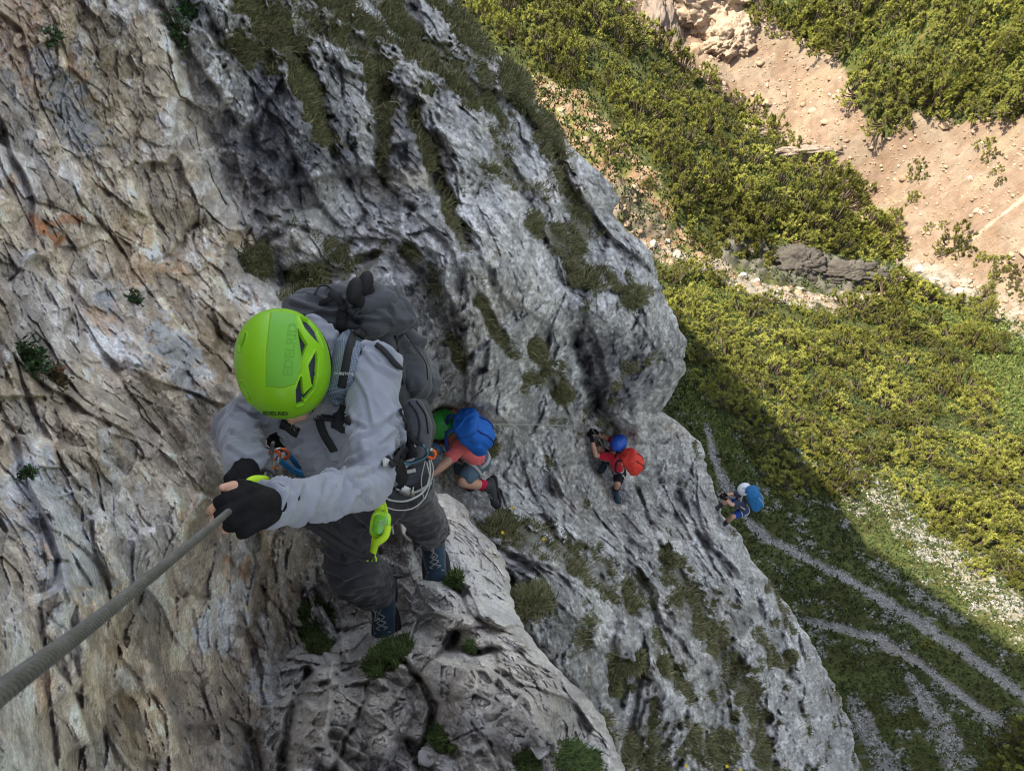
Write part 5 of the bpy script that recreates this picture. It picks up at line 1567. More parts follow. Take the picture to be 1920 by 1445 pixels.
def unit_rows(A): return A / np.linalg.norm(A, axis=1)[:, None]


def part(name, B, voxel, smooth, m, parent, fold=None, bv=False, crease=None, camp=.006, cw=4.5):
    V, N, F_ = B.melt(voxel, smooth)
    if crease: V = creases(V, N, crease, camp, cw)
    if fold: V = folds(V, N, **fold)
    o = obj(name, V, F_, m, parent)
    return (o, bvh_of(V, F_)) if bv else o


def sphere_face(B, head, fwd, up, k=1.0):
    """skull, jaw, nose, ears, neck root - for a head pose"""
    fwd = unit(fwd); up = unit(up - (up @ fwd) * fwd); s = np.cross(fwd, up)
    B.ell(head + up * .015 * k - fwd * .008 * k, [s, fwd, up], (.074 * k, .094 * k, .098 * k))
    B.ell(head - up * .055 * k + fwd * .030 * k, [s, fwd, up], (.052 * k, .055 * k, .050 * k))
    B.cap(head + fwd * .086 * k + up * .012 * k, head + fwd * .104 * k - up * .022 * k, .010 * k, .015 * k)
    B.cap(head + fwd * .080 * k - up * .052 * k - s * .018 * k, head + fwd * .080 * k - up * .052 * k + s * .018 * k, .009 * k, .009 * k)
    B.cap(head + fwd * .076 * k + up * .030 * k - s * .04 * k, head + fwd * .076 * k + up * .030 * k + s * .04 * k, .012 * k, .012 * k)
    for q in (-1, 1): B.ell(head + s * q * .077 * k - fwd * .005 * k, [s, fwd, up], (.009 * k, .020 * k, .032 * k), n=8)
    return s, fwd, up


def boot(parent, ankle, toe_dir, shin_dir, m_up, m_sole, size=1.0, voxel=.006, laces=True, shaft=.10):
    """a lace-up mountain boot: upper, rubber sole, laces. toe_dir forward, shin_dir up the leg"""
    f = unit(toe_dir); u = unit(shin_dir - (shin_dir @ f) * f); s = np.cross(f, u); a = np.asarray(ankle, float); k = size
    B = Blob(); B.cap(a + u * shaft * k * .8, a - u * .02 * k, .050 * k, .048 * k); B.cap(a - u * .045 * k - f * .03 * k, a - u * .050 * k + f * .06 * k, .042 * k, .042 * k)
    B.cap(a - u * .035 * k + f * .02 * k, a - u * .058 * k + f * .135 * k, .045 * k, .036 * k); B.ell(a - u * .062 * k + f * .150 * k, [s, f, u], (.045 * k, .048 * k, .030 * k))
    up, bv_ = part('boot', B, voxel, 5, m_up, parent, bv=True)
    B = Blob(); B.ell(a - u * .088 * k + f * .115 * k, [s, f, u], (.053 * k, .095 * k, .017 * k), power=.7); B.ell(a - u * .090 * k - f * .025 * k, [s, f, u], (.043 * k, .060 * k, .018 * k), power=.7)
    B.ell(a - u * .075 * k + f * .168 * k, [s, f, u], (.045 * k, .042 * k, .024 * k))
    part('sole', B, voxel, 3, m_sole, up)
    if laces:
        m = MB(); C_ = []
        for i in range(7):
            t = i / 6; c = a + u * (.085 - .125 * t) * k + f * (.045 + .075 * t) * k
            wdt = (.026 - .006 * t) * k
            l_ = c + s * wdt; r_ = c - s * wdt
            def onto(p):
                h = bv_.find_nearest(Vector(p)); return np.array(h[0]) + unit(f * .6 + u * .8) * .003
            C_.append((onto(l_), onto(r_)))
        for i in range(6):
            for p, q in ((C_[i][0], C_[i + 1][1]), (C_[i][1], C_[i + 1][0])):
                tube(catmull([p, (p + q) / 2 + unit(f * .6 + u * .8) * .006, q], 4), .0024 * k, 5, m)
        for q in (-1, 1):
            tube(catmull([C_[0][0], C_[0][0] + (f * .03 + s * q * .03 + u * .01) * k, C_[0][0] + (f * .05 + s * q * .02 - u * .02) * k, C_[0][0] + (f * .04 - u * .05 + s * q * .03) * k], 5), .0022 * k, 5, m)
        m.build('lace', M_lace, up)
    return up
# ================================================================== THE LEAD CLIMBER
C = cdir
lead = empty('person', W(770, 1100, 3.0), 'climber in light grey top and dark trousers, bent over the cable with both hands', 'person', 'climbers on the cable route')
hc = W(530, 682, 1.83)
hup = C(-.06, .36, .93); hf = C(.16, -.93, -.34)
head = hc - hup * .035
neck = W(598, 705, 2.02); shL = W(706, 693, 1.95); shR = W(522, 738, 2.05)
elL = W(688, 915, 1.74); wrL = W(508, 945, 1.37)
elR = W(452, 802, 2.10); wrR = W(461, 886, 1.74)
chest = W(635, 765, 2.16); pelv = W(700, 885, 2.38)
hpR = W(646, 903, 2.36); knR = W(655, 1058, 2.46); anR = W(713, 1114, 2.86)
hpL = W(748, 895, 2.40); knL = W(796, 975, 2.70); anL = W(809, 1003, 3.00)

# ---- body: one continuous skin
B = Blob(); s_, f_, u_ = sphere_face(B, head, hf, hup)
B.cap(head - u_ * .05 - f_ * .02, neck, .058, .062); B.cap(neck, chest, .09, .12); B.cap(chest, pelv, .12, .12)
B.cap(neck, shL, .07, .055); B.cap(neck, shR, .07, .055); B.chain([(shL, .055), (elL, .042), (wrL, .029)]); B.chain([(shR, .055), (elR, .042), (wrR, .029)])
B.chain([(pelv, .11), (hpL, .085), (knL, .055), (anL, .040)]); B.chain([(pelv, .11), (hpR, .085), (knR, .055), (anR, .040)])
for a_, k_, t_ in ((anL, knL, C(.12, -.85, .42)), (anR, knR, C(.10, -.85, .42))): B.cap(a_ - unit(k_ - a_) * .045, a_ - unit(k_ - a_) * .060 + t_ * .11, .030, .024)
dL = unit(W(438, 955, 1.20) - wrL); nL = C(-.30, -.30, -.90); sdL = 1 if np.cross(dL, nL) @ C(0, 1, 0) > 0 else -1
tipsL = hand(B, wrL, dL, nL, 1.0, (48, 62, 48), sdL, thumb=(.75, .45, .10))
dR = unit(W(452, 930, 1.55) - wrR); nR = C(-.35, -.15, -.92); sdR = 1 if np.cross(dR, nR) @ C(-1, 0, 0) > 0 else -1
tipsR = hand(B, wrR, dR, nR, 1.0, (45, 60, 45), -sdR)
part('body', B, .0042, 4, M_skin, lead)
# nails of the bare fingertips on the cable
m = MB()
for p, d in tipsL[:2] + tipsL[4:]:
    t = unit(CAM - p); q = p - d * .004 + t * .0062; s = unit(np.cross(d, t)); 
    m.add([q - s * .0045 - d * .004, q + s * .0045 - d * .004, q + s * .0042 + d * .004, q - s * .0042 + d * .004], [(0, 1, 2, 3)])
m.build('fingernail', mat('nail', (.62, .40, .33), .3), lead, each=True)

# ---- grey long sleeved top
B = Blob()
B.chain([(shL, .067), ((shL + elL) / 2, .060), (elL, .053)]); B.chain([(elL, .053), ((elL + wrL) / 2, .043), (wrL + (elL - wrL) * .04, .040)])
B.chain([(shR, .078), (elR, .066)]); B.chain([(elR, .066), (wrR + (elR - wrR) * .10, .048)])
for q, r_ in ((.20, .068), (.5, .09), (.88, .08)): B.cap(shL * (1 - q) + shR * q, hpL * (1 - q) + hpR * q - (hpL - pelv) * .1, r_, r_ + .02)
B.cap(neck, chest, .085, .125); B.cap(chest, W(690, 850, 2.32), .125, .14)
B.cap(shL, neck, .070, .075); B.cap(shR, neck, .074, .075)
B.cap(W(690, 800, 2.20), W(660, 860, 2.30), .12, .12)
shirt, BV_sh = part('shirt', B, .0052, 7, M_shirt, lead, fold=dict(amp=.016, freq=11, seed=21, axis=unit(wrL - elL), stretch=1.8, sharp=.9), bv=True, camp=.0075, cw=4.6,
                    crease=[[(655, 832), (695, 806), (738, 770)], [(650, 868), (698, 842), (738, 800)], [(656, 896), (702, 878), (728, 845)], [(695, 938), (668, 905), (640, 884)], [(644, 884), (628, 930), (612, 958)],
                            [(604, 898), (592, 930), (580, 958)], [(566, 905), (556, 930), (548, 956)], [(676, 652), (704, 684), (742, 704)], [(668, 700), (690, 745), (700, 800)], [(648, 760), (668, 790), (690, 800)],
                            [(596, 800), (616, 836), (640, 870)], [(664, 790), (646, 830), (640, 862)], [(738, 790), (752, 812), (756, 838)], [(438, 778), (476, 796), (520, 788)], [(434, 806), (468, 826), (502, 822)],
                            [(432, 836), (462, 856), (492, 848)], [(450, 760), (480, 772), (505, 760)], [(540, 912), (532, 930), (526, 950)], [(682, 915), (655, 930), (640, 950)], [(560, 840), (590, 852), (625, 850)]])
# hood lying behind the neck, between helmet and strap
B = Blob(); B.cap(W(610, 630, 1.99), W(622, 690, 1.97), .030, .032); B.cap(W(622, 690, 1.97), W(616, 750, 2.0), .032, .026); B.cap(W(588, 606, 2.03), W(610, 640, 1.98), .026, .03)
part('hood', B, .005, 6, M_shirt, shirt, fold=dict(amp=.010, freq=13, seed=22, sharp=.6))
# sleeve cuff edge
m = MB(); dd_ = unit(elL - wrL); a_ = unit(np.cross(dd_, ZUP)); b_ = np.cross(dd_, a_)
tube([wrL + dd_ * .012 + .0405 * (math.cos(t) * a_ + math.sin(t) * b_) for t in np.linspace(0, 2 * math.pi, 30)], .0032, 6, m)
m.build('cuff_hem', M_shirt, shirt)

# ---- trousers
B = Blob(); B.cap(hpL, hpR, .110, .102); B.cap(pelv + C(0, .05, 0) * .0, pelv + C(.2, -1, -.1) * .05, .13, .13)
B.chain([(hpR, .098), (hpR * .45 + knR * .55, .078), (knR, .088)]); B.chain([(knR + C(.2, -.1, .1) * .015, .095), (knR * .45 + anR * .55, .086), (anR + (knR - anR) * .20, .074)])
B.chain([(hpL, .104), (hpL * .45 + knL * .55, .080), (knL, .072)]); B.chain([(knL, .076), (knL * .45 + anL * .55, .068), (anL + (knL - anL) * .20, .068)])
trou, BV_tr = part('trousers', B, .0052, 6, M_trou, lead, fold=dict(amp=.015, freq=10, seed=31, axis=unit(knR - hpR), stretch=1.4, sharp=.8), bv=True, camp=.009, cw=6,
                    crease=[[(605, 1062), (650, 1082), (700, 1070), (742, 1078)], [(636, 1094), (686, 1062), (722, 1050)], [(702, 945), (692, 1000), (696, 1040)], [(640, 980), (655, 1020), (650, 1050)],
                            [(748, 962), (786, 982), (818, 970)], [(752, 1000), (788, 1012), (814, 1002)], [(720, 940), (760, 950), (800, 935)], [(610, 1030), (640, 1050), (672, 1045)], [(664, 1100), (700, 1092), (735, 1096)], [(768, 1024), (795, 1030), (820, 1022)]])

# ---- boots
bR = boot(lead, anR, C(.08, -.86, .40), unit(knR - anR), M_bootb, M_rubber, 1.16, .005)
bL = boot(lead, anL, C(.14, -.86, .40), unit(knL - anL), M_bootb, M_rubber, 1.18, .005)
# ---- gloves
for wr, el, d, n, sd_, nm, cv in ((wrL, elL, dL, nL, sdL, 'glove', (48, 62, 48)), (wrR, elR, dR, nR, -sdR, 'glove', (45, 60, 45))):
    B = Blob(); hand(B, wr, d, n, 1.0, cv, sd_, parts='glove', grow=.0035, cut=1.0, thumb=(.75, .45, .10) if wr is wrL else (.55, .75, .45)); B.cap(wr + (el - wr) * .10, wr + d * .02, .036, .033)
    B.cap(wr + d * .03, wr + d * .075, .034, .026)
    part(nm, B, .003, 4, M_glove, lead, fold=dict(amp=.0022, freq=40, seed=41, sharp=.5))

# ---- helmet: lime shell with a raised middle band, openings on its right side, printed and embossed letters
HS = unit(np.cross(hf, hup)); HF = unit(hf - (hf @ hup) * hup); HU = hup
ex, ey, ez = C(1, 0, 0), C(0, 1, 0), C(0, 0, 1)
rot = math.radians(8); ax1 = ex * math.cos(rot) + ey * math.sin(rot); ax2 = -ex * math.sin(rot) + ey * math.cos(rot)
ax1 = -ax1 if False else ax1
nph, nth = 430, 760
ph = np.linspace(math.pi / 2, -.42, nph)[:, None]; th = np.linspace(0, 2 * np.pi, nth, endpoint=False)[None]
RX, RY, RZ = .1145, .1430, .128
cx_ = np.sign(np.cos(th)) * np.abs(np.cos(th)) ** .94; sy_ = np.sign(np.sin(th)) * np.abs(np.sin(th)) ** .94
cp = np.cos(ph) ** .96; sp = np.sin(ph)
HV = hc + ax1 * (RX * cp * cx_)[..., None] + ax2 * (RY * cp * sy_)[..., None] + ez * (RZ * np.broadcast_to(sp, (nph, nth)))[..., None]
HNm = HV - hc; HNm = ax1 * ((HNm @ ax1) / RX ** 2)[..., None] + ax2 * ((HNm @ ax2) / RY ** 2)[..., None] + ez * ((HNm @ ez) / RZ ** 2)[..., None]
HNm /= np.linalg.norm(HNm, axis=-1)[..., None]
hu_, hv_, _ = pix(HV)


def crop(*p): return [(380 + a / 4, 480 + b / 4) for a, b in p]


VENTS = [crop((714, 556), (782, 662), (744, 748)), crop((735, 465), (790, 485), (850, 560), (893, 678), (870, 650), (815, 590), (770, 535)), crop((852, 722), (862, 775), (850, 900), (834, 985), (820, 945), (800, 820)),
         crop((737, 912), (752, 1055), (752, 1098), (708, 1116), (704, 1000)), crop((757, 1046), (822, 980), (828, 996), (764, 1072)), crop((318, 585), (300, 620), (278, 668), (275, 705), (290, 680), (312, 620)), crop((292, 950), (312, 985), (345, 1050), (368, 1100), (350, 1088), (318, 1030), (296, 975))]
PANEL = crop((512, 428), (600, 418), (690, 440), (722, 600), (745, 760), (735, 850), (690, 955), (600, 985), (478, 975), (482, 700))


def sdist(u, v, poly):
    p = poly + [poly[0]]; d = polydist(u, v, [(a, b, 1.0) for a, b in p]); return np.where(inpoly(u, v, poly), -d, d)


front = (HNm @ ez) > 0.02
vent = np.full(hu_.shape, 99.0)
for p in VENTS: vent = np.minimum(vent, np.where(front, sdist(hu_, hv_, p), 99))
pan = np.where(front, sdist(hu_, hv_, PANEL), 99)
off_ = .0016 * ss(2.2, -1.2, pan) - .013 * ss(2.0, .2, vent) + .0012 * ss(7.0, 3.0, vent) * (vent > 2)
# soft crease lines of the shell
off_ += .0016 * np.where(front, ss(9, 0, np.abs(sdist(hu_, hv_, crop((700, 440), (830, 560), (905, 720), (880, 900), (800, 1040), (752, 1110), (700, 1125), (690, 960), (745, 800), (722, 600))))), 0)
lip = ss(-.22, -.34, ph) ; off_ = off_ + np.broadcast_to(lip * .004, off_.shape)
HV2 = HV + HNm * off_[..., None]
hfaces = gridfaces(nph, nth, True)
fi = hfaces[:, 0]; vm = vent.ravel(); pmn = pan.ravel()
fm = np.where(vm[hfaces].max(1) < 1.1, 1, np.where(pmn[hfaces].max(1) < 0, 2, 0))
helm = obj('helmet', HV2.reshape(-1, 3), hfaces, None, lead, mats=[M_lime, M_foam, M_limed], fmat=fm)
BV_h = bvh_of(HV2.reshape(-1, 3)[::1], hfaces)
text_on('EDELRID', (516.5, 774.6), 9.4, -1.5, BV_h, M_black, helm, sx=1.3, bold=.02)
text_on('EDELRID', (545, 655), 25, 84, BV_h, mat('embossed_panel', (.10, .32, .018), .45, var=.02), helm, sx=1.05, off=.0006, bold=.01)
# brim band underneath and chin strap
m = MB(); tube([hc + ax1 * (RX * .93) * math.cos(t) + ax2 * (RY * .93) * math.sin(t) - ez * .058 for t in np.linspace(0, 2 * math.pi, 60)], .006, 6, m); m.build('helmet_rim', M_black, helm)
m = MB(); strap([(600, 720, 1.88), (590, 758, 1.90), (566, 792, 1.95)], .012, None, mb=m); strap([(560, 772, 1.9), (548, 792, 1.97), (556, 812, 2.0)], .012, None, mb=m); m.build('chin_strap', M_web, helm, each=True)
# beard: short grey strands below the helmet edge
r = np.random.default_rng(4); V = []; Fc = []; k = 0
for i in range(3600):
    t = r.random(); c = W(556 + 42 * t, 784 - 32 * t, 1.93) + r.normal(0, .009, 3); d = unit(C(.55, -.7, .1) + r.normal(0, .4, 3)); s = unit(np.cross(d, ez)) * .0007; L_ = r.uniform(.008, .020)
    V += [c - s, c + s, c + d * L_]; Fc.append((k, k + 1, k + 2)); k += 3
obj('beard', np.array(V), Fc, M_beard, lead)
# side of the face between helmet and beard
B = Blob(); B.ell(W(556, 776, 1.92), [ex, ey, ez], (.034, .020, .03)); B.cap(W(544, 783, 1.90), W(548, 786, 1.93), .010, .014)
part('face', B, .003, 4, M_skin, lead)

# ---- harness
har = MB()
strap([(742, 905, 0), (775, 893, 0), (806, 872, 0), (812, 850, 0)], .045, BV_tr, off=.008, mb=har, zdef=2.3)
strap([(712, 893, 0), (740, 897, 0), (778, 888, 0)], .03, BV_tr, off=.010, mb=har, zdef=2.25)
strap([(722, 922, 0), (750, 930, 0), (782, 927, 0), (806, 905, 0)], .035, BV_tr, off=.008, mb=har, zdef=2.35)
strap([(640, 975, 0), (600, 968, 0)], .035, BV_tr, off=.006, mb=har, zdef=2.2)
har.build('harness_strap', mat('harness_webbing', (.045, .05, .06), .8, fine=.2, fscale=600, weave=.5), lead, each=True)
m = MB()
strap([(716, 888, 0), (745, 890, 0), (775, 880, 0)], .012, BV_tr, off=.016, mb=m, zdef=2.22); strap([(738, 915, 0), (770, 922, 0), (800, 905, 0)], .006, BV_tr, off=.016, mb=m, zdef=2.3)
strap([(710, 902, 0), (735, 908, 0)], .020, BV_tr, off=.012, mb=m, zdef=2.2)
m.build('harness_trim', M_white, lead, each=True)
m = MB()
strap([(751, 914, 0), (764, 917, 0)], .030, BV_tr, off=.022, mb=m, zdef=2.3); strap([(768, 916, 0), (774, 917, 0)], .034, BV_tr, off=.022, mb=m, zdef=2.3); m.build('leg_buckle', M_steel, lead, each=True)
m = MB(); strap([(713, 869, 0), (722, 867, 0)], .017, BV_sh, off=.012, mb=m, zdef=2.15); m.build('care_label', M_white, lead)
text_on('MB', (718, 868), 5, -8, None, M_black, lead, z=2.12)
strap([(700, 926, 2.18), (706, 912, 2.2), (708, 898, 2.22)], .03, BV_tr, off=.012, zdef=2.2).build('belay_loop', mat('olive_webbing', (.13, .15, .06), .8, weave=.4), lead)

# ---- long white accessory cords
def cord(name, pts, r_, m_, label, cat, group=None, lay=False, seg=7, parent=None):
    P_ = resample(catmull(np.array([W(*p) for p in pts]), 10), r_ * 1.3)
    o = tube(P_, r_, seg).build(name, m_, parent, loc=None if parent is not None else W(*pts[len(pts) // 2]))
    if parent is None: tag(o, label, cat, group)
    return o


cord('accessory_cord', [(714, 928, 2.12), (735, 938, 2.18), (765, 938, 2.2), (795, 920, 2.25), (806, 890, 2.3), (805, 862, 2.3)], .0032, M_white, 'white cord looped round the hip of the lead climber, upper strand', 'cord')
cord('accessory_cord', [(706, 932, 2.1), (720, 948, 2.13), (745, 956, 2.18), (775, 952, 2.22), (798, 930, 2.28), (812, 885, 2.32), (808, 860, 2.3)], .0019, M_white, 'white cord looped lower round the thigh of the lead climber', 'cord')
cord('accessory_cord', [(800, 866, 2.28), (806, 900, 2.3), (796, 935, 2.3), (790, 900, 2.3), (797, 864, 2.28)], .0018, M_white, 'short doubled white cord hanging below the orange carabiner', 'cord')
cord('accessory_cord', [(738, 965, 2.45), (735, 985, 2.5), (737, 1000, 2.55)], .0045, mat('speckled_rope', (.45, .46, .5), .8, fine=.7, fscale=260), 'short speckled rope end behind the lime energy absorber', 'cord')


def carabiner(c, a, b, L_, w, r_, m_, label, name='carabiner', gate=True, group=None):
    """a: long axis, b: short axis"""
    a = unit(a); b = unit(b - (b @ a) * a); c = np.asarray(c, float); pts = []
    for t in np.linspace(0, 2 * np.pi, 44): pts.append(c + a * L_ / 2 * np.sign(math.cos(t)) * abs(math.cos(t)) ** .6 + b * w / 2 * (1 + .22 * math.cos(t)) * np.sign(math.sin(t)) * abs(math.sin(t)) ** .7)
    t_ = empty(name, c, label, 'carabiner', group)
    tube(pts, r_, 8).build('frame', m_, t_)
    if gate:
        tube([c + b * w / 2 * 1.06 + a * L_ * .26, c + b * w / 2 * .98 - a * L_ * .26], r_ * 1.25, 8).build('gate', M_steel, t_)
    return t_


carabiner(W(802, 848, 2.26), C(1, -.4, 0), C(.3, .9, .3), .050, .026, .005, M_orange, 'orange carabiner on the harness of the lead climber, beside the backpack belt', group='carabiners')
carabiner(W(776, 852, 2.2), C(1, .5, .1), C(-.3, .8, .4), .085, .05, .0052, mat('blue_metal', (.07, .15, .2), .35, metal=.7), 'dark blue carabiner on the harness of the lead climber', group='carabiners')

# ---- via ferrata lanyard: absorber, lime webbing, two elastic arms
lan = empty('lanyard', W(705, 960, 2.1), 'via ferrata lanyard with lime green absorber and black elastic arms', 'lanyard')
m = MB(); strap([(706, 915, 2.14), (704, 938, 2.11), (714, 958, 2.09)], .030, None, mb=m, thick=.004); strap([(712, 925, 2.13), (722, 952, 2.10), (724, 972, 2.08)], .014, None, mb=m, thick=.003)
strap([(728, 985, 2.06), (722, 1006, 2.05), (706, 1018, 2.05), (701, 1030, 2.06), (697, 1044, 2.06)], .020, None, mb=m, thick=.004); strap([(703, 1000, 2.08), (700, 1024, 2.07), (698, 1040, 2.06)], .016, None, mb=m, thick=.003)
for dx in (-6, 0, 7): strap([(698, 1036, 2.055), (698 + dx, 1046, 2.05), (696 + dx * 1.3, 1052, 2.05)], .005, None, mb=m, thick=.002)
m.build('lime_strap', M_limeweb, lan, each=True)
B = Blob(); ac = W(713, 983, 2.07); aup = C(.16, .98, .1); ar = unit(np.cross(aup, ez)); an_ = np.cross(ar, aup)
B.ell(ac, [ar, aup, an_], (.030, .040, .012), power=.55); ab_, BV_ab = part('absorber_case', B, .0022, 3, M_limeplastic, lan, bv=True)
B = Blob(); B.ell(ac + ez * .006 + ar * .001, [ar, aup, an_], (.0225, .032, .010), power=.6); part('absorber_window', B, .002, 3, mat('lime_gel', (.13, .42, .015), .15, spec=.6, coat=.6, var=.35, scale=60), ab_)
m = MB()
for dx in (-.006, .006):
    for k_ in range(3): tube([ac + ez * .0165 + ar * (dx * .3) + aup * (.012 - k_ * .004) - ar * .005, ac + ez * .0165 + ar * (dx * .3 + .004) + aup * (.014 - k_ * .004)], .0007, 4, m)
m.build('printed_mark', M_white, ab_)
# elastic arms: gathered black tube, ribbed
for j, (dv, dz) in enumerate(((-3, 0), (14, .02))):
    P_ = resample(catmull(np.array([W(*p) for p in [(555, 968 + dv * .2, 1.62), (590, 978 + dv * .8, 1.70 + dz), (625, 1000 + dv, 1.82 + dz), (660, 1026 + dv * .7, 1.95), (694, 1044, 2.05)]]), 14), .0022)
    t = np.arange(len(P_)); rr2 = .0082 + .0024 * np.sin(t * 1.5) + .0008 * n1(t * .9, 77 + j)
    rr2[:6] *= .8; rr2[-6:] *= .8
    tube(P_, rr2, 10).build('elastic_arm', mat('elastic_webbing', (.018, .018, .02), .85, var=.3, scale=120, weave=.6), lan)
m = MB(); strap([(540, 968, 1.60), (556, 967, 1.62), (570, 970, 1.66)], 0.022, None, mb=m, thick=.006); strap([(682, 1036, 2.0), (700, 1046, 2.05)], .022, None, mb=m, thick=.006)
strap([(478, 966, 1.42), (510, 970, 1.5), (545, 967, 1.6)], .012, None, mb=m, thick=.004); m.build('sleeve_end', M_web, lan, each=True)
m = MB(); strap([(543, 966, 1.585), (551, 966, 1.6)], .012, None, mb=m, thick=.006); strap([(458, 912, 1.44), (474, 900, 1.46), (494, 899, 1.48), (500, 903, 1.5)], .018, None, mb=m, thick=.004); m.build('lime_tag', M_limeweb, lan, each=True)

# ---- backpack
pk = empty('backpack', W(720, 700, 2.45), 'large dark grey hiking backpack on the lead climber, shoes strapped on top', 'backpack', 'backpacks of the climbers')
B = Blob()
B.cap(W(652, 622, 2.24), W(730, 755, 2.50), .110, .130); B.cap(W(698, 606, 2.30), W(768, 715, 2.54), .085, .105); B.cap(W(598, 598, 2.22), W(690, 622, 2.26), .060, .085)
B.cap(W(720, 640, 2.35), W(768, 735, 2.55), .105, .09)
bag, BV_bag = part('pack_bag', B, .007, 6, M_pack, pk, fold=dict(amp=.030, freq=9, seed=51, sharp=.3), bv=True, camp=.012, cw=7, crease=[[(700, 600), (732, 650), (752, 704)], [(742, 622), (764, 650), (790, 690)], [(720, 590), (760, 610), (790, 650)], [(735, 560), (745, 600), (742, 640)], [(780, 640), (800, 690), (806, 730)]])
B = Blob(); B.cap(W(560, 582, 2.10), W(700, 596, 2.14), .045, .055); B.cap(W(640, 570, 2.12), W(735, 590, 2.18), .06, .06); B.cap(W(570, 566, 2.12), W(640, 560, 2.14), .035, .045)
lid, BV_lid = part('pack_lid', B, .005, 6, M_pack, pk, fold=dict(amp=.028, freq=13, seed=52, axis=ex, stretch=.45, sharp=.4), bv=True, camp=.010, cw=5, crease=[[(548, 566), (600, 580), (650, 592), (725, 598)], [(560, 590), (640, 578), (742, 556)], [(650, 560), (690, 572), (735, 602)], [(580, 556), (630, 566), (680, 560)], [(690, 545), (720, 560), (740, 590)]])
B = Blob(); B.cap(W(700, 548, 2.12), W(735, 575, 2.16), .035, .038); B.cap(W(668, 570, 2.08), W(728, 560, 2.12), .030, .03); part('rolled_top', B, .004, 5, M_pack, lid, fold=dict(amp=.009, freq=18, seed=53, axis=ex, stretch=.5, sharp=.5))
B = Blob(); B.cap(W(758, 650, 2.36), W(778, 705, 2.40), .050, .058); B.cap(W(770, 680, 2.38), W(786, 722, 2.42), .05, .045)
pk_s, BV_ps = part('side_pocket', B, .005, 5, M_pack, pk, fold=dict(amp=.016, freq=14, seed=54, axis=C(.4, -.9, 0), stretch=.5, sharp=.4), bv=True)
B = Blob(); B.cap(W(776, 768, 2.22), W(786, 800, 2.22), .036, .042); B.cap(W(786, 800, 2.22), W(786, 836, 2.22), .042, .034)
pk_b, BV_pb = part('hip_belt_pocket', B, .004, 5, M_pack, pk, fold=dict(amp=.006, freq=14, seed=55), bv=True)
B = Blob(); B.cap(W(786, 768, 2.26), W(794, 804, 2.26), .036, .042); B.cap(W(794, 804, 2.26), W(790, 836, 2.25), .042, .032); part('hip_belt_wing', B, .004, 5, mat('pack_fabric_plain', (.06, .058, .06), .75, var=.08, fine=.1, fscale=500), pk)
# zip and seams
m = MB()
for pts, w in (([(768, 755), (782, 775), (787, 800), (783, 835)], .006), ([(780, 752), (797, 778), (802, 812)], .003)): strap([(a, b, 0) for a, b in pts], w, [BV_pb], off=.003, mb=m, zdef=2.22, thick=.002)
m.build('zip', M_black, pk_b, each=True)
m = MB(); strap([(728, 560, 0), (738, 610, 0), (750, 690, 0), (755, 720, 0)], .005, [BV_bag, BV_ps], off=.003, mb=m, zdef=2.25, thick=.002); strap([(700, 640, 0), (730, 668, 0), (752, 692, 0)], .010, [BV_bag], off=.004, mb=m, zdef=2.2); m.build('seam', M_black, bag, each=True)
cord('c', [(752, 612, 2.27), (776, 648, 2.27), (798, 680, 2.30), (802, 712, 2.33)], .0022, M_black, None, None, parent=pk_s)
cord('c', [(590, 552, 2.06), (600, 536, 2.08), (618, 538, 2.08), (626, 552, 2.06)], .0035, M_black, None, None, parent=lid)
for o in bpy.data.objects:
    if o.name.startswith('c') and o.name.split('.')[0] == 'c': o.name = 'shock_cord' if o.parent == pk_s else 'haul_loop'
B = Blob(); B.ell(W(768, 722, 2.36), [ex, ey, ez], (.010, .010, .012), n=8); part('cord_lock', B, .002, 2, M_black, pk_s)
# the two black soles sticking out of the top
for (u0, v0, u1, v1, z0, lab) in ((661, 524, 668, 558, 2.02, 0), (680, 511, 690, 545, 2.06, 1)):
    B = Blob(); B.ell(W((u0 + u1) / 2, (v0 + v1) / 2 + 4, z0 + .01), [C(.95, -.25, 0), C(.25, .95, .1), C(0, -.1, 1)], (.0225, .040, .030)); B.cap(W(u1, v1, z0 + .03), W(u1 + 6, v1 + 14, z0 + .06), .022, .024)
    so = part('camp_shoe', B, .003, 3, mat('foam_rubber', (.012, .012, .014), .7, var=.2, fine=.2, fscale=300), None, None)
    tag(so, ['left and lower of two black shoes stuffed under the backpack strap', 'right and higher of two black shoes stuffed under the backpack strap'][lab], 'shoe', 'shoes on the backpack')
# shoulder strap with lighter ripstop, black webbing and mesh
m = MB(); strap([(664, 622, 0), (658, 650, 0), (650, 690, 0), (640, 722, 0), (634, 745, 0)], .075, [BV_sh, BV_bag, BV_lid], off=.012, mb=m, thick=.012, zdef=2.0); ssp = m.build('shoulder_strap', mat('strap_ripstop', (.10, .12, .15), .7, var=.1, grid=1.0, gscale=75, weave=.3), pk)
BV_ss = bvh_of(np.concatenate(m.V), m.F)
m = SW = MB(); strap([(662, 628, 0), (655, 655, 0), (648, 692, 0), (641, 725, 0)], .022, [BV_ss, BV_sh], off=.003, mb=m, thick=.002, zdef=1.9); m.build('strap_webbing', M_web, ssp)
m = MB(); strap([(648, 566, 0), (643, 590, 0), (640, 625, 0)], .030, [BV_bag, BV_lid, BV_sh], off=.012, mb=m, zdef=2.0)
strap([(600, 568, 0), (640, 556, 0)], .016, [BV_lid], off=.010, mb=m, zdef=2.03); strap([(622, 552, 0), (650, 575, 0), (668, 588, 0), (676, 608, 0)], .024, [BV_lid, BV_bag], off=.014, mb=m, zdef=2.03)
strap([(706, 648, 0), (735, 680, 0), (749, 697, 0)], .014, [BV_bag, BV_sh], off=.01, mb=m, zdef=2.05); m.build('compression_strap', M_web, pk, each=True)
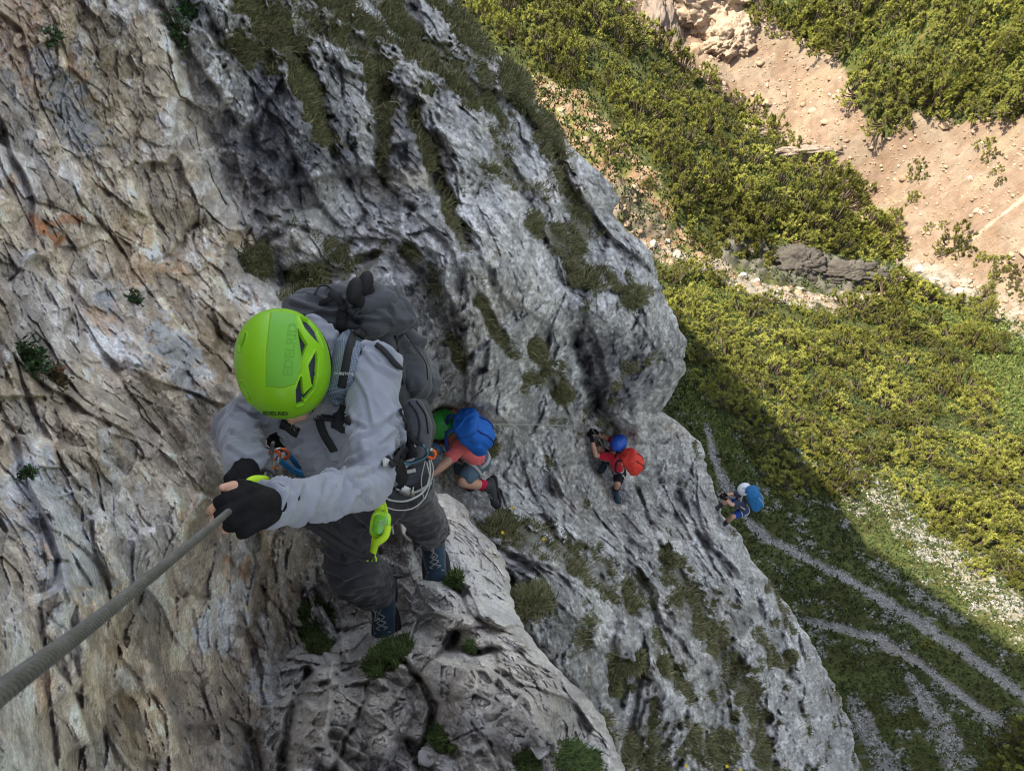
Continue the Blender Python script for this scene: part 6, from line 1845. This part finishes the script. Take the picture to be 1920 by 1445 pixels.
m = MB(); strap([(660, 590, 0), (674, 594, 0)], .030, [BV_lid, BV_bag], off=.022, mb=m, zdef=2.0, thick=.006); strap([(656, 620, 0), (668, 628, 0)], .028, [BV_lid, BV_bag, BV_ss, BV_sh], off=.022, mb=m, zdef=1.95, thick=.006); m.build('buckle', M_black, pk, each=True)
BV_sw = bvh_of(np.concatenate(SW.V), SW.F)
text_on('DURSTON', (645, 700.5), 7.2, -1, [BV_sw, BV_ss], M_white, ssp, sx=1.0, bold=.02, off=.003)
B = Blob(); B.cap(W(640, 728, 1.99), W(650, 775, 2.02), .045, .055); B.cap(W(652, 745, 2.0), W(656, 772, 2.02), .035, .04)
bot, BV_bt = part('bottle_pocket', B, .004, 4, M_packd, pk, fold=dict(amp=.006, freq=20, seed=57), bv=True)
m = MB(); strap([(585, 778, 0), (612, 780, 0), (640, 785, 0), (660, 790, 0)], .018, [BV_sh], off=.008, mb=m, zdef=1.98); strap([(600, 782, 0), (606, 805, 0), (618, 828, 0), (627, 842, 0)], .022, [BV_sh], off=.008, mb=m, zdef=1.98)
strap([(530, 792, 0), (545, 800, 0), (560, 812, 0)], .030, [BV_sh], off=.008, mb=m, zdef=2.05); m.build('chest_strap', M_web, pk, each=True)
m = MB(); strap([(745, 768, 0), (757, 795, 0), (775, 822, 0), (792, 833, 0)], .010, [BV_sh, BV_pb, BV_tr], off=.012, mb=m, zdef=2.15); strap([(735, 848, 0), (742, 870, 0), (752, 898, 0)], .042, [BV_tr, BV_sh], off=.016, mb=m, zdef=2.12)
strap([(725, 862, 0), (752, 850, 0), (780, 840, 0)], .05, [BV_sh, BV_tr, BV_pb], off=.008, mb=m, zdef=2.15); m.build('hip_belt', M_web, pk, each=True)
m = MB(); strap([(748, 842, 0), (764, 838, 0)], .040, [BV_sh, BV_tr, BV_pb], off=.022, mb=m, zdef=2.1, thick=.006); m.build('belt_buckle', M_black, pk)

# ---- the thick wire rope and its ring peg
cp_ = np.array([W(*p) for p in [(-170, 1420, .27), (-60, 1345, .31), (40, 1268, .385), (200, 1147, .60), (350, 1025, .93), (425, 962, 1.225), (470, 922, 1.52), (503, 892, 1.70)]])
path = resample(catmull(cp_, 30), .0018)
wr_ = strands(path, .0064, 6, .050, 8); tube(path, .0030, 6, wr_)
o = wr_.build('wire_rope', M_cable, loc=W(200, 1147, .6)); tag(o, 'thick twisted steel wire rope the lead climber grips, running out at the bottom left', 'cable', 'steel cables of the route')
pg_ = empty('rock_anchor', W(509, 850, 2.1), 'steel ring peg in the rock beside the helmet that holds the thick wire rope', 'anchor')
tube(catmull(np.array([W(513, 828, 2.75), W(511, 836, 2.1), W(508, 860, 1.85), W(505, 884, 1.68)]), 6), .0065, 10).build('peg', mat('weathered_steel', (.20, .20, .20), .5, metal=.5, var=.3, scale=40), pg_)
tube([W(503, 891, 1.66) + .017 * (math.cos(t) * C(1, .1, .2) + math.sin(t) * C(-.1, .9, .4)) for t in np.linspace(0, 2 * math.pi, 28)], .0055, 8).build('ring', mat('dark_steel', (.06, .06, .065), .4, metal=.7), pg_)
# twisted cable end curling over the ledge
def zl(u, v, up_):
    p, n = cast(BVL, u, v); return -((p - CAM) @ R)[2] - up_


cq = np.array([W(u, v, zl(u, v, k)) for u, v, k in [(770, 1212, -.02), (772, 1188, .05), (782, 1166, .09), (800, 1153, .09), (820, 1151, .05), (842, 1158, -.03)]])
pq = resample(catmull(cq, 12), .003); o = strands(pq, .0088, 5, .045, 7).build('wire_rope', M_steel, loc=W(790, 1165, 2.85)); tag(o, 'short bright end of wire rope curling over the ledge right of the front boot', 'cable', 'steel cables of the route')
print('lead climber done')
# ================================================================== THE OTHER CLIMBERS
def climber(J, label, cols, vox=.012, short_sleeve=True, shorts=True, helmet_label=None, hs=1.0, helm_r=(.128, .152, .13), hand_curl=(45, 55, 40), sock=None, gloves=True, fold_amp=.009, build_legs=True, vents=True):
    """J: joints as picture points with depth; cols: materials"""
    p = {k: W(*v) for k, v in J.items() if k[0] != '_'}
    f = C(*J['_face']); up = C(*J['_up'])
    t = empty('person', p['anL'], label, 'person', 'climbers on the cable route')
    B = Blob(); s, f, up = sphere_face(B, p['head'], f, up)
    mid = lambda a, b, q=.5: p[a] * (1 - q) + p[b] * q
    ch = (p['shL'] + p['shR']) / 2 * .6 + (p['hpL'] + p['hpR']) / 2 * .4; pv_ = (p['hpL'] + p['hpR']) / 2; nk = (p['shL'] + p['shR']) / 2
    B.cap(p['head'] - up * .05, nk, .055, .06); B.cap(nk, ch, .09, .12); B.cap(ch, pv_, .12, .12); B.cap(nk, p['shL'], .06, .05); B.cap(nk, p['shR'], .06, .05)
    for q in 'LR':
        B.chain([(p['sh' + q], .052), (p['sh' + q] * .5 + p['el' + q] * .5, .048), (p['el' + q], .040), (p['el' + q] * .6 + p['wr' + q] * .4, .042), (p['wr' + q], .028)])
        B.chain([(p['hp' + q], .088), (p['hp' + q] * .4 + p['kn' + q] * .6, .070), (p['kn' + q], .053), (p['kn' + q] * .6 + p['an' + q] * .4, .055), (p['an' + q], .036)])
        fd = C(*J['_toe' + q]); dn_ = unit(p['an' + q] - p['kn' + q]); B.cap(p['an' + q] + dn_ * .03, p['an' + q] + dn_ * .058 + fd * .10, .028, .022)
        d = unit(p['hd' + q] - p['wr' + q]); n = C(*J['_palm']); sd_ = 1 if np.cross(d, n) @ C(0, 1, .3) > 0 else -1
        hand(B, p['wr' + q], d, n, 1.0, hand_curl, sd_)
    part('body', B, min(vox * .6, .008), 3, cols['skin'], t)
    B = Blob(); wd = p['shL'] - p['shR']
    for q, r_ in ((.0, .075), (.5, .095), (1, .075)): B.cap(p['shL'] * (1 - q) + p['shR'] * q, p['hpL'] * (1 - q) + p['hpR'] * q, r_, r_ + .02)
    B.cap(nk, ch, .09, .135)
    for q in 'LR':
        e = p['sh' + q] * .38 + p['el' + q] * .62 if short_sleeve else p['wr' + q]
        if short_sleeve: B.cap(p['sh' + q], e, .070, .066)
        else: B.chain([(p['sh' + q], .068), (p['el' + q], .055), (e, .042)])
    sh, bvs = part('shirt', B, vox, 4, cols['shirt'], t, fold=dict(amp=fold_amp, freq=9, seed=int(J['head'][0]), sharp=.6), bv=True)
    B = Blob(); B.cap(p['hpL'], p['hpR'], .112, .112)
    for q in 'LR':
        e = p['hp' + q] * .28 + p['kn' + q] * .72 if shorts else p['an' + q] * .85 + p['kn' + q] * .15
        if shorts: B.cap(p['hp' + q], e, .105, .083)
        else: B.chain([(p['hp' + q], .105), (p['kn' + q], .075), (e, .06)])
    tr, bvt = part('shorts' if shorts else 'trousers', B, vox, 4, cols['legs'], t, fold=dict(amp=fold_amp, freq=9, seed=int(J['head'][1]), sharp=.6), bv=True)
    for q in 'LR':
        boot(t, p['an' + q], C(*J['_toe' + q]), unit(p['kn' + q] - p['an' + q]), cols['boot'], cols.get('sole', M_rubber), 1.12, max(vox * .7, .006), laces=vox < .011, shaft=.05)
        if sock:
            B = Blob(); B.cap(p['an' + q] + unit(p['kn' + q] - p['an' + q]) * .02, p['an' + q] * .70 + p['kn' + q] * .30, .048, .054); part('sock', B, .008, 2, sock, t, fold=dict(amp=.004, freq=25, seed=5))
        if gloves:
            d = unit(p['hd' + q] - p['wr' + q]); n = C(*J['_palm']); sd_ = 1 if np.cross(d, n) @ C(0, 1, .3) > 0 else -1
            B = Blob(); hand(B, p['wr' + q], d, n, 1.0, hand_curl, sd_, parts='glove', grow=.005); B.cap(p['wr' + q] - d * .03, p['wr' + q], .033, .033); part('glove', B, .006, 3, M_glove, t)
    # helmet
    hcx = p['head'] + up * .035; B = Blob(); nph, nth = 40, 72
    ph = np.linspace(math.pi / 2, -.28, nph)[:, None]; th = np.linspace(0, 2 * np.pi, nth, endpoint=False)[None]
    a, b, c = helm_r
    V = hcx + s * (a * np.cos(ph) * np.cos(th))[..., None] + f * (b * np.cos(ph) * np.sin(th))[..., None] + up * (c * np.sin(ph) + 0 * th)[..., None]
    N_ = V - hcx; N_ /= np.linalg.norm(N_, axis=-1)[..., None]
    vmask = np.zeros((nph, nth), bool)
    if vents:
        vmask = (np.abs(np.sin(th * 3 + .5)) < .28) & (ph > .22) & (ph < .62) | (np.abs(np.sin(th * 4)) < .22) & (ph > .75) & (ph < 1.05)
    V = V - N_ * (vmask * .012)[..., None]
    ff = gridfaces(nph, nth, True); fm = np.where(vmask.ravel()[ff].all(1), 1, 0); band = (np.broadcast_to(ph, (nph, nth)) < J.get('_band', -9)).ravel()[ff].all(1); fm = np.where(band, 2, fm)
    hl = obj('helmet', V.reshape(-1, 3), ff, None, t, mats=[cols['helmet'], M_foam, cols.get('helmet2', M_black)], fmat=fm)
    m = MB(); tube([hcx + s * a * .96 * math.cos(x) + f * b * .96 * math.sin(x) - up * c * .26 for x in np.linspace(0, 2 * math.pi, 40)], .006, 6, m); m.build('helmet_rim', cols.get('rim', M_black), hl)
    # hair / back of the head under the helmet
    B = Blob(); B.ell(p['head'] - f * .02 - up * .005, [s, f, up], (.080, .088, .085)); part('hair', B, .01, 2, cols.get('hair', M_black), t)
    # harness: belt and leg loops
    m = MB(); axh = unit(p['hpL'] - p['hpR']); tor = unit(nk - pv_); oth = unit(np.cross(axh, tor))
    for k_, (cn, nn, rr1) in enumerate([(pv_ + tor * .055, tor, .150)] + [(p['hp' + q] * .55 + p['kn' + q] * .45, unit(p['kn' + q] - p['hp' + q]), .098) for q in 'LR']):
        a1 = unit(axh - (axh @ nn) * nn) if k_ == 0 else unit(np.cross(nn, oth + .01)); b1 = np.cross(nn, a1); pts = []
        for x in np.linspace(0, 2 * np.pi, 40):
            e = math.cos(x) * a1 * (1.25 if k_ == 0 else 1) + math.sin(x) * b1; h = None
            q0 = cn + e * .3
            h = bvt.ray_cast(Vector(q0), Vector(-unit(e))); h2 = bvs.ray_cast(Vector(q0), Vector(-unit(e)))
            best = max([np.linalg.norm(np.array(z_[0]) - cn) for z_ in (h, h2) if z_[0] is not None and (np.array(z_[0]) - cn) @ e > 0 and np.linalg.norm(np.array(z_[0]) - cn) < .24] or [rr1])
            pts.append(cn + unit(e) * (best + .005))
        pts = np.array(pts); 
        for _ in range(3): pts = (np.roll(pts, 1, 0) + pts + np.roll(pts, -1, 0)) / 3
        w = .018 if k_ == 0 else .012; V = np.stack([pts - nn * w, pts - nn * w + (pts - cn) * .06, pts + nn * w + (pts - cn) * .06, pts + nn * w], 1).reshape(-1, 3)
        m.add(V, [tuple(x) for x in gridfaces(40, 4)] + [(39 * 4 + i, 39 * 4 + (i + 1), (i + 1), i) for i in range(3)])
    m.build('harness_strap', cols.get('harness', M_white), t, each=True)
    return t, p, s, f, up, (bvs, bvt, sh, tr)


def daypack(label, top, bot, back, width, thick, m_, m2, vox=.01, seed=1, shape=1.0, straps=None, lidm=None):
    """top, bot: ends of the pack along the spine; back: direction away from the wearer"""
    t = empty('backpack', (top + bot) / 2, label, 'backpack', 'backpacks of the climbers')
    a = unit(top - bot); b = unit(back - (back @ a) * a); s = np.cross(a, b); L_ = np.linalg.norm(top - bot); c = (top + bot) / 2
    B = Blob(); B.ell(c, [s, b, a], (width / 2, thick / 2, L_ / 2), power=.62); B.ell(c - a * L_ * .12 + b * thick * .15, [s, b, a], (width * .46, thick * .5, L_ * .36), power=.7)
    for q in (-1, 1): B.ell(c + s * q * width * .44 - a * L_ * .2, [s, b, a], (width * .13, thick * .32, L_ * .26), power=.8)
    bag, bv = part('pack_bag', B, vox, 4, m_, t, fold=dict(amp=.014, freq=8, seed=seed, sharp=.5), bv=True)
    B = Blob(); B.ell(top + b * thick * .05 - a * L_ * .06, [s, b, a], (width * .46, thick * .56, L_ * .15), power=.75); part('pack_lid', B, vox, 3, lidm or m_, t, fold=dict(amp=.012, freq=10, seed=seed + 3, sharp=.5))
    B = Blob(); B.ell(c - a * L_ * .18 + b * thick * .42, [s, b, a], (width * .33, thick * .18, L_ * .24), power=.7); part('front_pocket', B, vox, 3, m2, t, fold=dict(amp=.008, freq=14, seed=seed + 4))
    m = MB()
    for q in (-1, 1):
        P_ = []
        for x in np.linspace(.42, -.42, 12):
            h = bv.ray_cast(Vector(c + a * L_ * x + s * q * width * .25 + b * 1.0), Vector(-b)); P_.append(np.array(h[0]) + b * .005 if h[0] is not None else c + a * L_ * x + s * q * width * .25 + b * thick * .5)
        tube(P_, .007, 6, m)
    m.build('compression_strap', straps or M_web, t, each=True)
    m = MB()
    for q in (-1, 1):
        tube(catmull(np.array([top + s * q * width * .22 - b * thick * .3, top + s * q * width * .26 - b * (thick * .5 + .05) + a * .01, c + s * q * width * .36 - b * (thick * .5 + .17) - a * .03, c + s * q * width * .42 - b * (thick * .5 + .10) - a * L_ * .3]), 6), .016, 8, m)
    m.build('shoulder_strap', straps or M_web, t, each=True)
    tube(catmull(np.array([top + s * .03 - b * thick * .2, top + a * .04 - b * thick * .2, top - s * .03 - b * thick * .2]), 5), .005, 6).build('haul_loop', M_web, t)
    return t


M_coral = mat('coral_jersey', (.72, .135, .135), .85, var=.07, fine=.06, fscale=500, sheen=.2, weave=.3)
M_greyblue = mat('grey_blue_shorts', (.085, .135, .18), .85, var=.08, fine=.08, fscale=500)
M_blue = mat('blue_pack', (.010, .115, .46), .6, var=.15, scale=7, weave=.2)
M_blue2 = mat('dark_blue_pack', (.01, .035, .16), .7, var=.15)
M_greenh = mat('green_helmet', (.04, .36, .055), .35, var=.03, spec=.45)
M_sock = mat('crimson_sock', (.45, .008, .05), .9, var=.1, scale=60)
M_shoe = mat('dark_shoe', (.045, .042, .045), .85, var=.2, scale=40)
M_redh = mat('red_pack', (.62, .045, .03), .6, var=.15, scale=7)
M_redd = mat('red_pack_dark', (.38, .012, .015), .7, var=.1)
M_reds = mat('red_jersey', (.46, .008, .025), .85, var=.08, scale=9, sheen=.2)
M_bluehelm = mat('blue_helmet', (.015, .09, .48), .35, spec=.5)
M_blackc = mat('black_cloth', (.012, .012, .018), .85, var=.2)
M_whiteh = mat('white_helmet', (.62, .66, .72), .4, var=.03)
M_navy = mat('navy_jersey', (.035, .05, .085), .85, var=.12)
M_royal = mat('royal_shorts', (.012, .045, .26), .8, var=.1)
M_teal = mat('blue_daypack', (.01, .12, .30), .6, var=.12)
M_teald = mat('blue_daypack_dark', (.012, .05, .13), .7)
M_yel = mat('yellow_tag', (.7, .5, .03), .6)
M_hair = mat('brown_hair', (.05, .03, .02), .8)

# climber 2: coral shirt, blue pack
skin = M_skin
J = {'head': (831, 797, 6.42), '_up': (-.22, .34, .92), '_face': (-.72, -.66, .0), '_palm': (-.8, -.2, -.5),
     'shL': (862, 834, 6.38), 'shR': (846, 782, 6.55), 'elL': (838, 866, 6.25), 'wrL': (808, 890, 6.22), 'hdL': (798, 894, 6.22),
     'elR': (822, 800, 6.8), 'wrR': (806, 826, 6.7), 'hdR': (798, 830, 6.7), 'hpL': (900, 862, 6.68), 'hpR': (878, 850, 6.85),
     'knL': (868, 903, 6.55), 'anL': (914, 911, 6.80), 'knR': (862, 890, 6.85), 'anR': (884, 914, 7.05), '_toeL': (.15, -.92, .1), '_toeR': (-.5, -.6, .1), '_band': -9}
t2, p2, s2, f2, u2, x2 = climber(J, 'climber in coral T-shirt, grey-blue shorts, crimson socks and green helmet behind the lead climber',
                                 dict(skin=skin, shirt=M_coral, legs=M_greyblue, boot=M_shoe, helmet=M_greenh, hair=M_hair), vox=.0095, sock=M_sock, gloves=False)
daypack('bright blue backpack on the climber in the coral T-shirt', W(870, 790, 6.08), W(908, 828, 6.38), C(.42, .50, .75), .30, .21, M_blue, M_blue, .008, 71, straps=M_blue2)
# climber 3: red shirt and pack
J = {'head': (1160, 831, 11.35), '_up': (.0, .40, .91), '_face': (-.55, -.80, .1), '_palm': (-.8, .2, -.5),
     'shL': (1147, 857, 11.45), 'shR': (1160, 828, 11.65), 'elL': (1117, 853, 11.35), 'wrL': (1110, 824, 11.25), 'hdL': (1106, 811, 11.2),
     'elR': (1138, 822, 11.7), 'wrR': (1118, 811, 11.35), 'hdR': (1110, 808, 11.25), 'hpL': (1162, 886, 11.75), 'hpR': (1150, 866, 11.85),
     'knL': (1158, 905, 11.62), 'anL': (1155, 918, 11.95), 'knR': (1124, 841, 11.55), 'anR': (1136, 862, 11.95), '_toeL': (.12, -.75, .5), '_toeR': (-.5, -.6, .3), '_band': .12}
t3, p3, s3, f3, u3, x3 = climber(J, 'climber in red shirt and black shorts with a blue helmet, midway along the cable', dict(skin=skin, shirt=M_reds, legs=M_blackc, boot=M_bootb, helmet=M_bluehelm, helmet2=M_foam, hair=M_hair),
                                 vox=.013, sock=M_blackc)
daypack('red backpack on the climber in the red shirt', W(1176, 854, 11.15), W(1194, 876, 11.42), C(.75, .35, .6), .31, .24, M_redh, M_redd, .011, 81, straps=M_blackc)
# climber 4: white helmet, blue pack, stepping onto the rock far below
J = {'head': (1395, 917, 15.45), '_up': (.02, .42, .91), '_face': (-.8, -.55, .1), '_palm': (-.8, .2, -.5),
     'shL': (1390, 941, 15.45), 'shR': (1387, 922, 15.75), 'elL': (1372, 946, 15.35), 'wrL': (1360, 935, 15.35), 'hdL': (1354, 931, 15.35),
     'elR': (1374, 926, 15.75), 'wrR': (1361, 928, 15.6), 'hdR': (1354, 929, 15.5), 'hpL': (1396, 957, 15.9), 'hpR': (1386, 946, 16.1),
     'knL': (1374, 968, 15.75), 'anL': (1362, 979, 16.0), 'knR': (1363, 938, 15.75), 'anR': (1353, 946, 15.9), '_toeL': (-.7, -.5, .3), '_toeR': (-.7, -.4, .3), '_band': -9}
t4, p4, s4, f4, u4, x4 = climber(J, 'climber with white helmet and royal blue shorts at the outer edge of the cliff', dict(skin=skin, shirt=M_navy, legs=M_royal, boot=M_shoe, helmet=M_whiteh, rim=M_whiteh, hair=M_hair, harness=M_white),
                                 vox=.015, vents=False)
daypack('mid-blue rounded backpack on the climber with the white helmet', W(1409, 921, 15.2), W(1419, 948, 15.6), C(.8, .25, .55), .34, .26, M_teal, M_teald, .012, 91, straps=M_white)
# a fifth climber, almost wholly hidden behind the lead climber
J = {'head': (655, 730, 3.05), '_up': (.0, .45, .89), '_face': (-.7, -.7, .1), '_palm': (-.6, .3, -.6),
     'shL': (640, 790, 3.0), 'shR': (640, 740, 3.2), 'elL': (605, 850, 2.85), 'wrL': (558, 830, 2.60), 'hdL': (530, 824, 2.52),
     'elR': (600, 800, 3.15), 'wrR': (575, 815, 2.85), 'hdR': (550, 820, 2.75), 'hpL': (700, 840, 3.3), 'hpR': (680, 810, 3.4),
     'knL': (665, 880, 3.15), 'anL': (690, 900, 3.45), 'knR': (650, 850, 3.3), 'anR': (680, 880, 3.55), '_toeL': (-.3, -.8, .4), '_toeR': (-.3, -.8, .4), '_band': -9}
t5, p5, s5, f5, u5, x5 = climber(J, 'dark-clothed climber hidden behind the lead climber, only a gloved hand showing', dict(skin=skin, shirt=M_blackc, legs=M_blackc, boot=M_shoe, helmet=M_whiteh, hair=M_hair),
                                 vox=.012, short_sleeve=False, shorts=False, vents=False)
# blue lanyards and orange carabiners hanging in front of that climber
carabiner(W(520, 852, 2.45), C(1, .15, 0), C(0, .8, .6), .075, .042, .0052, M_orange, 'orange carabiner below the small gloved hand, upper of two', group='carabiners')
carabiner(W(515, 862, 2.42), C(.3, 1, 0), C(1, 0, .5), .060, .034, .0050, M_orange, 'orange carabiner below the small gloved hand, lower of two', group='carabiners')
for pts, lab in (([(520, 858, 2.42), (534, 870, 2.45), (555, 884, 2.5), (580, 892, 2.6), (600, 905, 2.8)], 'lower blue elastic lanyard arm behind the lead climber'), ([(535, 842, 2.48), (545, 855, 2.5), (560, 872, 2.56), (585, 885, 2.7)], 'upper blue elastic lanyard arm behind the lead climber')):
    P_ = resample(catmull(np.array([W(*p) for p in pts]), 12), .003); tt = np.arange(len(P_))
    o = tube(P_, .0095 + .0022 * np.sin(tt * 1.5), 9).build('lanyard', M_bluecord, loc=W(*pts[2])); tag(o, lab, 'lanyard', 'blue lanyard arms')
for pts, lab in (([(812, 832, 6.3), (822, 838, 6.3), (832, 848, 6.35)], 'short blue lanyard on the climber in the coral T-shirt'),):
    P_ = resample(catmull(np.array([W(*p) for p in pts]), 8), .006); o = tube(P_, .012, 8).build('lanyard', M_bluecord, loc=W(*pts[1])); tag(o, lab, 'lanyard')


# ---- thin stretches of cable further along the face, with their anchors
def farcable(pts, label, r_=.0075):
    P_ = resample(catmull(np.array([W(*p) for p in pts]), 14), .03)
    o = strands(P_, r_, 4, .12, 5).build('wire_rope', mat('cable_thin', (.42, .41, .39), .5, metal=.3), loc=W(*pts[0])); tag(o, label, 'cable', 'steel cables of the route')


def zc(u, v, back=.0):
    p, n = cast(BVC, u, v); return (-((p - CAM) @ R)[2] if p is not None else 12) - back


farcable([(900, 794, zc(900, 794, .35)), (960, 796, zc(960, 796, .25)), (1040, 797, zc(1040, 797, .25)), (1104, 801, zc(1104, 801, .15))], 'thin stretch of cable between the blue backpack and the climber in red')
farcable([(1110, 804, 11.1), (1122, 822, 11.3), (1131, 838, 11.4)], 'short length of cord from the gloves to the harness of the climber in red', .005)
farcable([(1170, 903, zc(1170, 903, .15)), (1230, 906, zc(1230, 906, .2)), (1290, 915, zc(1290, 915, .2)), (1338, 925, zc(1338, 925, .1))], 'thin stretch of cable between the climber in red and the one with the white helmet')
for (u, v, lab) in ((1106, 799, 'small cable anchor above the gloves of the climber in red'), (1338, 924, 'small cable anchor at the outer rim beside the last climber')):
    t = empty('rock_anchor', W(u, v, zc(u, v)), lab, 'anchor'); zz = zc(u, v)
    tube([W(u, v, zz + .1), W(u - 1, v + 1, zz - .16)], .012, 8).build('peg', M_steel, t)
    tube([W(u - 1, v + 1, zz - .17) + .025 * (math.cos(a) * C(1, 0, 0) + math.sin(a) * C(0, .8, .5)) for a in np.linspace(0, 2 * math.pi, 20)], .007, 6).build('ring', M_steel, t)
print('others done')
